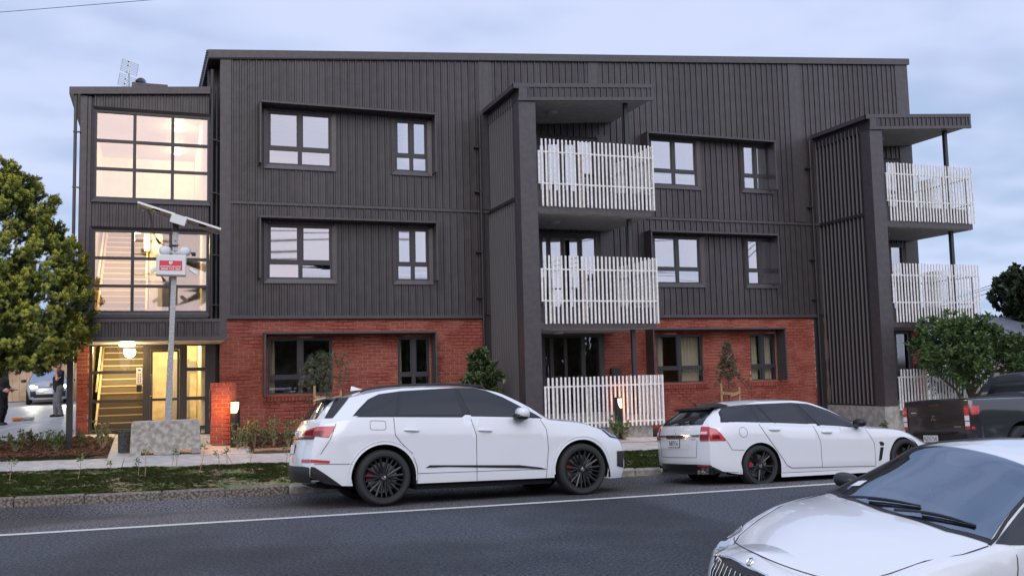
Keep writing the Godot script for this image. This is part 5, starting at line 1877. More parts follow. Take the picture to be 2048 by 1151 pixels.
func make_wagon() -> void:
	var car := thing("station_wagon", "white station wagon with red brake calipers, parked ahead of the tall white vehicle", "car", Vector3.ZERO, "white cars parked at the far kerb")
	var S := {
		"x0": -0.87, "x1": 3.66, "rl": 0.5, "rd": 0.09, "fl": 0.8, "fd": 0.22, "wl": 1.5, "rb": 0.14, "fb": 0.20,
		"B": [[-0.87, 0.985], [-0.55, 1.015], [0.05, 0.985], [1.1, 0.925], [2.0, 0.855], [2.4, 0.835], [2.9, 0.80], [3.2, 0.74], [3.5, 0.63], [3.66, 0.56]],
		"R": [[-0.87, 1.24], [-0.5, 1.27], [-0.2, 1.305], [0.3, 1.352], [0.9, 1.352], [1.2, 1.322], [1.58, 1.195], [1.87, 1.045], [2.05, 0.93], [2.25, 0.855], [2.9, 0.815], [3.2, 0.755], [3.5, 0.645], [3.66, 0.575]],
		"T": [[-0.87, 1.295], [-0.55, 1.335], [-0.3, 1.375], [0.27, 1.402], [0.7, 1.402], [1.14, 1.378], [1.43, 1.335], [1.73, 1.24], [2.03, 1.115], [2.35, 0.955], [2.5, 0.925], [2.87, 0.88], [3.19, 0.82], [3.45, 0.745], [3.66, 0.66]],
		"Wm": [[-0.87, 0.925], [0.0, 0.945], [1.5, 0.935], [2.9, 0.94], [3.66, 0.90]],
		"Wr": [[-0.87, 0.57], [0.3, 0.60], [1.0, 0.60], [1.4, 0.615], [1.7, 0.66], [2.0, 0.74], [2.25, 0.80], [2.9, 0.81], [3.66, 0.74]],
		"side": [[0.0, 0.965], [0.12, 0.985], [0.35, 0.992], [0.6, 1.0], [0.80, 0.998], [0.9, 0.98], [1.0, 0.95]],
		"ro": [[0.25, 0.07], [0.42, 0.0], [0.75, 0.0], [0.95, 0.03], [1.02, 0.06], [1.27, 0.34], [1.34, 0.42]],
		"fo": [[0.2, 0.05], [0.35, 0.0], [0.5, 0.02], [0.62, 0.12], [0.75, 0.28]],
		"sill": [[-0.87, 0.30], [-0.45, 0.215], [0.36, 0.15], [2.55, 0.14], [3.66, 0.17]],
		"arch": [[0.0, 0.315, 0.378], [2.93, 0.315, 0.368]],
	}
	car_body(S, car, M.white_paint)
	doors(S, car, [[[0.035, 0.985], [0.10, 0.86], [0.214, 0.698], [0.425, 0.42], [0.50, 0.32], [0.587, 0.272], [1.176, 0.258], [1.172, 0.66], [1.075, 0.925]], [[1.085, 0.925], [1.182, 0.66], [1.186, 0.258], [2.262, 0.225], [2.262, 0.59], [2.13, 0.83], [2.05, 0.85]]], [[0.195, 0.895, 0.014], [1.215, 0.822, 0.014]], M.white_paint)
	side_glass(S, car, [[-0.63, 1.030], [-0.53, 1.195], [-0.43, 1.255], [-0.28, 1.292], [0.0, 1.308], [0.87, 1.318], [1.2, 1.290], [1.58, 1.172], [1.88, 1.034], [1.995, 0.93], [2.03, 0.862], [1.0, 0.936], [0.05, 1.0]],
		[[[-0.598, 1.044], [-0.473, 1.222], [-0.279, 1.274], [0.008, 1.292], [0.036, 1.010]], [[0.077, 1.005], [0.075, 1.284], [0.135, 1.284], [0.285, 0.998]], [[0.32, 0.996], [0.175, 1.287], [0.86, 1.300], [1.015, 0.953]], [[1.205, 0.930], [0.965, 1.300], [1.2, 1.272], [1.578, 1.155], [1.83, 1.025], [1.90, 0.885]]], M.car_glass)
	for s in [1.0, -1.0]:
		var st := mb()
		for line in [[[0.03, 0.985], [0.095, 0.86], [0.207, 0.698], [0.42, 0.415], [0.49, 0.31], [0.587, 0.264], [1.18, 0.250], [2.265, 0.218]], [[1.08, 0.925], [1.177, 0.66], [1.181, 0.25]], [[2.13, 0.835], [2.266, 0.595], [2.267, 0.218]], [[-0.60, 0.74], [-0.52, 0.60], [-0.30, 0.585]], [[-0.80, 0.268], [-0.42, 0.243]], [[0.40, 0.196], [2.5, 0.176]]]: seam_side(S, st, line, s, 0.003)
		obj("panel_gap", st, M.gap_black, car)
		st = mb()
		var fl := []
		for j in 25: fl.append([-0.295 + 0.075 * cos(TAU * j / 24.0), 0.868 + 0.078 * sin(TAU * j / 24.0)])
		seam_side(S, st, fl, s, 0.0022)
		obj("fuel_flap", st, M.gap_black, car)
		st = mb()
		on_side(S, st, [[2.37, 0.62], [2.385, 0.555], [2.456, 0.553], [2.466, 0.59], [2.43, 0.62]], 0.006, s)
		on_side(S, st, [[2.333, 0.305], [2.383, 0.53], [2.452, 0.526], [2.40, 0.33], [2.365, 0.302]], 0.006, s)
		obj("fender_vent", st, M.trim_black, car)
		st = mb()
		on_side(S, st, [[-0.865, 0.97], [-0.74, 0.93], [-0.67, 0.84], [-0.607, 0.747], [-0.868, 0.752]], 0.012, s)
		on_rear(S, st, [[s * 0.655, 0.975], [s * 0.665, 0.752], [s * 0.838, 0.752], [s * 0.838, 0.965]], 0.012)
		obj("tail_light", st, M.lens_red, car)
		st = mb()
		on_rear(S, st, [[s * 0.665, 0.895], [s * 0.668, 0.855], [s * 0.79, 0.855], [s * 0.81, 0.875], [s * 0.79, 0.895]], 0.017)
		obj("reversing_lens", st, M.lens_pale, car)
		st = mb()
		on_rear(S, st, [[s * 0.668, 0.845], [s * 0.67, 0.775], [s * 0.838, 0.775], [s * 0.838, 0.845]], 0.0165)
		on_side(S, st, [[-0.825, 0.85], [-0.825, 0.78], [-0.70, 0.78], [-0.72, 0.83]], 0.0165, s)
		obj("tail_light_lens", st, M.lens_deep, car)
		st = mb()
		on_rear(S, st, [[s * 0.56, 0.378], [s * 0.56, 0.352], [s * 0.82, 0.352], [s * 0.82, 0.378]], 0.010)
		obj("reflector", st, M.lens_red, car)
		st = mb()
		on_side(S, st, [[-0.86, 0.36], [-0.86, 0.24], [-0.66, 0.25], [-0.72, 0.29]], 0.008, s)
		obj("rear_valance_side", st, M.trim_black, car)
		st = mb()
		for q in [0.60, 0.70]: tube(st, [Vector3(-0.72, 0.255, s * q), Vector3(-0.955 + (q - 0.6) * 0.2, 0.262, s * q)], 0.036, 0.038, 12)
		obj("exhaust_tip", st, M.chrome, car)
		st = mb()
		on_side(S, st, [[3.16, 0.755], [3.36, 0.685], [3.47, 0.60], [3.50, 0.55], [3.36, 0.60]], 0.010, s)
		obj("headlamp", st, M.lens_clear, car)
		st = mb()
		blob(st, Vector3(1.93, 0.945, s * 1.015), Vector3(0.085, 0.07, 0.12), 2.6)
		tube(st, [Vector3(1.97, 0.875, s * 0.88), Vector3(1.94, 0.90, s * 0.98)], 0.03, 0.022, 8)
		obj("door_mirror", st, M.trim_black, car)
		st = mb()
		on_side(S, st, [[0.37, 0.185], [0.37, 0.13], [2.54, 0.12], [2.54, 0.185]], 0.018, s)
		obj("side_skirt", st, M.white_paint, car)
	var st := mb()
	on_rear(S, st, [[-0.66, 1.005], [-0.56, 1.245], [0.56, 1.245], [0.66, 1.005]], 0.010)
	obj("rear_window", st, M.car_glass, car)
	st = mb()
	grid(st, func(u, v):
		var z: float = lerpf(-0.57, 0.57, u)
		return Vector3(lerpf(-0.28, -0.66, v) - 0.08 * (1 - pow(z / 0.57, 2)) * v, lerpf(top_at(S, -0.45, z) + 0.012, 1.285, v), z), 16, 4, true)
	grid(st, func(u, v):
		var z: float = lerpf(-0.57, 0.57, u)
		return Vector3(-0.66 - 0.08 * (1 - pow(z / 0.57, 2)), lerpf(1.25, 1.285, v), z), 16, 1, true)
	grid(st, func(u, v):
		var z: float = lerpf(-0.57, 0.57, u)
		return Vector3(lerpf(-0.5, -0.66, v) - 0.08 * (1 - pow(z / 0.57, 2)), 1.25, z), 16, 2)
	obj("roof_spoiler", st, M.trim_black, car)
	st = mb()
	on_rear(S, st, [[-0.655, 0.848], [-0.655, 0.818], [0.655, 0.818], [0.655, 0.848]], 0.016)
	obj("chrome_strip", st, M.chrome, car)
	st = mb()
	on_rear(S, st, [[-0.30, 0.842], [-0.26, 0.798], [0.26, 0.798], [0.30, 0.842]], 0.024)
	on_rear(S, st, [[-0.86, 0.37], [-0.86, 0.22], [0.86, 0.22], [0.86, 0.37], [0.6, 0.385], [-0.6, 0.385]], 0.010)
	obj("rear_valance", st, M.trim_black, car)
	st = mb()
	var gap := []
	for p in [[-0.60, 0.76], [-0.56, 0.49], [0.56, 0.49], [0.60, 0.76]]: gap.append(p)
	for q in gap.size() - 1:
		var pts := []
		for j in 13:
			var z: float = lerpf(gap[q][0], gap[q + 1][0], j / 12.0)
			var y: float = lerpf(gap[q][1], gap[q + 1][1], j / 12.0)
			pts.append(Vector3(rear_x(S, y, z) - 0.001, y, z))
		tube(st, pts, 0.0035, 0.0035, 5)
	obj("tailgate_gap", st, M.gap_black, car)
	st = mb()   # recess round the plate
	on_rear(S, st, [[-0.42, 0.80], [-0.38, 0.62], [0.38, 0.62], [0.42, 0.80]], 0.004)
	obj("tailgate_recess", st, M.white_paint, car)
	plate(car, "XWB956", Vector3(rear_x(S, 0.72, 0) - 0.016, 0.72, -0.02), Basis(Vector3(0, 0, 1), Vector3(0, 1, 0), Vector3(-1, 0, 0)))
	st = mb()   # small crest on the tailgate: ring with a bar through it
	lathe_ring(st, Vector3(rear_x(S, 0.905, 0) - 0.008, 0.895, 0.0), Vector3(-1, 0, 0), 0.030, 0.006)
	tube(st, [Vector3(rear_x(S, 0.94, 0) - 0.010, 0.915, 0.012), Vector3(rear_x(S, 0.96, 0) - 0.010, 0.955, 0.022)], 0.008, 0.006, 6)
	obj("badge", st, M.chrome, car)
	st = mb()
	for q in [[-0.66, -0.56], [0.45, 0.57]]: on_rear(S, st, [[q[0], 0.795], [q[0], 0.775], [q[1], 0.775], [q[1], 0.795]], 0.006)
	obj("lettering_strip", st, M.chrome, car)
	st = mb()
	tube(st, [Vector3(-0.56, 1.335, 0.0), Vector3(-0.60, 1.36, 0.0)], 0.016, 0.010, 8)
	tube(st, [Vector3(-0.60, 1.355, 0.0), Vector3(-1.02, 1.66, 0.0)], 0.0045, 0.003, 6)
	obj("roof_aerial", st, M.trim_black, car)
	st = mb()
	on_top(S, st, [[1.28, -0.56], [1.6, -0.60], [2.0, -0.69], [2.25, -0.74], [2.36, -0.4], [2.40, 0.0], [2.36, 0.4], [2.25, 0.74], [2.0, 0.69], [1.6, 0.60], [1.28, 0.56]], 0.008)
	obj("windscreen", st, M.car_glass, car)
	for s in [1.0, -1.0]:
		wheel(car, Vector3(0.0, 0.325, s * 0.815), 0.33, 0.25, 0.25, 1, s)
		wheel(car, Vector3(2.93, 0.325, s * 0.815), 0.33, 0.25, 0.25, 1, s)
	park(car, Vector3(7.70, -0.458, 10.6), 0.93, -0.0101, 0.062)

func make_pickup() -> void:
	var car := thing("pickup_truck", "black pickup truck with a covered tray at the right edge, tail lights towards the road", "pickup truck")
	var S := {
		"x0": -1.20, "x1": 3.95, "rl": 0.18, "rd": 0.06, "fl": 0.7, "fd": 0.2, "wl": 1.4, "rb": 0.03, "fb": 0.2,
		"B": [[-1.2, 1.27], [0.6, 1.29], [0.95, 1.30], [2.6, 1.27], [3.2, 1.18], [3.95, 1.0]],
		"R": [[-1.2, 1.285], [0.6, 1.31], [0.72, 1.33], [0.98, 1.74], [1.9, 1.77], [2.2, 1.70], [2.85, 1.29], [3.2, 1.20], [3.95, 1.02]],
		"T": [[-1.2, 1.30], [0.6, 1.34], [0.75, 1.40], [1.0, 1.80], [1.9, 1.83], [2.2, 1.77], [2.8, 1.35], [3.3, 1.26], [3.95, 1.10]],
		"Wm": [[-1.2, 0.88], [0.0, 0.905], [3.95, 0.90]],
		"Wr": [[-1.2, 0.80], [0.7, 0.80], [1.0, 0.66], [1.9, 0.66], [2.3, 0.70], [2.85, 0.80], [3.95, 0.76]],
		"side": [[0.0, 0.96], [0.3, 0.985], [0.55, 0.985], [0.75, 1.0], [0.9, 0.985], [1.0, 0.96]],
		"ro": [[0.4, 0.0], [1.0, 0.0], [1.28, 0.02], [1.35, 0.05]],
		"fo": [[0.4, 0.0], [0.9, 0.03], [1.1, 0.2]],
		"sill": [[-1.2, 0.58], [-0.55, 0.50], [0.6, 0.42], [3.95, 0.40]],
		"arch": [[0.0, 0.40, 0.46], [3.0, 0.40, 0.46]],
	}
	car_body(S, car, M.grey_paint)
	var st := mb()
	on_rear(S, st, [[-0.70, 1.255], [-0.68, 0.74], [0.68, 0.74], [0.70, 1.255]], 0.006)
	var tg := obj("tailgate", st, M.black_paint, car)
	st = mb()
	cbox(st, -1.245, -1.232, 1.03, 1.11, -0.14, 0.14, 0.005)
	obj("handle", st, M.trim_black, tg)
	st = mb()   # three-pointed badge of lozenges
	for k in 3:
		var a: float = PI / 2 + TAU * k / 3.0
		var c := Vector2(cos(a), sin(a)) * 0.036
		var u := Vector2(cos(a), sin(a)) * 0.034
		var v := Vector2(-sin(a), cos(a)) * 0.0196
		slab2(st, PackedVector2Array([c - u, c - v, c + u, c + v]), Transform3D(Basis(Vector3(0, 0, 1), Vector3(0, 1, 0), Vector3(-1, 0, 0)), Vector3(-1.252, 0.945, -0.02)), 0.012)
	obj("badge", st, M.chrome, tg)
	st = mb()
	on_rear(S, st, [[-0.60, 1.075], [-0.60, 1.055], [-0.45, 1.055], [-0.45, 1.075]], 0.010)
	on_rear(S, st, [[0.46, 0.80], [0.46, 0.785], [0.62, 0.785], [0.62, 0.80]], 0.010)
	on_rear(S, st, [[-0.13, 1.20], [-0.13, 1.19], [0.13, 1.19], [0.13, 1.20]], 0.010)
	obj("lettering_strip", st, M.chrome, tg)
	for s in [1.0, -1.0]:
		st = mb()
		on_rear(S, st, [[s * 0.715, 1.17], [s * 0.71, 0.74], [s * 0.822, 0.74], [s * 0.822, 1.17]], 0.012)
		on_side(S, st, [[-1.185, 1.17], [-1.185, 1.00], [-1.05, 1.01], [-1.02, 1.16]], 0.012, s)
		on_side(S, st, [[-1.185, 0.79], [-1.185, 0.74], [-1.13, 0.75], [-1.14, 0.79]], 0.012, s)
		obj("tail_light", st, M.lens_red, car)
		st = mb()
		on_side(S, st, [[-1.185, 0.995], [-1.185, 0.70], [-1.08, 0.72], [-1.02, 0.85], [-1.05, 1.0]], 0.009, s)
		obj("tail_light_housing", st, M.trim_black, car)
		for q in [[0.99, 0.90], [0.88, 0.80]]:
			st = mb()
			on_rear(S, st, [[s * 0.722, q[0]], [s * 0.722, q[1]], [s * 0.822, q[1]], [s * 0.825, q[0]]], 0.016)
			obj("indicator_lens", st, M.plate_white, car)
		st = mb()
		on_side(S, st, [[1.02, 1.32], [1.12, 1.66], [1.85, 1.70], [1.9, 1.32]], 0.008, s)
		on_side(S, st, [[1.98, 1.32], [1.95, 1.70], [2.15, 1.64], [2.65, 1.33]], 0.008, s)
		obj("side_window", st, M.car_glass, car)
		st = mb()
		for line in [[[0.62, 0.48], [0.66, 1.28]], [[1.0, 0.48], [1.0, 1.3]], [[1.94, 0.48], [1.95, 1.3]]]: seam_side(S, st, line, s, 0.004)
		obj("panel_gap", st, M.gap_black, car)
	st = mb()
	box(st, -1.33, -1.18, 0.50, 0.66, -0.86, 0.86)
	box(st, -1.36, -1.2, 0.665, 0.70, -0.45, 0.45)
	obj("rear_bumper", st, M.trim_black, car)
	st = mb()
	patch(st, [[-0.58, 1.40], [-0.52, 1.72], [0.52, 1.72], [0.58, 1.40]], func(z, y): return Vector3(0.735 + (y - 1.36) * 0.60 + 0.0 * z, y, z), Vector3(-1, 0.3, 0), 0.004)
	obj("rear_window", st, M.car_glass, car)
	st = mb()
	on_top(S, st, [[-1.14, -0.77], [0.6, -0.77], [0.6, 0.77], [-1.14, 0.77]], 0.010)
	obj("tray_cover", st, M.trim_black, car)
	plate(car, "NZH754", Vector3(-1.345, 0.575, -0.02), Basis(Vector3(0, 0, 1), Vector3(0, 1, 0), Vector3(-1, 0, 0)))
	for s in [1.0, -1.0]:
		wheel(car, Vector3(0.0, 0.385, s * 0.79), 0.385, 0.235, 0.25, 2, s, false)
		wheel(car, Vector3(3.0, 0.385, s * 0.79), 0.385, 0.235, 0.25, 2, s, false)
	park(car, Vector3(13.72, -0.53, 10.27), 0.90, -0.012, 0.055)

func make_coupe() -> void:
	var car := thing("white_coupe", "white car seen from its bonnet and windscreen at the bottom right corner, nearest the camera", "car")
	var S := {
		"x0": -0.85, "x1": 3.50, "rl": 0.5, "rd": 0.1, "fl": 0.75, "fd": 0.26, "wl": 1.3, "rb": 0.2, "fb": 0.19,
		"B": [[-0.85, 0.98], [0.5, 0.98], [1.8, 0.96], [2.35, 0.935], [2.8, 0.88], [3.2, 0.78], [3.5, 0.66]],
		"R": [[-0.85, 1.02], [-0.2, 1.20], [0.3, 1.32], [0.9, 1.37], [1.45, 1.355], [1.66, 1.315], [1.85, 1.215], [2.10, 1.085], [2.36, 0.955], [2.8, 0.895], [3.2, 0.795], [3.5, 0.675]],
		"T": [[-0.85, 1.06], [-0.2, 1.27], [0.3, 1.385], [0.9, 1.435], [1.45, 1.425], [1.66, 1.385], [1.85, 1.30], [2.10, 1.19], [2.40, 1.045], [2.52, 1.005], [2.9, 0.96], [3.2, 0.90], [3.5, 0.80]],
		"Wm": [[-0.85, 0.88], [0.5, 0.905], [2.5, 0.905], [3.5, 0.86]],
		"Wr": [[-0.85, 0.60], [0.3, 0.55], [1.0, 0.555], [1.45, 0.565], [1.66, 0.59], [1.85, 0.625], [2.10, 0.69], [2.36, 0.775], [2.8, 0.79], [3.5, 0.68]],
		"side": [[0.0, 0.95], [0.3, 0.985], [0.6, 1.0], [0.85, 0.985], [1.0, 0.94]],
		"ro": [[0.3, 0.05], [0.6, 0.0], [1.0, 0.1]],
		"fo": [[0.2, 0.06], [0.45, 0.0], [0.62, 0.03], [0.74, 0.12], [0.85, 0.22]],
		"sill": [[-0.85, 0.3], [0.4, 0.2], [3.5, 0.18]],
		"arch": [[0.0, 0.34, 0.39], [2.84, 0.34, 0.39]],
	}
	var scr := [[1.64, -0.575], [1.85, -0.615], [2.10, -0.675], [2.30, -0.745], [2.42, -0.52], [2.475, -0.25], [2.49, 0.0], [2.475, 0.25], [2.42, 0.52], [2.30, 0.745], [2.10, 0.675], [1.85, 0.615], [1.64, 0.575]]
	S.cut = func(p: Vector3) -> bool:
		if p.x < 1.70 or p.x > 2.44: return false
		var sp := span_at(scr, clampf(p.x, 1.641, 2.489))
		if not (absf(p.z) < sp[1] - 0.035): return false
		return p.y > top_at(S, p.x, p.z) - 0.05
	car_body(S, car, M.white_paint)
	var st := mb()   # black border of the screen
	for s in [1.0, -1.0]:
		on_top(S, st, [[1.64, s * 0.575], [1.85, s * 0.615], [2.10, s * 0.675], [2.30, s * 0.745], [2.42, s * 0.52], [2.36, s * 0.58], [2.10, s * 0.625], [1.85, s * 0.57], [1.67, s * 0.535]], 0.004)
	on_top(S, st, [[1.64, -0.57], [1.715, -0.57], [1.715, 0.57], [1.64, 0.57]], 0.0045)
	on_top(S, st, [[1.71, -0.20], [1.84, -0.10], [1.86, 0.0], [1.84, 0.10], [1.71, 0.20]], 0.0046)
	on_top(S, st, [[2.28, -0.735], [2.30, -0.74], [2.42, -0.52], [2.475, -0.25], [2.49, 0.0], [2.475, 0.25], [2.42, 0.52], [2.30, 0.74], [2.28, 0.735], [2.345, 0.5], [2.39, 0.25], [2.40, 0.0], [2.39, -0.25], [2.345, -0.5]], 0.0042)
	obj("screen_border", st, M.trim_black, car)
	st = mb()
	on_top(S, st, scr, 0.009)
	obj("windscreen", st, M.windscreen, car)
	st = mb()   # black pillars and roof edge trim
	for s in [1.0, -1.0]:
		var pts := []
		for j in 30:
			var x: float = lerpf(0.2, 2.34, j / 29.0)
			var z: float = cv(S.Wr, x) + 0.004
			pts.append(Vector3(x, top_at(S, x, z) + 0.004, s * z))
		tube(st, pts, 0.011, 0.011, 6)
	obj("roof_trim", st, M.trim_black, car)
	st = mb()   # cowl below the screen with its wipers
	for s in [1.0, -1.0]:
		on_top(S, st, [[2.28, s * 0.735], [2.41, s * 0.50], [2.49, s * 0.001], [2.53, s * 0.001], [2.46, s * 0.52], [2.335, s * 0.775]], 0.006)
	obj("cowl", st, M.trim_black, car)
	st = mb()
	for w in [[Vector2(2.48, -0.10), Vector2(2.30, -0.62), 0.30], [Vector2(2.49, 0.42), Vector2(2.36, -0.20), 0.55]]:
		var pts := []
		var bl := []
		for j in 13:
			var t: float = j / 12.0
			var q: Vector2 = w[0].lerp(w[1], t)
			pts.append(Vector3(q.x, top_at(S, q.x, q.y) + 0.024 + 0.010 * sin(PI * t), q.y))
			if t > 0.25: bl.append(Vector3(q.x - 0.012, top_at(S, q.x - 0.012, q.y) + 0.018, q.y))
		tube(st, pts, 0.011, 0.006, 6)
		tube(st, bl, 0.007, 0.007, 6)
	obj("wiper", st, M.trim_black, car)
	# shut line of the bonnet
	st = mb()
	for s in [1.0, -1.0]:
		var pts := []
		for p in [[2.36, 0.78], [2.6, 0.79], [2.9, 0.74], [3.15, 0.69], [3.36, 0.60], [3.46, 0.50]]: pts.append(Vector3(warp_x(S, p[0], top_at(S, p[0], p[1])), top_at(S, p[0], p[1]) + 0.001, s * p[1]))
		tube(st, pts, 0.004, 0.004, 5)
	var pf := []
	for j in 17:
		var z: float = lerpf(-0.50, 0.50, j / 16.0)
		var y: float = 0.755 + 0.03 * (1 - pow(z / 0.5, 2))
		pf.append(Vector3(front_x(S, y, z) + 0.001, y, z))
	tube(st, pf, 0.004, 0.004, 5)
	obj("bonnet_gap", st, M.gap_black, car)
	st = mb()   # creases of the bonnet
	for s in [1.0, -1.0]:
		on_front(S, st, [[s * 0.50, 0.73], [s * 0.47, 0.64], [s * 0.60, 0.61], [s * 0.60, 0.70]], 0.010)
		on_side(S, st, [[3.02, 0.785], [3.2, 0.755], [3.40, 0.67], [3.42, 0.62], [3.2, 0.69]], 0.010, s)
	obj("headlamp", st, M.lens_clear, car)
	st = mb()
	on_front(S, st, [[-0.44, 0.66], [-0.40, 0.44], [0.40, 0.44], [0.44, 0.66], [0.2, 0.70], [-0.2, 0.70]], 0.006)
	obj("grille", st, M.trim_black, car)
	st = mb()
	for k in 15:
		var z: float = -0.40 + 0.80 * k / 14.0
		tube(st, [Vector3(front_x(S, 0.46, z) + 0.014, 0.46, z), Vector3(front_x(S, 0.58, z) + 0.014, 0.58, z), Vector3(front_x(S, 0.665, z) + 0.014, 0.665, z)], 0.0045, 0.0045, 6)
	var fr := []
	for p in [[-0.40, 0.44], [-0.44, 0.66], [-0.2, 0.705], [0.2, 0.705], [0.44, 0.66], [0.40, 0.44], [-0.40, 0.44]]: fr.append(Vector3(front_x(S, p[1], p[0]) + 0.012, p[1], p[0]))
	tube(st, fr, 0.010, 0.010, 6)
	obj("grille_bar", st, M.chrome, car)
	st = mb()   # round bonnet badge with a three-pointed star
	var bp := Vector3(front_x(S, 0.735, 0.0) + 0.006, 0.738, 0.0)
	lathe_ring(st, bp, Vector3(0.75, 0.66, 0), 0.032, 0.005)
	for k in 3:
		var a: float = TAU * k / 3.0
		tube(st, [bp, bp + Vector3(-cos(a) * 0.018, cos(a) * 0.020, sin(a) * 0.027)], 0.004, 0.002, 5)
	obj("badge", st, M.chrome, car)
	# what shows through the glass
	st = mb()
	grid(st, func(u, v): return Vector3(lerpf(2.40, 1.72, v), 0.945 + 0.05 * sin(v * PI * 0.6), lerpf(-0.70, 0.70, u)), 20, 8)
	box(st, 1.70, 1.74, 0.6, 0.965, -0.7, 0.7)
	var ds := obj("dashboard", st, M.trim_black, car)
	st = mb()
	lathe_ring(st, Vector3(1.50, 0.93, 0.36), Vector3(-0.90, 0.44, 0), 0.19, 0.014)
	for k in 3: tube(st, [Vector3(1.50, 0.93, 0.36), Vector3(1.50, 0.93, 0.36) + Vector3(0.06 * cos(TAU * k / 3.0 - PI / 2) * 1.2, 0.16 * sin(TAU * k / 3.0 - PI / 2) * 1.0, 0.165 * cos(TAU * k / 3.0 - PI / 2))], 0.02, 0.016, 6)
	obj("steering_wheel", st, M.trim_black, ds)
	st = mb()
	for z in [-0.38, 0.38]:
		cbox(st, 0.75, 0.95, 0.45, 1.10, z - 0.24, z + 0.24, 0.05)
		cbox(st, 0.80, 0.92, 1.13, 1.28, z - 0.13, z + 0.13, 0.04)
	obj("seat", st, M.gap_black, car)
	st = mb()
	blob(st, Vector3(1.74, 1.25, 0.0), Vector3(0.03, 0.035, 0.115), 3.0)
	obj("rear_view_mirror", st, M.trim_black, car)
	st = mb()
	box(st, -0.6, 2.6, 0.35, 0.42, -0.8, 0.8)
	obj("cabin_floor", st, M.wheel_well, car)
	st = mb()
	on_top(S, st, [[2.19, 0.50], [2.265, 0.50], [2.265, 0.60], [2.19, 0.60]], 0.012)
	obj("screen_sticker", st, M.plate_white, car)
	for s in [1.0, -1.0]:
		st = mb()
		on_side(S, st, [[0.2, 1.03], [0.45, 1.27], [1.0, 1.325], [1.45, 1.325], [1.66, 1.295], [1.85, 1.195], [2.10, 1.065], [2.30, 0.965], [2.1, 0.955]], 0.008, s)
		obj("side_window", st, M.car_glass, car)
		st = mb()
		for line in [[[0.85, 0.98], [0.80, 0.4]], [[2.2, 0.95], [2.28, 0.6], [2.22, 0.3]]]: seam_side(S, st, line, s)
		obj("panel_gap", st, M.gap_black, car)
		st = mb()
		blob(st, Vector3(1.98, 1.00, s * 1.0), Vector3(0.075, 0.06, 0.11), 2.6)
		tube(st, [Vector3(2.0, 0.95, s * 0.86), Vector3(1.99, 0.97, s * 0.95)], 0.025, 0.02, 8)
		obj("door_mirror", st, M.trim_black, car)
		wheel(car, Vector3(0.0, 0.325, s * 0.79), 0.33, 0.235, 0.23, 2, s, false)
		wheel(car, Vector3(2.84, 0.325, s * 0.79), 0.33, 0.235, 0.23, 2, s, false)
	# faces up the street: its own +x points to the left of the picture
	var bx := Vector3(-1, 0.012, -0.0).normalized()
	var bz := Vector3(0, 0.10, -1).normalized()
	var b := Basis(bx, bz.cross(bx).normalized(), bz)
	car.transform = Transform3D(b.orthonormalized(), Vector3(3.09, -0.590, 18.06) + Vector3(2.84, -0.03, 0))

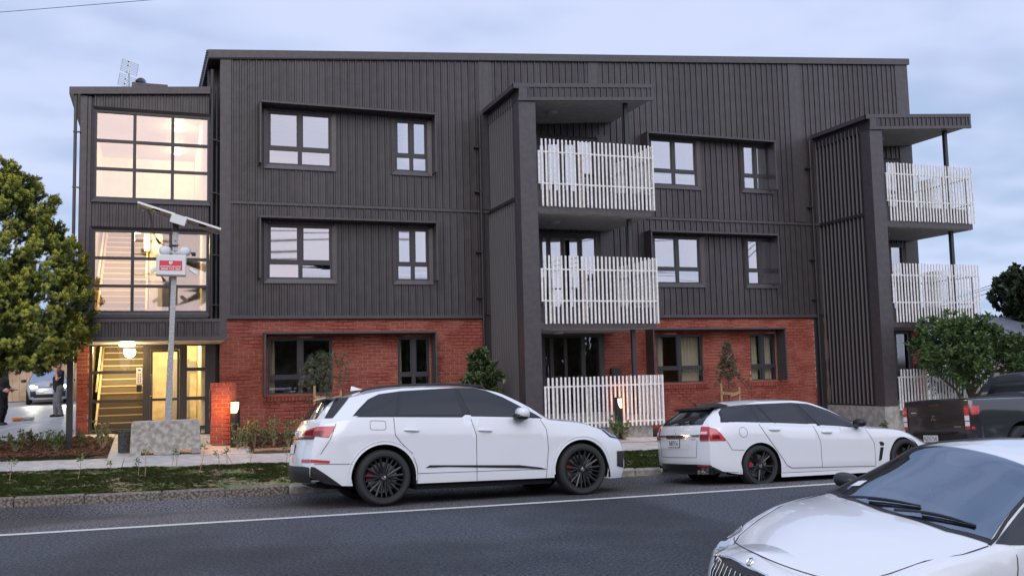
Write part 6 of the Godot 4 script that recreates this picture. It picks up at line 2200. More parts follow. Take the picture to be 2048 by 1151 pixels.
func make_hatch() -> void:
	var car := thing("hatchback", "silver hatchback with its headlights on, nose out in the car park on the left", "car")
	var S := {
		"x0": -0.70, "x1": 3.35, "rl": 0.5, "rd": 0.1, "fl": 0.7, "fd": 0.22, "wl": 1.3, "rb": 0.15, "fb": 0.22,
		"B": [[-0.7, 1.0], [2.3, 0.97], [2.9, 0.90], [3.35, 0.78]],
		"R": [[-0.7, 1.38], [0.2, 1.48], [1.2, 1.48], [1.6, 1.40], [2.45, 0.99], [2.9, 0.915], [3.35, 0.79]],
		"T": [[-0.7, 1.42], [0.2, 1.55], [1.2, 1.56], [1.6, 1.49], [2.5, 1.06], [2.9, 0.99], [3.35, 0.86]],
		"Wm": [[-0.7, 0.86], [1.5, 0.885], [3.35, 0.86]],
		"Wr": [[-0.7, 0.55], [1.2, 0.57], [1.6, 0.60], [2.45, 0.76], [3.35, 0.70]],
		"side": [[0.0, 0.95], [0.5, 1.0], [0.85, 0.985], [1.0, 0.94]],
		"ro": [[0.3, 0.02], [1.0, 0.05], [1.4, 0.2]], "fo": [[0.25, 0.05], [0.5, 0.0], [0.7, 0.05], [0.86, 0.2]],
		"sill": [[-0.7, 0.3], [3.35, 0.22]],
		"arch": [[0.0, 0.33, 0.37], [2.70, 0.33, 0.37]],
	}
	car_body(S, car, M.silver_paint)
	var st := mb()
	on_top(S, st, [[1.45, -0.58], [1.8, -0.63], [2.3, -0.72], [2.46, -0.4], [2.50, 0.0], [2.46, 0.4], [2.3, 0.72], [1.8, 0.63], [1.45, 0.58]], 0.01)
	obj("windscreen", st, M.windscreen, car)
	for s in [1.0, -1.0]:
		st = mb()
		on_front(S, st, [[s * 0.42, 0.80], [s * 0.42, 0.73], [s * 0.70, 0.70], [s * 0.70, 0.83]], 0.012)
		on_side(S, st, [[3.0, 0.86], [3.3, 0.83], [3.3, 0.70], [3.15, 0.75]], 0.012, s)
		obj("headlamp", st, M.headlamp_glow, car)
		st = mb()
		on_front(S, st, [[s * 0.50, 0.60], [s * 0.46, 0.35], [s * 0.70, 0.33], [s * 0.72, 0.62], [s * 0.66, 0.58]], 0.010)
		obj("bumper_vent", st, M.trim_black, car)
		st = mb()
		blob(st, Vector3(1.95, 1.05, s * 1.0), Vector3(0.09, 0.07, 0.12), 2.6)
		obj("door_mirror", st, M.trim_black, car)
		st = mb()
		on_side(S, st, [[-0.3, 1.03], [0.0, 1.36], [1.0, 1.42], [1.6, 1.35], [2.2, 1.02]], 0.008, s)
		obj("side_window", st, M.car_glass, car)
		wheel(car, Vector3(0.0, 0.32, s * 0.77), 0.32, 0.21, 0.21, 2, s, false)
		wheel(car, Vector3(2.70, 0.32, s * 0.77), 0.32, 0.21, 0.21, 2, s, false)
	st = mb()
	on_front(S, st, [[-0.66, 0.44], [-0.55, 0.30], [0.55, 0.30], [0.66, 0.44]], 0.012)
	on_front(S, st, [[-0.40, 0.755], [-0.40, 0.735], [0.40, 0.735], [0.40, 0.755]], 0.012)
	obj("grille", st, M.trim_black, car)
	plate(car, "", Vector3(front_x(S, 0.53, 0) + 0.02, 0.53, 0), Basis(Vector3(0, 0, -1), Vector3(0, 1, 0), Vector3(1, 0, 0)))
	for s in [1.0, -1.0]:
		var l := SpotLight3D.new()
		l.name = "headlight_beam" if s > 0 else "headlight_beam_001"
		l.light_color = Color(1.0, 0.97, 0.82)
		l.light_energy = 4.0
		l.light_size = 0.08
		l.spot_angle = 38.0
		l.spot_range = 40.0
		l.spot_attenuation = 2.0
		l.shadow_enabled = true
		car.add_child(l)
		l.position = Vector3(3.48, 0.76, s * 0.6)
		l.rotation = Vector3(0, -PI / 2, 0)
		l.rotate_object_local(Vector3(1, 0, 0), -0.10)
	var b := Basis(Vector3(0, 1, 0), -PI / 2 + 0.10)
	car.transform = Transform3D(b, Vector3(-6.33, gy(-6.3, -24.0) + 0.005, -26.6))

# ---------------------------------------------------------------- things along the street
func make_street_things() -> void:
	# concrete block with lifting slots
	var B := thing("concrete_barrier", "stained grey concrete block in front of the entrance, carrying the camera mast", "barrier", Vector3(-1.21, gy(-1.2, 3.3) + 0.012, 3.28))
	var st := mb()
	var h = 0.655
	var half := 0.665
	var prof := [[-half, 0.0], [-half + 0.03, h - 0.04], [-half + 0.06, h], [half - 0.06, h], [half - 0.03, h - 0.04], [half, 0.0], [0.49, 0.0], [0.47, 0.085], [0.27, 0.085], [0.25, 0.0], [-0.22, 0.0], [-0.24, 0.085], [-0.44, 0.085], [-0.46, 0.0]]
	var poly := PackedVector2Array()
	for p in prof: poly.append(Vector2(p[0], p[1]))
	slab2(st, poly, Transform3D(Basis(), Vector3(0, 0, 0.2)), 0.40)
	obj("block", st, M.barrier_concrete, B)
	st = mb()
	cbox(st, -half + 0.062, half - 0.062, h - 0.004, h + 0.006, -0.19, 0.19, 0.004)
	obj("cap", st, M.concrete, B)
	make_mast()
	# dark drum beside the block
	st = mb()
	lathe(st, Vector3.ZERO, Vector3(0, 1, 0), [[0.0, 0.117], [0.40, 0.122], [0.425, 0.122], [0.43, 0.105], [0.38, 0.098], [0.36, 0.0]], 28)
	var dr := obj("concrete_drum", st, M.drum_dark, self)
	dr.position = Vector3(-1.985, gy(-1.98, 2.95) + 0.012, 2.95)
	tag(dr, "low dark round planter tub beside the left end of the concrete block", "tub")
	# brick pillar with the letter boxes
	var P := thing("brick_pillar", "low red brick pillar with letter slots beside the glowing bollard at the entrance", "pillar", Vector3(-0.30, 0.06, 2.2))
	st = mb()
	box(st, 0.008, 0.515, 0.0, 1.29, -0.392, -0.014)
	obj("core", st, M.mortar, P)
	var row := 0
	while row < 14:
		var y = 0.02 + row * 0.086
		var sh := 0.12 if row % 2 else 0.0
		var x = -sh - 0.0
		while x < 0.52:
			var a := maxf(x, 0.0)
			var b := minf(x + 0.23, 0.523)
			if b - a > 0.03:
				st = mb()
				brick_box(st, [a, b, y, y + 0.076, 0.0])
				obj("brick", st, M["brick_%d" % (rng.randi() % 4)], P)
			x += 0.24
		var z = -sh
		while z > -0.42:
			var a := maxf(z - 0.23, -0.40)
			var b := minf(z, -0.014)
			if b - a > 0.03:
				st = mb()
				brick_box(st, [0, b - a, 0, 0.076, 0.0])
				var o := obj("brick", st, M["brick_%d" % (rng.randi() % 4)], P)
				o.position = Vector3(0.0, y, a)
				o.rotation.y = -PI / 2
			z -= 0.24
		row += 1
	for k in 7:
		st = mb()
		cbox(st, k * 0.0747, k * 0.0747 + 0.068, 1.225, 1.315, -0.40, 0.004, 0.004)
		obj("capping_brick", st, M["brick_%d" % (k % 4)], P)
	st = mb()
	cbox(st, -0.022, 0.0, 0.55, 1.16, -0.37, -0.05, 0.004)
	var mbx := obj("letter_box", st, M.dark_metal, P)
	st = mb()
	for k in 4: box(st, -0.027, -0.0225, 0.64 + k * 0.14, 0.66 + k * 0.14, -0.33, -0.09)
	obj("slot", st, M.chrome, mbx)
	bollard("black bollard lamp glowing warm white, beside the brick pillar", Vector3(0.175, gy(0.17, 2.5) + 0.01, 2.5), 0.98, PI * 1.30, "bollard_glow", 0.75)
	bollard("black bollard lamp in front of the middle picket fence, its lens turned to the right", Vector3(9.06, gy(9.06, 2.85) + 0.01, 2.85), 1.0, -PI * 0.22, "bollard_dim", 0.30)
	# ground floor picket fences
	var f := railing(self, "picket_fence", 7.41, 10.51, 0.065, 1.30, 0.18, 1.075, 2.46, true, 0.35)
	tag(f, "white picket fence round the ground floor patio between the two white cars", "fence", "white picket fences round the patios")
	f = railing(self, "picket_fence", 18.05, 21.15, 0.03, 1.28, 0.17, 1.06, 2.46, true, 0.35)
	tag(f, "white picket fence round the patio behind the black pickup truck", "fence", "white picket fences round the patios")
	# on the tower roof
	var A := thing("television_aerial", "tilted grid television aerial on a thin mast on the stair tower roof", "aerial", Vector3(-2.13, 8.35, -1.6))
	st = mb()
	tube(st, [Vector3.ZERO, Vector3(0, 0.83, 0)], 0.014, 0.014, 8)
	obj("mast", st, M.galvanised, A)
	var bas := Basis(Vector3(0, 0, 1), -0.16) * Basis(Vector3(0, 1, 0), 0.3)
	var boom := mb()
	tube(boom, [bas * Vector3(-0.02, -0.36, 0.0) + Vector3(0, 0.83, 0.03), bas * Vector3(-0.02, 0.36, 0.0) + Vector3(0, 0.83, 0.03)], 0.013, 0.013, 8)
	obj("boom", boom, M.frame_alu, A)
	for k in 2:
		st = mb()
		for j in 8:
			var y = (0.04 + j * 0.042) * (1 if k else -1)
			tube(st, [bas * Vector3(-0.21, y, -0.04) + Vector3(0, 0.83, 0), bas * Vector3(0.19, y - 0.03, -0.04) + Vector3(0, 0.83, 0)], 0.005, 0.005, 5)
		for x in [-0.21, 0.19]: tube(st, [bas * Vector3(x, (0.03 if k else -0.03) - (0.03 if x > 0 else 0.0), -0.04) + Vector3(0, 0.83, 0), bas * Vector3(x, (0.345 if k else -0.345) - (0.03 if x > 0 else 0.0), -0.04) + Vector3(0, 0.83, 0)], 0.008, 0.008, 5)
		obj("grid", st, M.galvanised, A)
	st = mb()
	for y in [-0.30, -0.18, 0.0, 0.18, 0.28]: blob(st, bas * Vector3(-0.075, y, 0.05) + Vector3(0, 0.83, 0), Vector3(0.022, 0.016, 0.02), 2.0, 8, 6)
	obj("dipole", st, M.trim_black, A)
	var D := thing("satellite_dish", "dark satellite dish standing behind the low box on the stair tower roof", "satellite dish", Vector3(-1.90, 8.35, -2.1))
	st = mb()
	var ax := Vector3(-0.82, 0.35, -0.42).normalized()
	lathe(st, Vector3(0, 0.55, 0), -ax, [[0.0, 0.34], [-0.02, 0.345], [0.03, 0.27], [0.07, 0.15], [0.085, 0.0]], 32)
	lathe(st, Vector3(0, 0.55, 0), ax, [[-0.085, 0.0], [-0.07, 0.15], [-0.03, 0.27], [0.0, 0.34]], 32)
	obj("reflector", st, M.grey_paint, D)
	st = mb()
	tube(st, [Vector3(0.06, 0.0, 0.0), Vector3(0.06, 0.5, 0.03)], 0.02, 0.02, 8)
	obj("mount", st, M.dark_metal, D)
	# wheel stop
	st = mb()
	cbox(st, -0.30, 0.0, 0.0, 0.11, -0.08, 0.08, 0.03)
	var ws := thing("wheel_stop", "low wheel stop with an orange end lying in the car park", "wheel stop", Vector3(-5.25, gy(-5.25, -8.9) + 0.004, -8.9))
	ws.rotation.y = 0.35
	obj("end", st, M.stop_yellow, ws)
	st = mb()
	cbox(st, 0.001, 0.32, 0.0, 0.11, -0.08, 0.08, 0.03)
	obj("bar", st, M.concrete, ws)
	# stakes that hold the two young trees
	for s in [["two pale timber stakes with a crossbar behind the tall white vehicle's tail", Vector3(2.0, gy(2.0, 1.5), 1.5), 0.0, 1.12, 0.60], ["two pale timber stakes tied to the brown young tree on the right", Vector3(12.82, gy(12.8, 1.5), 1.5), 0.0, 1.18, 0.56]]:
		var T := thing("tree_stakes", s[0], "stakes", s[1], "stakes of the young trees")
		for k in 2:
			st = mb()
			cbox(st, k * s[4] - 0.025, k * s[4] + 0.025, 0.0, s[3] + (0.12 if k == 0 else 0.0), -0.025, 0.025, 0.004)
			obj("stake", st, M.stake_timber, T)
		st = mb()
		hexa(st, [Vector3(0.0, s[3] - 0.17, 0.045), Vector3(s[4] * 0.55, s[3] - 0.21, 0.045), Vector3(s[4] * 0.55, s[3] - 0.21, 0.026), Vector3(0.0, s[3] - 0.17, 0.026), Vector3(0.0, s[3] - 0.10, 0.045), Vector3(s[4] * 0.55, s[3] - 0.13, 0.045), Vector3(s[4] * 0.55, s[3] - 0.13, 0.026), Vector3(0.0, s[3] - 0.10, 0.026)])
		hexa(st, [Vector3(s[4] * 0.45, s[3] - 0.25, 0.065), Vector3(s[4], s[3] - 0.17, 0.065), Vector3(s[4], s[3] - 0.17, 0.046), Vector3(s[4] * 0.45, s[3] - 0.25, 0.046), Vector3(s[4] * 0.45, s[3] - 0.17, 0.065), Vector3(s[4], s[3] - 0.10, 0.065), Vector3(s[4], s[3] - 0.10, 0.046), Vector3(s[4] * 0.45, s[3] - 0.17, 0.046)])
		obj("tie", st, M.stake_timber, T)
	# timber edging and the small concrete pad of the bollard
	st = mb()
	for k in 4: box(st, 0.52 + k * 1.5, 2.0 + k * 1.5, gy(1.2 + k * 1.5, 3.05) - 0.05, gy(1.2 + k * 1.5, 3.05) + 0.05, 3.03, 3.06)
	tag(obj("garden_edging", st, M.stake_timber, self), "low timber edging along the front of the right garden bed", "edging")
	st = mb()
	cbox(st, -0.03, 0.47, gy(0.2, 2.5) - 0.1, gy(0.2, 2.5) + 0.012, 2.33, 2.70, 0.004)
	tag(obj("bollard_pad", st, M.concrete, self), "small concrete pad under the bollard beside the brick pillar", "pad")

func bollard(label: String, at: Vector3, h: float, facing: float, glow_key: String, energy: float) -> void:
	var b := thing("bollard_lamp", label, "bollard", at, "bollard lamps in the garden")
	var st := mb()
	lathe(st, Vector3.ZERO, Vector3(0, 1, 0), [[0.0, 0.11], [0.012, 0.11], [0.014, 0.097], [h - 0.26, 0.097], [h - 0.258, 0.08]], 28)
	obj("column", st, M.trim_black, b)
	st = mb()
	lathe(st, Vector3.ZERO, Vector3(0, 1, 0), [[h - 0.03, 0.08], [h - 0.028, 0.101], [h - 0.008, 0.099], [h, 0.088], [h, 0.0]], 28)
	obj("cap", st, M.trim_black, b)
	st = mb()
	lathe(st, Vector3.ZERO, Vector3(0, 1, 0), [[h - 0.26, 0.083], [h - 0.03, 0.083]], 28)
	obj("lamp_lens", st, M[glow_key], b)
	st = mb()   # hood round the back, cut in a curve at the sides
	grid(st, func(u, v):
		var cut: float = 0.95 - 0.42 * pow(1.0 - v, 3.0)
		var a: float = facing + PI + (u - 0.5) * TAU * (1.0 - 0.5 * cut)
		return Vector3(cos(a) * 0.098, lerpf(h - 0.262, h - 0.028, v), -sin(a) * 0.098), 22, 8)
	obj("hood", st, M.trim_black, b)
	var l := OmniLight3D.new()
	l.name = "bollard_light"
	l.light_color = Color(1.0, 0.62, 0.22)
	l.light_energy = energy
	l.light_size = 0.12
	l.omni_range = 8.0
	l.omni_attenuation = 2.0
	l.shadow_enabled = true
	b.add_child(l, true)
	l.position = Vector3(cos(facing) * 0.13, h - 0.16, -sin(facing) * 0.13)

func make_mast() -> void:
	var P := thing("camera_mast", "galvanised security camera mast with tilted solar panels and a grey box with a red sign", "mast", Vector3(-1.175, gy(-1.2, 3.3) + 0.45, 3.30))
	P.rotation.z = -0.030
	var st := mb()
	cbox(st, -0.062, 0.062, 0.0, 1.02 - 0.02, -0.062, 0.062, 0.006)
	cbox(st, -0.053, 0.053, 1.0, 4.10, -0.053, 0.053, 0.006)
	cbox(st, -0.068, 0.068, 0.46, 0.48, -0.068, 0.068, 0.003)
	obj("pole", st, M.galvanised, P)
	st = mb()
	for y in [3.72, 3.83, 3.62]: tube(st, [Vector3(0, y, 0.05), Vector3(0, y, 0.058)], 0.014, 0.014, 10)
	obj("bolt_holes", st, M.trim_black, P)
	st = mb()
	cbox(st, -0.065, 0.05, 4.02, 4.24, -0.09, 0.085, 0.01)
	obj("pivot", st, M.trim_black, P)
	# panels
	var tl := Node3D.new()
	tl.name = "solar_panels"
	P.add_child(tl)
	tl.position = Vector3(0.06, 4.30, 0.05)
	tl.rotation = Vector3(0.02, 0.0, -0.30 + 0.030)
	for s in [-1.0, 1.0]:
		var x0: float = 0.10 if s > 0 else -0.83
		var x1: float = 0.83 if s > 0 else -0.10
		st = mb()
		box(st, x0 + 0.018, x1 - 0.018, 0.008, 0.02, -0.40, 0.30)
		obj("panel_sheet", st, M.panel_back, tl)
		st = mb()
		box(st, x0 + 0.018, x1 - 0.018, 0.0205, 0.026, -0.40, 0.30)
		obj("panel_cells", st, M.panel_cell, tl)
		st = mb()
		cbox(st, x0, x1, -0.012, 0.028, 0.30, 0.325, 0.003)
		cbox(st, x0, x1, -0.012, 0.028, -0.425, -0.40, 0.003)
		cbox(st, x0, x0 + 0.018, -0.012, 0.028, -0.40, 0.30, 0.003)
		cbox(st, x1 - 0.018, x1, -0.012, 0.028, -0.40, 0.30, 0.003)
		obj("panel_frame", st, M.frame_alu, tl)
		st = mb()
		cbox(st, (x0 + x1) / 2 - 0.07, (x0 + x1) / 2 + 0.07, -0.028, 0.007, 0.02, 0.16, 0.005)
		obj("junction_box", st, M.trim_black, tl)
	st = mb()
	cbox(st, -0.15, 0.15, -0.17, 0.015, 0.30, 0.345, 0.006)
	cbox(st, -0.13, 0.13, -0.06, -0.014, -0.3, 0.29, 0.006)
	obj("bracket", st, M.box_white, tl)
	# control box with its sign
	st = mb()
	cbox(st, -0.285, 0.285, 3.10, 3.52, 0.055, 0.27, 0.012)
	var bx := obj("control_box", st, M.box_white, P)
	bx.rotation.z = 0.018
	st = mb()
	cbox(st, -0.27, 0.27, 3.115, 3.505, 0.271, 0.285, 0.006)
	obj("lid", st, M.box_white, bx)
	st = mb()
	box(st, -0.225, 0.205, 3.20, 3.40, 0.2855, 0.288)
	var sg := obj("red_sign", st, M.sign_red, bx)
	st = mb()   # white shield with a notch
	slab2(st, PackedVector2Array([Vector2(-0.035, 0.035), Vector2(-0.02, 0.028), Vector2(0.0, 0.04), Vector2(0.02, 0.028), Vector2(0.035, 0.035), Vector2(0.034, -0.01), Vector2(0.0, -0.035), Vector2(-0.034, -0.01)]), Transform3D(Basis(), Vector3(-0.01, 3.352, 0.290)), 0.0015)
	obj("shield", st, M.plate_white, sg)
	st = mb()
	box(st, -0.022, 0.012, 3.350, 3.357, 0.2905, 0.292)
	box(st, -0.006, 0.018, 3.335, 3.342, 0.2905, 0.292)
	obj("shield_mark", st, M.sign_red, sg)
	var t = node("company_name", lettering("premises security", 0.03, 0.39, 0.002, true), M.plate_white, sg)
	t.position = Vector3(-0.01, 3.285, 0.290)
	t = node("telephone_number", lettering("0800 113 362", 0.04, 0.36, 0.002, true), M.plate_white, sg)
	t.position = Vector3(-0.01, 3.232, 0.290)
	# cameras and floodlights
	for s in [-1.0, 1.0]:
		st = mb()
		blob(st, Vector3(s * 0.19, 3.62, 0.10), Vector3(0.115, 0.095, 0.11), 2.6)
		tube(st, [Vector3(s * 0.05, 3.60, 0.03), Vector3(s * 0.15, 3.60, 0.08)], 0.03, 0.03, 8)
		obj("camera_dome", st, M.box_white, P)
		st = mb()
		var c := Vector3(s * 0.37, 3.22, 0.12)
		var b := Basis(Vector3(0, 0, 1), s * -0.55)
		var p := []
		for y in [-0.03, 0.03]:
			for q in [[-0.08, 0.06], [0.08, 0.06], [0.08, -0.06], [-0.08, -0.06]]: p.append(c + b * Vector3(q[0], y, q[1]))
		hexa(st, p)
		tube(st, [Vector3(s * 0.28, 3.27, 0.12), c], 0.015, 0.015, 6)
		obj("floodlight", st, M.frame_alu, P)
	st = mb()
	blob(st, Vector3(0.36, 3.57, 0.11), Vector3(0.045, 0.04, 0.05), 3.0)
	tube(st, [Vector3(0.29, 3.60, 0.1), Vector3(0.34, 3.58, 0.11)], 0.015, 0.015, 6)
	obj("camera_lens", st, M.trim_black, P)
	# cables
	st = mb()
	for off in [0.0, 0.02]:
		var pts := []
		for q in [Vector3(-0.55, 4.42, 0.05), Vector3(-0.50, 4.30, 0.15), Vector3(-0.46, 4.05, 0.18), Vector3(-0.40, 3.88, 0.17), Vector3(-0.33, 3.78, 0.15), Vector3(-0.22, 3.70, 0.12), Vector3(-0.10, 3.71, 0.08), Vector3(0.06, 3.74, 0.07)]: pts.append(q + Vector3(off, off * 0.5, off))
		tube(st, pts, 0.007, 0.007, 6)
	tube(st, [Vector3(-0.36, 3.84, 0.18), Vector3(-0.29, 3.74, 0.16)], 0.022, 0.022, 8)
	tube(st, [Vector3(-0.06, 3.74, 0.062), Vector3(0.062, 3.745, 0.062)], 0.012, 0.012, 6)
	obj("cable", st, M.cable_black, P)

# ---------------------------------------------------------------- trees, shrubs, grass
# a spray of leaves round the origin growing along +y; each leaf is a folded lozenge
func spray(n: int, length: float, width: float, spread: float, droop: float, seed_: int, stem := 0.0, puff := 0.0) -> ArrayMesh:
	var r := RandomNumberGenerator.new()
	r.seed = seed_
	var st := mb()
	for k in n:
		var a := TAU * (k * 0.618 + r.randf() * 0.15)
		var el := spread * (0.25 + 0.75 * r.randf())
		var d := Vector3(cos(a) * sin(el), cos(el), sin(a) * sin(el))
		var base := Vector3(0, stem * r.randf(), 0) + d * length * 0.08
		var l := length * r.randf_range(0.7, 1.15)
		var side := d.cross(Vector3(0, 1, 0.1)).normalized()
		side = side.rotated(d, r.randf_range(-0.7, 0.7))
		var w := width * r.randf_range(0.8, 1.2) * 0.5
		var mid := base + d * l * 0.5
		var tip := base + d * l + Vector3(0, -droop * l, 0)
		var up := side.cross(d).normalized() * w * 0.35
		var p := mid + side * w + up
		var q = mid - side * w + up
		for t in [[base, p, tip], [base, tip, q]]:
			var nn: Vector3 = (t[1] - t[0]).cross(t[2] - t[0]).normalized()
			if puff > 0.0: nn = (nn * (1.0 - puff) + (d + Vector3(0, 0.5, 0)).normalized() * puff).normalized()
			for v in [t[0], t[2], t[1]]:
				st.set_color(Color(1, 1, 1))
				st.set_normal(nn)
				st.add_vertex(v)
	return st.commit()

func frame_along(d: Vector3, roll: float, s: float) -> Basis:
	d = d.normalized()
	var x = d.cross(Vector3(0.13, 0.2, 0.97)).normalized()
	return (Basis(x, d, x.cross(d)) * Basis(Vector3(0, 1, 0), roll)).scaled_local(Vector3.ONE * s)

func rdir() -> Vector3:
	var v := Vector3(rng.randfn(), rng.randfn(), rng.randfn())
	return v.normalized()

func lerpc(a: Color, b: Color, t: float) -> Color:
	return a.lerp(b, clampf(t, 0, 1))

func make_plants() -> void:
	make_conifer()
	make_leafy_trees()
	make_young_trees()
	make_garden()
	make_grass()
	make_opposite()

func make_conifer() -> void:
	var T := thing("golden_conifer", "dense golden green conifer filling the left edge in front of the stair tower", "tree", Vector3(-5.0, gy(-5.0, 2.6), 2.6))
	var st := mb()
	tube(st, [Vector3(0, -0.1, 0), Vector3(0.05, 1.6, -0.05), Vector3(0.1, 3.4, 0.0), Vector3(0.0, 5.6, 0.0)], 0.20, 0.05, 10)
	for k in 14:
		var a := k * 2.4
		tube(st, [Vector3(0.04, 1.5 + k * 0.25, 0), Vector3(cos(a) * 0.8, 2.0 + k * 0.26, sin(a) * 0.8), Vector3(cos(a) * 1.4, 2.7 + k * 0.22, sin(a) * 1.4)], 0.05, 0.015, 6)
	obj("trunk", st, M.bark, T)
	var lobes := [[Vector3(-0.1, 3.55, 0), Vector3(1.75, 2.05, 1.6)], [Vector3(0.70, 3.95, 0.15), Vector3(0.85, 1.60, 0.9)], [Vector3(1.25, 3.35, 0.1), Vector3(0.70, 1.20, 0.8)], [Vector3(1.72, 2.72, 0.25), Vector3(0.45, 0.66, 0.5)], [Vector3(1.15, 2.45, 0.5), Vector3(0.80, 1.0, 0.75)], [Vector3(0.3, 2.6, 0.7), Vector3(1.05, 1.0, 0.9)]]
	var sp := spray(44, 0.062, 0.013, 1.0, 0.05, 5, 0.13, 0.75)
	var tfs := []
	var cols := []
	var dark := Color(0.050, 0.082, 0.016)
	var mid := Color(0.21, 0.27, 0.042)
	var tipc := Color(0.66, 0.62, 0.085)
	for l in lobes:
		var area: float = l[1].x * l[1].y + l[1].y * l[1].z + l[1].x * l[1].z
		var n := int(64 * area)
		for k in n:
			var d := rdir()
			if d.z < -0.75: continue
			var root: Vector3 = l[0] + d * l[1] * rng.randf_range(0.72, 0.92)
			var inside := false
			for o in lobes:
				if o != l and ((root - o[0]) / o[1]).length() < 0.72: inside = true
			if inside: continue
			# a plume: sprays along an upward sweeping shoot
			var grow := (Vector3(d.x, 0.15 + d.y * 0.4, d.z) + Vector3(0, 0.75, 0)).normalized()
			if d.y < -0.35: grow = (Vector3(d.x, -0.1, d.z) + Vector3(0, 0.25, 0)).normalized()
			var len_ = rng.randf_range(0.28, 0.50)
			var tone := rng.randf_range(0.0, 1.0)
			var m := 24
			for j in m:
				var t = j / (m - 1.0)
				var wob = rdir() * 0.11 * (1.0 - t * 0.7)
				var p = root + grow * len_ * t + wob + d * 0.10 * sin(t * PI)
				tfs.append(Transform3D(frame_along(grow + rdir() * 0.75 + d * 0.4, rng.randf() * TAU, rng.randf_range(0.8, 1.3) * (1.0 - 0.30 * t)), p))
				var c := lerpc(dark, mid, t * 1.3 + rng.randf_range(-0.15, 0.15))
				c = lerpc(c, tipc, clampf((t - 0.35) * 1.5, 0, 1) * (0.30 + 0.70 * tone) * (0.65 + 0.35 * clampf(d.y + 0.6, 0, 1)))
				cols.append(c)
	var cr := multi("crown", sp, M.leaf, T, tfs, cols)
	cr.set_meta("kind", "stuff")
	# darker hedge trees behind the boarded fence
	var hs := spray(14, 0.34, 0.20, 1.3, 0.15, 8)
	for q in [[-9.6, 3.3, 2.6, "dark evergreen behind the timber fence at the far left edge"], [-5.4, 3.0, 2.4, "dark evergreen hedge tree behind the timber fence, above the silver car"], [-1.6, 3.2, 2.4, "dark evergreen behind the timber fence, nearest the stair tower"]]:
		var H := thing("hedge_tree", q[3], "tree", Vector3(q[0], gy(q[0], -31.5), -31.5), "evergreens behind the timber fence")
		st = mb()
		tube(st, [Vector3.ZERO, Vector3(0.1, 2.5, 0)], 0.16, 0.10, 8)
		obj("trunk", st, M.bark, H)
		tfs = []
		cols = []
		for k in 2200:
			var d := rdir()
			var p: Vector3 = Vector3(0, q[1] - 0.6, 0) + d * Vector3(q[2], q[1] - 0.4, 1.8) * pow(rng.randf(), 0.25) * (1.0 + 0.15 * sin(d.x * 9) * sin(d.y * 7))
			tfs.append(Transform3D(frame_along(d + rdir() * 0.6, rng.randf() * TAU, rng.randf_range(0.7, 1.2)), p))
			cols.append(lerpc(Color(0.020, 0.038, 0.014), Color(0.048, 0.075, 0.022), rng.randf()))
		multi("crown", hs, M.leaf, H, tfs, cols).set_meta("kind", "stuff")

# branches from a fork rule; returns the twig ends
func branch(st: SurfaceTool, p: Vector3, d: Vector3, l: float, r: float, depth: int, ends: Array, up := 0.15, spread := 0.75) -> void:
	var pts := [p]
	var q = p
	var dd := d
	for k in 3:
		dd = (dd + rdir() * 0.22 + Vector3(0, up * 0.3, 0)).normalized()
		q += dd * l / 3.0
		pts.append(q)
		if depth <= 1: ends.append([q, dd])
	tube(st, pts, r, r * 0.62, 7, false)
	if depth == 0: return
	var n := 3 if depth > 1 else 2
	for k in n:
		var nd := (dd + rdir() * spread + Vector3(0, up, 0)).normalized()
		branch(st, q, nd, l * rng.randf_range(0.62, 0.85), r * 0.58, depth - 1, ends, up, spread)
	if depth > 1: branch(st, pts[2], (dd + rdir() * 1.1).normalized(), l * 0.6, r * 0.45, depth - 2, ends, up, spread)

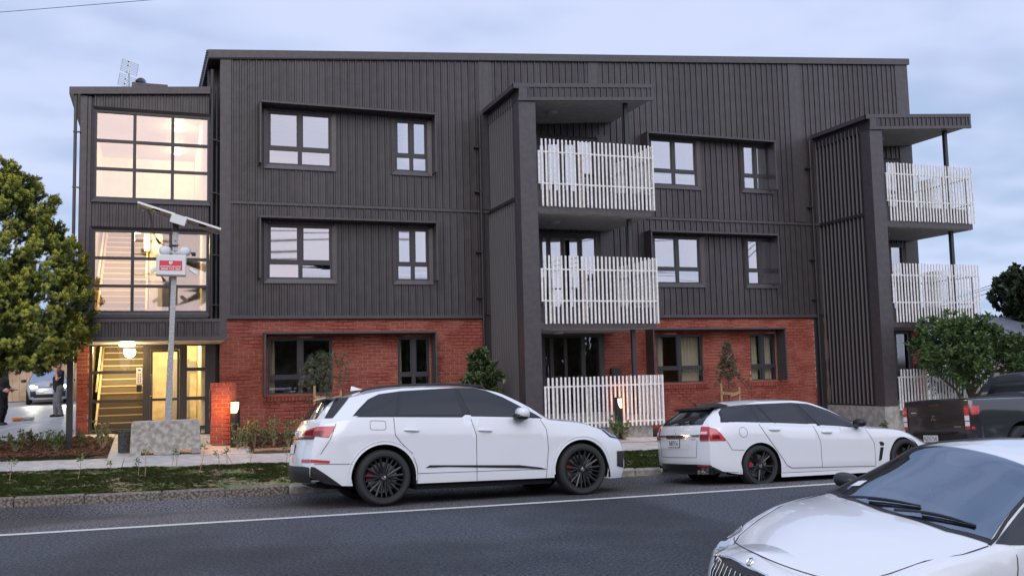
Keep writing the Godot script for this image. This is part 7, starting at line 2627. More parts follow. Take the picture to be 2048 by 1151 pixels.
func make_leafy_trees() -> void:
	# small leafy tree on the right
	var T := thing("leafy_tree", "small leafy green tree in front of the right balconies, behind the black pickup", "tree", Vector3(19.25, gy(19.2, 3.6), 3.6))
	var st := mb()
	var ends := []
	tube(st, [Vector3(0, -0.1, 0), Vector3(0.05, 0.5, 0), Vector3(0.12, 1.0, 0)], 0.10, 0.075, 9)
	for b in [[Vector3(0.1, 0.9, 0), Vector3(0.3, 1.0, 0.1)], [Vector3(0.05, 0.5, 0), Vector3(-0.85, 0.55, 0.2)], [Vector3(0.1, 0.9, 0), Vector3(-0.25, 1.0, 0.1)], [Vector3(0.1, 1.0, 0), Vector3(0.95, 0.7, 0.2)], [Vector3(0.08, 0.8, 0), Vector3(0.2, 0.8, -0.6)], [Vector3(0.08, 0.8, 0), Vector3(0.1, 0.7, 0.7)]]:
		branch(st, b[0], b[1].normalized(), 0.85, 0.05, 3, ends, 0.12, 0.8)
	obj("trunk", st, M.bark, T)
	var sp := spray(9, 0.17, 0.06, 1.25, 0.25, 15, 0.08)
	var tfs := []
	var cols := []
	for e in ends:
		if e[0].y > 3.35: continue
		for k in 3:
			var p: Vector3 = e[0] + rdir() * 0.14
			tfs.append(Transform3D(frame_along(e[1] + rdir() * 0.8 + Vector3(0, 0.2, 0), rng.randf() * TAU, rng.randf_range(0.75, 1.25)), p))
			cols.append(lerpc(Color(0.032, 0.070, 0.018), Color(0.10, 0.165, 0.045), pow(rng.randf(), 1.4)))
	multi("crown", sp, M.leaf, T, tfs, cols).set_meta("kind", "stuff")
	# dark tree further back at the right edge
	T = thing("dark_tree", "dark tall tree at the right edge beyond the neighbouring house", "tree", Vector3(38.6, -0.6, -8.5))
	st = mb()
	ends = []
	tube(st, [Vector3(0, -0.5, 0), Vector3(0.1, 2.2, 0)], 0.25, 0.18, 9)
	for k in 6: branch(st, Vector3(0.1, 1.8 + k * 0.1, 0), Vector3(cos(k * 1.1), 0.9, sin(k * 1.1)).normalized(), 1.7, 0.12, 3, ends, 0.2, 0.8)
	obj("trunk", st, M.bark, T)
	tfs = []
	cols = []
	sp = spray(14, 0.42, 0.20, 1.3, 0.2, 17)
	for e in ends:
		for k in 4:
			tfs.append(Transform3D(frame_along(e[1] + rdir() * 0.9, rng.randf() * TAU, rng.randf_range(0.7, 1.2)), e[0] + rdir() * 0.4))
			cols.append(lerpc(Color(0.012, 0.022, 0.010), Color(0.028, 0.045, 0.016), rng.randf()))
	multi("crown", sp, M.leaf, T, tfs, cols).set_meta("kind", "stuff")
	# mid green bush between the house and the dark tree
	for b in [[29.9, -3.2, 1.5, "green bush beside the neighbour's wall, right of the garage door"], [33.4, -3.6, 1.9, "larger green bush in front of the neighbour's window at the right edge"]]:
		T = thing("garden_bush", b[3], "bush", Vector3(b[0], gy(b[0], b[1]), b[1]), "bushes before the neighbouring house")
		st = mb()
		tube(st, [Vector3.ZERO, Vector3(0, 0.8, 0)], 0.05, 0.03, 6)
		obj("stem", st, M.bark, T)
		tfs = []
		cols = []
		for k in 700:
			var d := rdir()
			tfs.append(Transform3D(frame_along(d + rdir() * 0.7, rng.randf() * TAU, rng.randf_range(0.4, 0.7)), Vector3(0, b[2] * 0.6, 0) + d * Vector3(b[2] * 0.8, b[2] * 0.62, b[2] * 0.8) * pow(rng.randf(), 0.3)))
			cols.append(lerpc(Color(0.025, 0.05, 0.015), Color(0.06, 0.10, 0.03), rng.randf()))
		multi("foliage", sp, M.leaf, T, tfs, cols).set_meta("kind", "stuff")

func make_young_trees() -> void:
	# weeping young tree behind the tail of the tall white car
	var T := thing("weeping_sapling", "young weeping tree with fine grey-green leaves in front of the left ground floor window", "tree", Vector3(2.32, gy(2.3, 1.4), 1.4))
	var st := mb()
	var tr := [Vector3(0, -0.05, 0), Vector3(-0.02, 0.7, 0), Vector3(-0.05, 1.4, 0), Vector3(-0.16, 1.95, 0.0)]
	tube(st, tr, 0.022, 0.009, 7)
	var tfs := []
	var cols := []
	for k in 44:
		var a := rng.randf() * TAU
		var top = Vector3(-0.05, 1.2, 0).lerp(tr[3], rng.randf() if k % 3 else rng.randf_range(0.6, 1.0))
		var reach = rng.randf_range(0.15, 0.52) * (1.35 if k % 9 == 0 else 1.0)
		var fall := rng.randf_range(0.25, 0.75)
		var pts := []
		for j in 8:
			var t = j / 7.0
			pts.append(top + Vector3(cos(a) * reach * sin(t * PI * 0.62) * 1.05, 0.16 * sin(t * PI * 0.9) - fall * t * t, sin(a) * reach * 0.7 * sin(t * PI * 0.62)))
		tube(st, pts, 0.006, 0.002, 5, false)
		for j in range(2, 8):
			for q in 2:
				tfs.append(Transform3D(frame_along((pts[j] - pts[j - 1]).normalized() + rdir() * 0.5, rng.randf() * TAU, rng.randf_range(0.7, 1.2)), pts[j].lerp(pts[j - 1], rng.randf())))
				cols.append(lerpc(Color(0.055, 0.075, 0.040), Color(0.125, 0.145, 0.085), rng.randf()))
	obj("trunk", st, M.bark, T)
	multi("foliage", spray(7, 0.11, 0.012, 0.8, 0.25, 25, 0.05), M.leaf, T, tfs, cols).set_meta("kind", "stuff")
	# brown leafed young tree on the right
	T = thing("brown_sapling", "young staked tree with brownish leaves before the right ground floor windows", "tree", Vector3(13.09, gy(13.1, 1.45), 1.45))
	st = mb()
	tr = [Vector3(0, -0.05, 0), Vector3(0.0, 1.2, 0), Vector3(-0.02, 1.9, 0), Vector3(-0.03, 2.42, 0.0)]
	tube(st, tr, 0.02, 0.006, 7)
	tfs = []
	cols = []
	for k in 26:
		var a := rng.randf() * TAU
		var hgt = rng.randf_range(1.35, 2.3)
		var reach: float = lerpf(0.62, 0.12, (hgt - 1.3) / 1.1) * rng.randf_range(0.5, 1.15)
		var pts := []
		for j in 6:
			var t = j / 5.0
			pts.append(Vector3(0, hgt, 0) + Vector3(cos(a) * reach * t, 0.10 * sin(t * PI) - 0.22 * t * t, sin(a) * reach * 0.7 * t))
		tube(st, pts, 0.006, 0.002, 5, false)
		for j in range(1, 6):
			for q in 4:
				tfs.append(Transform3D(frame_along((pts[j] - pts[j - 1]).normalized() + rdir() * 0.9, rng.randf() * TAU, rng.randf_range(0.7, 1.2)), pts[j] + rdir() * 0.04))
				cols.append(lerpc(Color(0.090, 0.075, 0.045), Color(0.20, 0.155, 0.095), rng.randf()))
	tube(st, [Vector3(0.30, 1.45, 0.05), Vector3(0.72, 0.95, 0.06)], 0.007, 0.006, 5)
	obj("trunk", st, M.bark, T)
	multi("foliage", spray(5, 0.085, 0.026, 1.2, 0.3, 27, 0.03), M.leaf, T, tfs, cols).set_meta("kind", "stuff")
	# broad leafed shrub at the foot of the slatted screen
	T = thing("broadleaf_shrub", "broad leaved green shrub at the corner of the brick wall and the slatted screen", "shrub", Vector3(6.0, gy(6.0, 1.5), 1.5))
	st = mb()
	var ends := []
	tube(st, [Vector3(0, -0.05, 0), Vector3(0.02, 1.0, 0), Vector3(0.0, 1.9, 0)], 0.02, 0.008, 7)
	for k in 12: branch(st, Vector3(0, 0.55 + k * 0.08, 0), Vector3(cos(k * 2.4), 0.5, sin(k * 2.4)).normalized(), 0.34, 0.01, 1, ends, 0.1, 0.7)
	for k in 7: branch(st, Vector3(0, 1.45 + k * 0.07, 0), Vector3(cos(k * 2.4), 0.7, sin(k * 2.4)).normalized(), 0.17, 0.007, 1, ends, 0.1, 0.7)
	tube(st, [Vector3(0.22, 0.9, 0.05), Vector3(0.34, 1.95, 0.05)], 0.008, 0.006, 5)
	obj("stem", st, M.bark, T)
	tfs = []
	cols = []
	for e in ends:
		for q in 2:
			tfs.append(Transform3D(frame_along(e[1] + rdir() * 0.5 + Vector3(0, 0.3, 0), rng.randf() * TAU, rng.randf_range(0.75, 1.15)), e[0] + rdir() * 0.04))
			cols.append(lerpc(Color(0.030, 0.058, 0.018), Color(0.10, 0.135, 0.050), rng.randf()))
	multi("foliage", spray(6, 0.19, 0.07, 1.35, 0.4, 29, 0.02), M.leaf, T, tfs, cols).set_meta("kind", "stuff")

func shrub(label: String, x: float, z: float, h: float, wide: float, green: Color, leaf: Mesh, stems := 6, group := "young shrubs in the garden beds") -> void:
	var T := thing("young_shrub", label, "shrub", Vector3(x, gy(x, z), z), group)
	var st := mb()
	var tfs := []
	var cols := []
	for k in stems:
		var a := TAU * k / stems + rng.randf()
		var lean = wide * rng.randf_range(0.35, 1.0)
		var hh = h * rng.randf_range(0.65, 1.0)
		var pts := []
		for j in 5:
			var t = j / 4.0
			pts.append(Vector3(cos(a) * lean * pow(t, 0.8) + rng.randf_range(-0.015, 0.015), hh * t, sin(a) * lean * pow(t, 0.8)))
		tube(st, pts, 0.0075, 0.004, 5, false)
		for j in range(2, 5):
			for q in 2:
				var p: Vector3 = pts[j].lerp(pts[j - 1], rng.randf()) + rdir() * 0.025
				tfs.append(Transform3D(frame_along((pts[j] - pts[j - 1]).normalized() + rdir() * 0.7, rng.randf() * TAU, rng.randf_range(0.7, 1.2)), p))
				cols.append(lerpc(green * 0.6, green * 1.5, rng.randf()))
	obj("stem", st, M.twig, T)
	multi("foliage", leaf, M.leaf, T, tfs, cols).set_meta("kind", "stuff")

func make_garden() -> void:
	var leaf := spray(5, 0.075, 0.032, 1.2, 0.1, 33, 0.03)
	var g1 := Color(0.13, 0.165, 0.05)
	var g2 := Color(0.085, 0.12, 0.042)
	for q in [[-4.42, 2.3, 0.34, "leftmost shrub of the left garden bed, at the edge of the photo"], [-4.0, 2.4, 0.36, "low shrub with upright stems near the left end of the left garden bed"], [-3.86, 1.5, 0.36, "shrub at the back of the left garden bed in front of the car park"], [-3.15, 2.1, 0.34, "round bushy shrub below the black porch post"], [-2.83, 2.05, 0.30, "small shrub in front of the brick pier of the entrance"], [-2.42, 2.35, 0.56, "tallest shrub of the left bed, before the entrance glazing by the path"]]:
		shrub(q[3], q[0], q[1], q[2], 0.20, g2 if q[0] < -2.6 else g1, leaf, 8)
	shrub("bright green shrub in the middle of the left garden bed", -3.25, 2.6, 0.43, 0.22, Color(0.075, 0.13, 0.03), leaf, 12)
	for q in [[0.20, 2.85, 0.56, "leafy shrub directly in front of the glowing bollard"], [0.37, 2.75, 0.53, "shrub just right of the glowing bollard, partly over it"], [0.57, 2.5, 0.62, "shrub with many bare forked stems right of the glowing bollard"], [0.80, 2.2, 0.44, "small reddish shrub under the left ground floor window"], [0.98, 2.5, 0.66, "thin upright shrub below the left ground floor window"], [1.28, 2.5, 0.56, "shrub next to the tail of the tall white car"], [1.52, 2.6, 0.62, "shrub half hidden behind the tail of the tall white car"]]:
		shrub(q[3], q[0], q[1], q[2], 0.15, g1, leaf, 7)
	shrub("leafy shrub before the middle picket fence, by the nose of the tall white car", 9.08, 3.1, 0.50, 0.20, Color(0.10, 0.13, 0.035), leaf, 8)
	shrub("low shrub by the bollard before the middle fence", 8.8, 3.2, 0.62, 0.18, Color(0.055, 0.11, 0.03), leaf, 10)
	shrub("small shrub at the foot of the right screen", 16.9, 3.0, 0.35, 0.12, g2, leaf, 5)
	# strap leaved tuft
	var T := thing("strappy_tuft", "tuft of strap-like leaves at the back of the left garden bed", "plant", Vector3(-3.62, gy(-3.6, 1.5), 1.5))
	var st := mb()
	for k in 70:
		var a := rng.randf() * TAU
		var b := Vector3(rng.randf_range(-0.28, 0.28), 0, rng.randf_range(-0.15, 0.15))
		var out := Vector3(cos(a), 0, sin(a)) * rng.randf_range(0.05, 0.16)
		var hh = rng.randf_range(0.16, 0.34)
		var w := Vector3(-sin(a), 0, cos(a)) * 0.006
		var p0 := b; var p1 := b + out * 0.5 + Vector3(0, hh * 0.7, 0); var p2 := b + out + Vector3(0, hh, 0)
		st.set_color(Color(0.07, 0.10, 0.035))
		quad(st, p0 - w, p0 + w, p1 + w, p1 - w)
		quad(st, p1 - w, p1 + w, p2 + w * 0.2, p2 - w * 0.2)
	obj("leaves", st, M.leaf, T)
	# seedlings along the edge of the footpath
	var sl := spray(3, 0.075, 0.034, 1.25, 0.15, 35, 0.02)
	var where := [[-3.60, 6.2, 0.34, "seedling at the left edge of the verge"], [-2.58, 6.25, 0.36, "seedling in the verge between the left edge and the path to the entrance"], [-2.12, 5.35, 0.14, "sprawling low seedling on the footpath edge, left of the concrete block"], [-1.55, 6.2, 0.49, "tall seedling in front of the concrete block's left slot"], [-1.66, 6.05, 0.24, "short seedling beside the tall one before the concrete block's left slot"], [-1.12, 5.3, 0.28, "seedling left of the pair in front of the concrete block's right half"], [-1.04, 5.25, 0.30, "seedling right of the pair in front of the concrete block's right half"], [-0.69, 6.3, 0.52, "tallest leaning seedling, in front of the concrete block's right end"], [-0.30, 5.35, 0.26, "small seedling on the path in front of the brick pillar"], [-0.16, 5.25, 0.25, "pale small seedling right in front of the brick pillar"], [0.25, 5.3, 0.24, "reddish seedling on the verge below the glowing bollard"], [0.90, 5.3, 0.30, "seedling on the verge nearest the tail of the tall white car"]]
	for q in where:
		var S := thing("seedling", q[3], "seedling", Vector3(q[0], gy(q[0], q[1]), q[1]), "seedlings along the footpath")
		st = mb()
		var lean = Vector3(rng.randf_range(-0.04, 0.05) + (0.10 if q[2] > 0.5 else 0.0), q[2], 0.0)
		tube(st, [Vector3.ZERO, lean * 0.5 + Vector3(0.01, 0, 0), lean], 0.006, 0.004, 6)
		if q[2] > 0.2: tube(st, [lean * 0.55, lean * 0.55 + Vector3(-0.06, 0.06, 0.02)], 0.004, 0.002, 5)
		obj("stem", st, M.stake_timber, S)
		var tfs := []
		var cols := []
		for k in 5:
			var p: Vector3 = lean * rng.randf_range(0.72, 1.0) + rdir() * 0.035
			tfs.append(Transform3D(frame_along(Vector3(0, 1, 0) + rdir() * 0.9, rng.randf() * TAU, rng.randf_range(0.75, 1.15)), p))
			cols.append(lerpc(Color(0.09, 0.13, 0.045), Color(0.20, 0.26, 0.10), rng.randf()))
		multi("foliage", sl, M.leaf, S, tfs, cols).set_meta("kind", "stuff")
	# bark mulch
	st = mb()
	cbox(st, -0.5, 0.5, -0.5, 0.5, -0.5, 0.5, 0.12)
	var chip := st.commit()
	var ct := []
	var cc := []
	for b in [[-6.0, -2.3, 0.55, 3.2, 5200], [0.46, 6.6, 0.1, 3.0, 5200]]:
		for k in b[4]:
			var x = rng.randf_range(b[0], b[1])
			var z = rng.randf_range(b[2], b[3])
			var bs := Basis(rdir(), rng.randf() * 1.0) * Basis(Vector3(0, 1, 0), rng.randf() * TAU)
			ct.append(Transform3D(bs.scaled_local(Vector3(rng.randf_range(0.03, 0.09), rng.randf_range(0.008, 0.018), rng.randf_range(0.012, 0.03))), Vector3(x, gy(x, z) + rng.randf_range(0.005, 0.035), z)))
			cc.append(lerpc(Color(0.050, 0.022, 0.012), Color(0.18, 0.085, 0.045), pow(rng.randf(), 1.5)))
	tag(multi("bark_mulch", chip, M.chip, self, ct, cc), "reddish brown bark mulch covering the garden beds", "mulch", "", "stuff")
	# dead leaves in the gutter
	ct = []
	cc = []
	for k in 320:
		var x = rng.randf_range(-6.0, 9.0)
		if rng.randf() < 0.5: x = rng.randf_range(-3.6, -1.0)
		var z = 8.53 + absf(rng.randfn()) * 0.06
		ct.append(Transform3D(Basis(rdir(), rng.randf() * 0.5).scaled_local(Vector3(rng.randf_range(0.03, 0.07), 0.004, rng.randf_range(0.02, 0.04))), Vector3(x, gy(x, z) + 0.008 + rng.randf() * 0.02, z)))
		cc.append(lerpc(Color(0.10, 0.065, 0.04), Color(0.28, 0.20, 0.13), rng.randf()))
	tag(multi("leaf_litter", chip, M.chip, self, ct, cc), "dry brown leaves lying in the gutter along the kerb", "leaves", "", "stuff")

func make_grass() -> void:
	var r := RandomNumberGenerator.new()
	r.seed = 99
	var st := mb()
	for k in 7:
		var a := r.randf() * TAU
		var b := Vector3(r.randf_range(-0.02, 0.02), -0.004, r.randf_range(-0.02, 0.02))
		var out := Vector3(cos(a), 0, sin(a)) * r.randf_range(0.020, 0.05)
		var h = r.randf_range(0.014, 0.032)
		var w := Vector3(-sin(a), 0, cos(a)) * 0.0035
		for q in [[b - w, b + w, b + out * 0.45 + Vector3(0, h * 0.65, 0) + w * 0.8], [b - w, b + out * 0.45 + Vector3(0, h * 0.65, 0) + w * 0.8, b + out + Vector3(0, h, 0)]]:
			var nn: Vector3 = (q[1] - q[0]).cross(q[2] - q[0]).normalized()
			if nn.y < 0: nn = -nn
			for v in q:
				st.set_color(Color(1, 1, 1))
				st.set_normal((nn + Vector3(0, 0.4, 0)).normalized())
				st.add_vertex(v)
	var tuft := st.commit()
	var n := FastNoiseLite.new()
	n.seed = 12
	n.frequency = 0.55
	n.fractal_octaves = 4
	var n2 := FastNoiseLite.new()
	n2.seed = 31
	n2.frequency = 2.2
	var tfs := []
	var cols := []
	var m := FastNoiseLite.new()
	m.frequency = 3.0
	for k in 34000:
		var x = rng.randf_range(-5.2, 9.6)
		var z = rng.randf_range(5.17, 8.40)
		if k < 3000:      # strip of turf behind the footpath on the left
			x = rng.randf_range(-6.0, -2.5)
			z = rng.randf_range(3.15, 3.62)
		var worn := n.get_noise_2d(x, z * 1.3) * 1.1 + 0.35 * n2.get_noise_2d(x, z)
		if k >= 3000:
			worn += 0.55 * smoothstep(7.0, 8.3, z) - 0.30 * smoothstep(-1.5, -4.0, x) - 0.55 * smoothstep(5.0, 7.0, x)
			worn += 0.45 * smoothstep(-1.8, 0.3, x) * smoothstep(3.0, 1.2, x) * smoothstep(6.2, 7.4, z)
		worn += 0.05
		if worn > 0.30 and rng.randf() < (worn - 0.30) * 1.5: continue
		var s := rng.randf_range(0.65, 1.15) * (1.15 - 0.7 * clampf(worn, -0.2, 0.7))
		var y = gy(x, z) - 0.01 + (0.03 * m.get_noise_2d(x * 0.5, z * 0.5) if k >= 3000 else 0.0)
		tfs.append(Transform3D(Basis(Vector3(0, 1, 0), rng.randf() * TAU).scaled_local(Vector3(s * 1.2, s, s * 1.2)), Vector3(x, y, z)))
		var c := lerpc(Color(0.14, 0.22, 0.055), Color(0.25, 0.32, 0.105), rng.randf())
		c = lerpc(c, Color(0.34, 0.27, 0.15), clampf(worn * 1.5 + rng.randf_range(-0.1, 0.2), 0, 0.85))
		cols.append(c)
	tag(multi("grass", tuft, M.blade, self, tfs, cols), "short patchy grass of the verge, worn brown near the kerb", "grass", "", "stuff")

# trees and a roof across the street, behind the camera: the ground floor glass mirrors them
func make_opposite() -> void:
	var sp := spray(14, 0.9, 0.45, 1.3, 0.15, 44)
	var tfs := []
	var cols := []
	for k in 2600:
		var x = rng.randf_range(-42.0, 46.0)
		var top = 4.6 + 1.6 * sin(x * 0.35) + 1.1 * sin(x * 0.9 + 1.0)
		var y = top * sqrt(rng.randf())
		tfs.append(Transform3D(frame_along(Vector3(0, 0.4, -1) + rdir() * 0.9, rng.randf() * TAU, rng.randf_range(0.7, 1.3)), Vector3(x, y - 0.4, 40.0 + rng.randf_range(-1.6, 1.6))))
		cols.append(lerpc(Color(0.014, 0.024, 0.010), Color(0.040, 0.060, 0.022), rng.randf()))
	for g in [[9.2, 0.32, 4], [7.3, 0.30, 3]]:
		for k in g[2]:
			st_wire(Vector3(-60, g[0] + k * g[1], 30.0 + 0.3 * k), Vector3(60, g[0] + k * g[1] + 0.6, 29.0 + 0.3 * k), k)
	tag(multi("treeline", sp, M.leaf, self, tfs, cols), "dark row of trees across the street mirrored in the ground floor windows", "trees", "", "stuff")

func st_wire(a: Vector3, b: Vector3, k: int) -> void:
	var pts := []
	for j in 41:
		var t := j / 40.0
		var s := fposmod(t * 3.0, 1.0)
		pts.append(a.lerp(b, t) + Vector3(0, -3.2 * s * (1.0 - s) * (0.8 + 0.1 * k), 0))
	var st := mb()
	tube(st, pts, 0.018, 0.018, 5)
	var o := obj("street_wire", st, M.cable_black, self)
	tag(o, "thin sagging street wire mirrored as a line in the upper windows", "cable", "wires mirrored in the windows")

# ---------------------------------------------------------------- people
# bones: [from, to, radius at from, radius at to]; a smooth union of tapered capsules, meshed with surface nets
func figure(st: SurfaceTool, bones: Array, cell: float, blend: float) -> void:
	var lo := Vector3(1e9, 1e9, 1e9)
	var hi := -lo
	for b in bones:
		for k in 2:
			var r: float = b[2 + k] + cell * 3.0
			lo = lo.min(b[k] - Vector3.ONE * r)
			hi = hi.max(b[k] + Vector3.ONE * r)
	var nx := int((hi.x - lo.x) / cell) + 2
	var ny := int((hi.y - lo.y) / cell) + 2
	var nz := int((hi.z - lo.z) / cell) + 2
	var f := PackedFloat32Array()
	f.resize(nx * ny * nz)
	f.fill(1.0)
	for b in bones:
		var a: Vector3 = b[0]
		var ab: Vector3 = b[1] - b[0]
		var l2 := maxf(ab.length_squared(), 1e-9)
		var r: float = maxf(b[2], b[3]) + blend + cell * 2.0
		var p0 := ((a.min(b[1]) - Vector3.ONE * r - lo) / cell).floor()
		var p1 := ((a.max(b[1]) + Vector3.ONE * r - lo) / cell).ceil()
		for z in range(maxi(0, int(p0.z)), mini(nz, int(p1.z) + 1)):
			for y in range(maxi(0, int(p0.y)), mini(ny, int(p1.y) + 1)):
				for x in range(maxi(0, int(p0.x)), mini(nx, int(p1.x) + 1)):
					var p := lo + Vector3(x, y, z) * cell
					var t := clampf((p - a).dot(ab) / l2, 0.0, 1.0)
					var d: float = (p - a - ab * t).length() - lerpf(b[2], b[3], t)
					var i := x + nx * (y + ny * z)
					var o := f[i]
					var h := maxf(blend - absf(o - d), 0.0) / blend
					f[i] = minf(o, d) - h * h * blend * 0.25
	var at := {}
	var pos := PackedVector3Array()
	var sx := 1
	var sy := nx
	var sz := nx * ny
	for z in nz - 1:
		for y in ny - 1:
			for x in nx - 1:
				var i := x + nx * (y + ny * z)
				var c := [f[i], f[i + sx], f[i + sy], f[i + sx + sy], f[i + sz], f[i + sx + sz], f[i + sy + sz], f[i + sx + sy + sz]]
				var m := 0
				for k in 8: if c[k] < 0.0: m += 1
				if m == 0 or m == 8: continue
				var s := Vector3.ZERO
				var n := 0
				for e in [[0, 1], [2, 3], [4, 5], [6, 7], [0, 2], [1, 3], [4, 6], [5, 7], [0, 4], [1, 5], [2, 6], [3, 7]]:
					var u: float = c[e[0]]
					var v: float = c[e[1]]
					if (u < 0.0) == (v < 0.0): continue
					var t := u / (u - v)
					var pa := Vector3(e[0] & 1, (e[0] >> 1) & 1, e[0] >> 2)
					var pb := Vector3(e[1] & 1, (e[1] >> 1) & 1, e[1] >> 2)
					s += pa.lerp(pb, t)
					n += 1
				at[i] = pos.size()
				pos.append(lo + (Vector3(x, y, z) + s / n) * cell)
	var nor := PackedVector3Array()
	nor.resize(pos.size())
	var faces := []
	for i in at:
		for ax in 3:
			var st_: int = [sx, sy, sz][ax]
			var a0: float = f[i]
			var a1: float = f[i + st_]
			if (a0 < 0.0) == (a1 < 0.0): continue
			var u: int = [sy, sz, sx][ax]
			var v: int = [sz, sx, sy][ax]
			if not (at.has(i - u) and at.has(i - v) and at.has(i - u - v)): continue
			var q := [at[i - u - v], at[i - v], at[i], at[i - u]]
			if a0 >= 0.0: q = [q[3], q[2], q[1], q[0]]
			faces.append(q)
	for q in faces:
		var n := (pos[q[1]] - pos[q[0]]).cross(pos[q[3]] - pos[q[0]])
		for k in q: nor[k] += n
	for q in faces:
		for t in [[0, 1, 2], [0, 2, 3]]:
			tri3(st, pos[q[t[0]]], pos[q[t[1]]], pos[q[t[2]]], nor[q[t[0]]].normalized(), nor[q[t[1]]].normalized(), nor[q[t[2]]].normalized())

func hand_bones(w: Vector3, dir: Vector3, palm: Vector3, curl: float) -> Array:
	# wrist, direction of the fingers, the way the palm faces
	var out := []
	var side := dir.cross(palm).normalized()
	var k0 := w + dir * 0.085
	out.append([w, k0, 0.026, 0.030])
	out.append([w + side * 0.012, k0 + side * 0.024, 0.020, 0.017])
	out.append([w - side * 0.012, k0 - side * 0.024, 0.020, 0.017])
	for k in 4:
		var off := side * (k - 1.5) * 0.021
		var l: float = [0.062, 0.074, 0.078, 0.068][k]
		var a := k0 + off
		var d1 := dir.rotated(side, curl * 0.6)
		var b := a + d1 * l * 0.5
		var d2 := dir.rotated(side, curl * 1.5)
		out.append([a, b, 0.0095, 0.009])
		out.append([b, b + d2 * l * 0.5, 0.009, 0.0075])
	var t0 := w + dir * 0.03 + side * 0.03
	var t1 := t0 + (dir * 0.6 + side * 0.7 + palm * 0.2).normalized() * 0.04
	out.append([t0, t1, 0.013, 0.011])
	out.append([t1, t1 + (dir * 0.85 + side * 0.3 + palm * 0.4).normalized() * 0.03, 0.011, 0.009])
	return out

func head_bones(c: Vector3, fwd: Vector3) -> Array:
	var s := fwd.cross(Vector3.UP).normalized()
	var u := Vector3.UP
	return [[c + u * 0.02 - fwd * 0.02, c + u * 0.035 + fwd * 0.012, 0.088, 0.084], [c - u * 0.05 + fwd * 0.02, c + u * 0.0 + fwd * 0.02, 0.062, 0.07], [c - u * 0.085 + fwd * 0.052, c - u * 0.06 + fwd * 0.035, 0.030, 0.045],
		[c + u * 0.002 + fwd * 0.088, c - u * 0.030 + fwd * 0.104, 0.010, 0.015], [c - u * 0.060 + fwd * 0.078, c - u * 0.066 + fwd * 0.080, 0.016, 0.014], [c + u * 0.028 + fwd * 0.083 + s * 0.028, c + u * 0.028 + fwd * 0.083 - s * 0.028, 0.013, 0.013],
		[c - u * 0.03 + s * 0.080 - fwd * 0.01, c + u * 0.018 + s * 0.084 - fwd * 0.014, 0.012, 0.017], [c - u * 0.03 - s * 0.080 - fwd * 0.01, c + u * 0.018 - s * 0.084 - fwd * 0.014, 0.012, 0.017]]

func leg_bones(hip: Vector3, knee: Vector3, ankle: Vector3, toe: Vector3, add := 0.0) -> Array:
	return [[hip, knee, 0.088 + add, 0.060 + add], [knee, knee.lerp(ankle, 0.35), 0.058 + add, 0.058 + add], [knee.lerp(ankle, 0.35), ankle, 0.058 + add, 0.038 + add * 1.4]]

func eyes(parent: Node, c: Vector3, fwd: Vector3) -> void:
	var s := fwd.cross(Vector3.UP).normalized()
	var st := mb()
	for k in [-1, 1]: blob(st, c + Vector3.UP * 0.010 + fwd * 0.088 + s * 0.031 * k, Vector3(0.009, 0.006, 0.009), 2.0, 8, 6)
	obj("eyes", st, M.gap_black, parent)

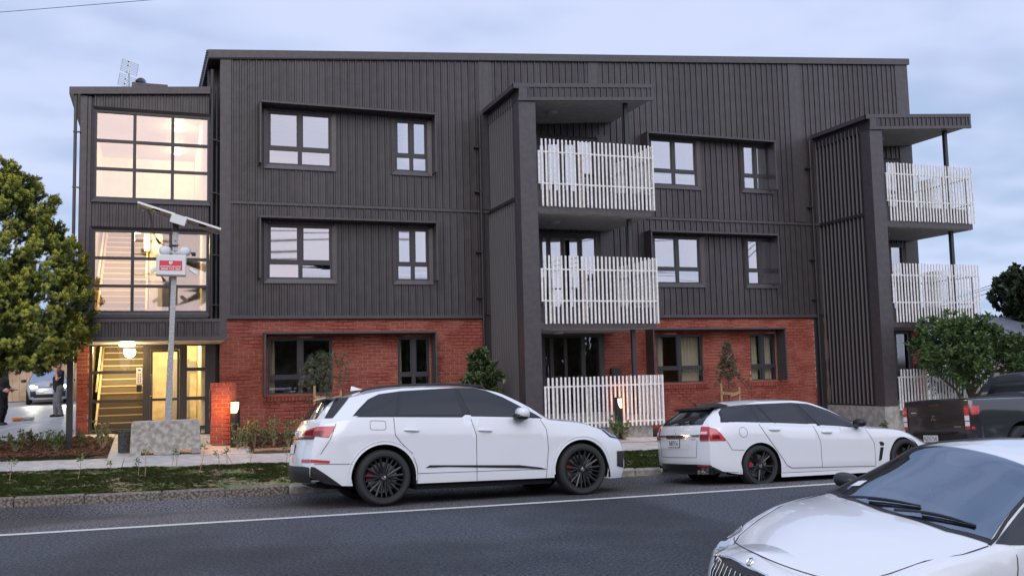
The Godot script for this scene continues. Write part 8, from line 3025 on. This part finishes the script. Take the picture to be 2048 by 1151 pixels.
func make_people() -> void:
	# man with a telephone: stands side on, looking to the left
	var P := thing("person", "bald person in a black polo shirt and grey trousers holding a phone to the ear", "person", Vector3(-4.40, gy(-4.4, -10.45) + 0.003, -10.45), "people in the car park")
	var f := Vector3(-0.93, 0, 0.36).normalized()
	var s := -f.cross(Vector3.UP).normalized()      # towards the arm that is raised
	var U := Vector3.UP
	var pt := func(a: float, b: float, c: float) -> Vector3: return f * a + U * b + s * c
	var hc: Vector3 = pt.call(0.05, 1.615, 0.0)
	var sr: Vector3 = pt.call(-0.03, 1.43, 0.19)
	var sl: Vector3 = pt.call(-0.03, 1.43, -0.19)
	var er: Vector3 = pt.call(0.14, 1.20, 0.25)
	var wr: Vector3 = pt.call(0.14, 1.43, 0.14)
	var el: Vector3 = pt.call(0.0, 1.14, -0.25)
	var wl: Vector3 = pt.call(0.16, 1.05, -0.16)
	var kr: Vector3 = pt.call(0.05, 0.50, 0.10); var ar: Vector3 = pt.call(-0.04, 0.09, 0.11)
	var kl: Vector3 = pt.call(0.07, 0.50, -0.09); var al: Vector3 = pt.call(0.06, 0.09, -0.10)
	var hr: Vector3 = pt.call(0.0, 0.92, 0.09); var hl: Vector3 = pt.call(0.0, 0.92, -0.09)
	var body := head_bones(hc, f)
	body += [[hc + U * -0.06, pt.call(-0.01, 1.44, 0), 0.055, 0.065], [pt.call(0, 1.0, 0), pt.call(0.0, 1.25, 0), 0.12, 0.13], [pt.call(0.0, 1.25, 0.06), pt.call(-0.02, 1.38, 0.08), 0.11, 0.09], [pt.call(0.0, 1.25, -0.06), pt.call(-0.02, 1.38, -0.08), 0.11, 0.09], [hr, hl, 0.11, 0.11], [sr, er, 0.050, 0.042], [er, wr, 0.042, 0.028], [sl, el, 0.050, 0.042], [el, wl, 0.042, 0.028]]
	body += hand_bones(wr, (pt.call(-0.12, 1.0, -0.10) as Vector3).normalized(), -s, 0.7) + hand_bones(wl, (pt.call(0.8, -0.3, 0.5) as Vector3).normalized(), s, 0.6)
	body += leg_bones(hr, kr, ar, Vector3.ZERO) + leg_bones(hl, kl, al, Vector3.ZERO)
	var st := mb()
	figure(st, body, 0.017, 0.035)
	obj("body", st, M.skin, P)
	st = mb()
	figure(st, [[pt.call(0.02, 0.93, 0.03), pt.call(0.03, 1.22, 0.02), 0.150, 0.155], [pt.call(0.02, 0.93, -0.03), pt.call(0.03, 1.22, -0.02), 0.150, 0.155], [pt.call(0.01, 1.22, 0.07), pt.call(-0.02, 1.38, 0.11), 0.13, 0.10], [pt.call(0.01, 1.22, -0.07), pt.call(-0.02, 1.38, -0.11), 0.13, 0.10], [sr, sr.lerp(er, 0.62), 0.068, 0.066], [sl, sl.lerp(el, 0.62), 0.068, 0.066], [pt.call(-0.015, 1.44, 0.0), pt.call(-0.01, 1.475, 0.0), 0.075, 0.066]], 0.02, 0.05)
	var shirt := obj("polo_shirt", st, M.shirt_black, P)
	st = mb()
	var q := sr.lerp(er, 0.25)
	figure(st, [[q + s * 0.045 - U * 0.03, q + s * 0.062 + U * -0.12 + f * 0.05, 0.022, 0.022]], 0.012, 0.02)
	obj("sleeve_stripe", st, M.patch_white, shirt)
	st = mb()
	figure(st, [[pt.call(0.165, 1.30, 0.06), pt.call(0.168, 1.30, 0.10), 0.016, 0.016]], 0.01, 0.02)
	obj("chest_badge", st, M.patch_white, shirt)
	st = mb()
	figure(st, leg_bones(hr, kr, ar, Vector3.ZERO, 0.022) + leg_bones(hl, kl, al, Vector3.ZERO, 0.022) + [[hr, hl, 0.128, 0.128]], 0.02, 0.04)
	obj("trousers", st, M.trouser_grey, P)
	st = mb()
	for a in [ar, al]: figure(st, [[Vector3(a.x, 0.045, a.z) - f * 0.05, Vector3(a.x, 0.04, a.z) + f * 0.08, 0.046, 0.044], [Vector3(a.x, 0.04, a.z) + f * 0.08, Vector3(a.x, 0.032, a.z) + f * 0.15, 0.044, 0.034]], 0.014, 0.02)
	obj("shoes", st, M.shoe_dark, P)
	st = mb()
	var ph: Vector3 = wr + (pt.call(-0.10, 0.9, -0.10) as Vector3).normalized() * 0.11 - s * 0.02
	cbox(st, -0.036, 0.036, -0.07, 0.07, -0.005, 0.005, 0.003)
	var tel := obj("phone", st, M.trim_black, self)
	tel.transform = Transform3D(Basis(f, U, f.cross(U)), P.position + ph)
	tag(tel, "dark phone held in the raised hand of the bald person", "phone")
	st = mb()
	figure(st, [[hc + U * 0.03 - f * 0.035, hc + U * 0.02 - f * 0.03, 0.083, 0.080], [hc - U * 0.02 - f * 0.045, hc - U * 0.02 - f * 0.04, 0.060, 0.060]], 0.014, 0.03)
	obj("hair", st, M.hair_stubble, P)
	eyes(P, hc, f)
	# the other one, cut by the left edge, turned to the right
	P = thing("person", "grey haired person in dark jacket and trousers at the left edge holding a dark folder", "person", Vector3(-5.56, gy(-5.55, -6.9) + 0.003, -6.9), "people in the car park")
	f = Vector3(0.90, 0, 0.42).normalized()
	s = f.cross(Vector3.UP).normalized()
	pt = func(a: float, b: float, c: float) -> Vector3: return f * a + U * b + s * c
	hc = pt.call(0.04, 1.605, 0.0)
	sr = pt.call(-0.02, 1.42, 0.20); sl = pt.call(-0.02, 1.42, -0.20)
	er = pt.call(-0.02, 1.13, 0.27); wr = pt.call(0.19, 0.98, 0.20)
	el = pt.call(-0.02, 1.13, -0.27); wl = pt.call(0.20, 1.0, -0.12)
	kr = pt.call(0.05, 0.50, 0.10); ar = pt.call(0.0, 0.09, 0.11)
	kl = pt.call(0.04, 0.50, -0.10); al = pt.call(-0.06, 0.09, -0.11)
	hr = pt.call(0.0, 0.92, 0.09); hl = pt.call(0.0, 0.92, -0.09)
	body = head_bones(hc, f)
	body += [[hc + U * -0.06, pt.call(-0.01, 1.43, 0), 0.055, 0.065], [pt.call(0, 1.0, 0), pt.call(0.0, 1.25, 0), 0.12, 0.13], [pt.call(0.0, 1.25, 0.06), pt.call(-0.02, 1.37, 0.08), 0.11, 0.09], [pt.call(0.0, 1.25, -0.06), pt.call(-0.02, 1.37, -0.08), 0.11, 0.09], [hr, hl, 0.11, 0.11], [sr, er, 0.050, 0.042], [er, wr, 0.042, 0.028], [sl, el, 0.050, 0.042], [el, wl, 0.042, 0.028]]
	body += hand_bones(wr, (pt.call(0.9, -0.15, -0.3) as Vector3).normalized(), -s, 0.5) + hand_bones(wl, (pt.call(0.9, -0.1, 0.4) as Vector3).normalized(), s, 0.6)
	body += leg_bones(hr, kr, ar, Vector3.ZERO) + leg_bones(hl, kl, al, Vector3.ZERO)
	st = mb()
	figure(st, body, 0.017, 0.035)
	obj("body", st, M.skin, P)
	st = mb()
	figure(st, [[pt.call(0.0, 0.88, 0.05), pt.call(0.01, 1.22, 0.04), 0.150, 0.155], [pt.call(0.0, 0.88, -0.05), pt.call(0.01, 1.22, -0.04), 0.150, 0.155], [pt.call(0.0, 1.22, 0.07), pt.call(-0.02, 1.37, 0.12), 0.14, 0.11], [pt.call(0.0, 1.22, -0.07), pt.call(-0.02, 1.37, -0.12), 0.14, 0.11], [sr, er, 0.072, 0.062], [er, er.lerp(wr, 0.92), 0.062, 0.046], [sl, el, 0.072, 0.062], [el, el.lerp(wl, 0.92), 0.062, 0.046], [pt.call(-0.015, 1.43, 0.0), pt.call(-0.02, 1.48, 0.0), 0.082, 0.072]], 0.02, 0.05)
	obj("jacket", st, M.jacket_dark, P)
	st = mb()
	figure(st, leg_bones(hr, kr, ar, Vector3.ZERO, 0.024) + leg_bones(hl, kl, al, Vector3.ZERO, 0.024) + [[hr, hl, 0.125, 0.125]], 0.02, 0.04)
	obj("trousers", st, M.shirt_black, P)
	st = mb()
	for a in [ar, al]: figure(st, [[Vector3(a.x, 0.045, a.z) - f * 0.05, Vector3(a.x, 0.04, a.z) + f * 0.08, 0.046, 0.044], [Vector3(a.x, 0.04, a.z) + f * 0.08, Vector3(a.x, 0.032, a.z) + f * 0.15, 0.044, 0.034]], 0.014, 0.02)
	obj("shoes", st, M.shoe_dark, P)
	st = mb()
	figure(st, [[hc + U * 0.045 - f * 0.03, hc + U * 0.055 + f * 0.0, 0.090, 0.080], [hc - U * 0.01 - f * 0.05, hc + U * 0.0 - f * 0.05, 0.075, 0.075]], 0.014, 0.03)
	obj("hair", st, M.hair_grey, P)
	eyes(P, hc, f)
	st = mb()
	cbox(st, -0.12, 0.14, -0.01, 0.01, -0.09, 0.09, 0.004)
	var fo := obj("folder", st, M.trim_black, self)
	fo.transform = Transform3D(Basis(f, U, f.cross(U)), P.position + pt.call(0.34, 0.99, 0.06))
	tag(fo, "dark folder held flat by the grey haired person at the left edge", "folder")
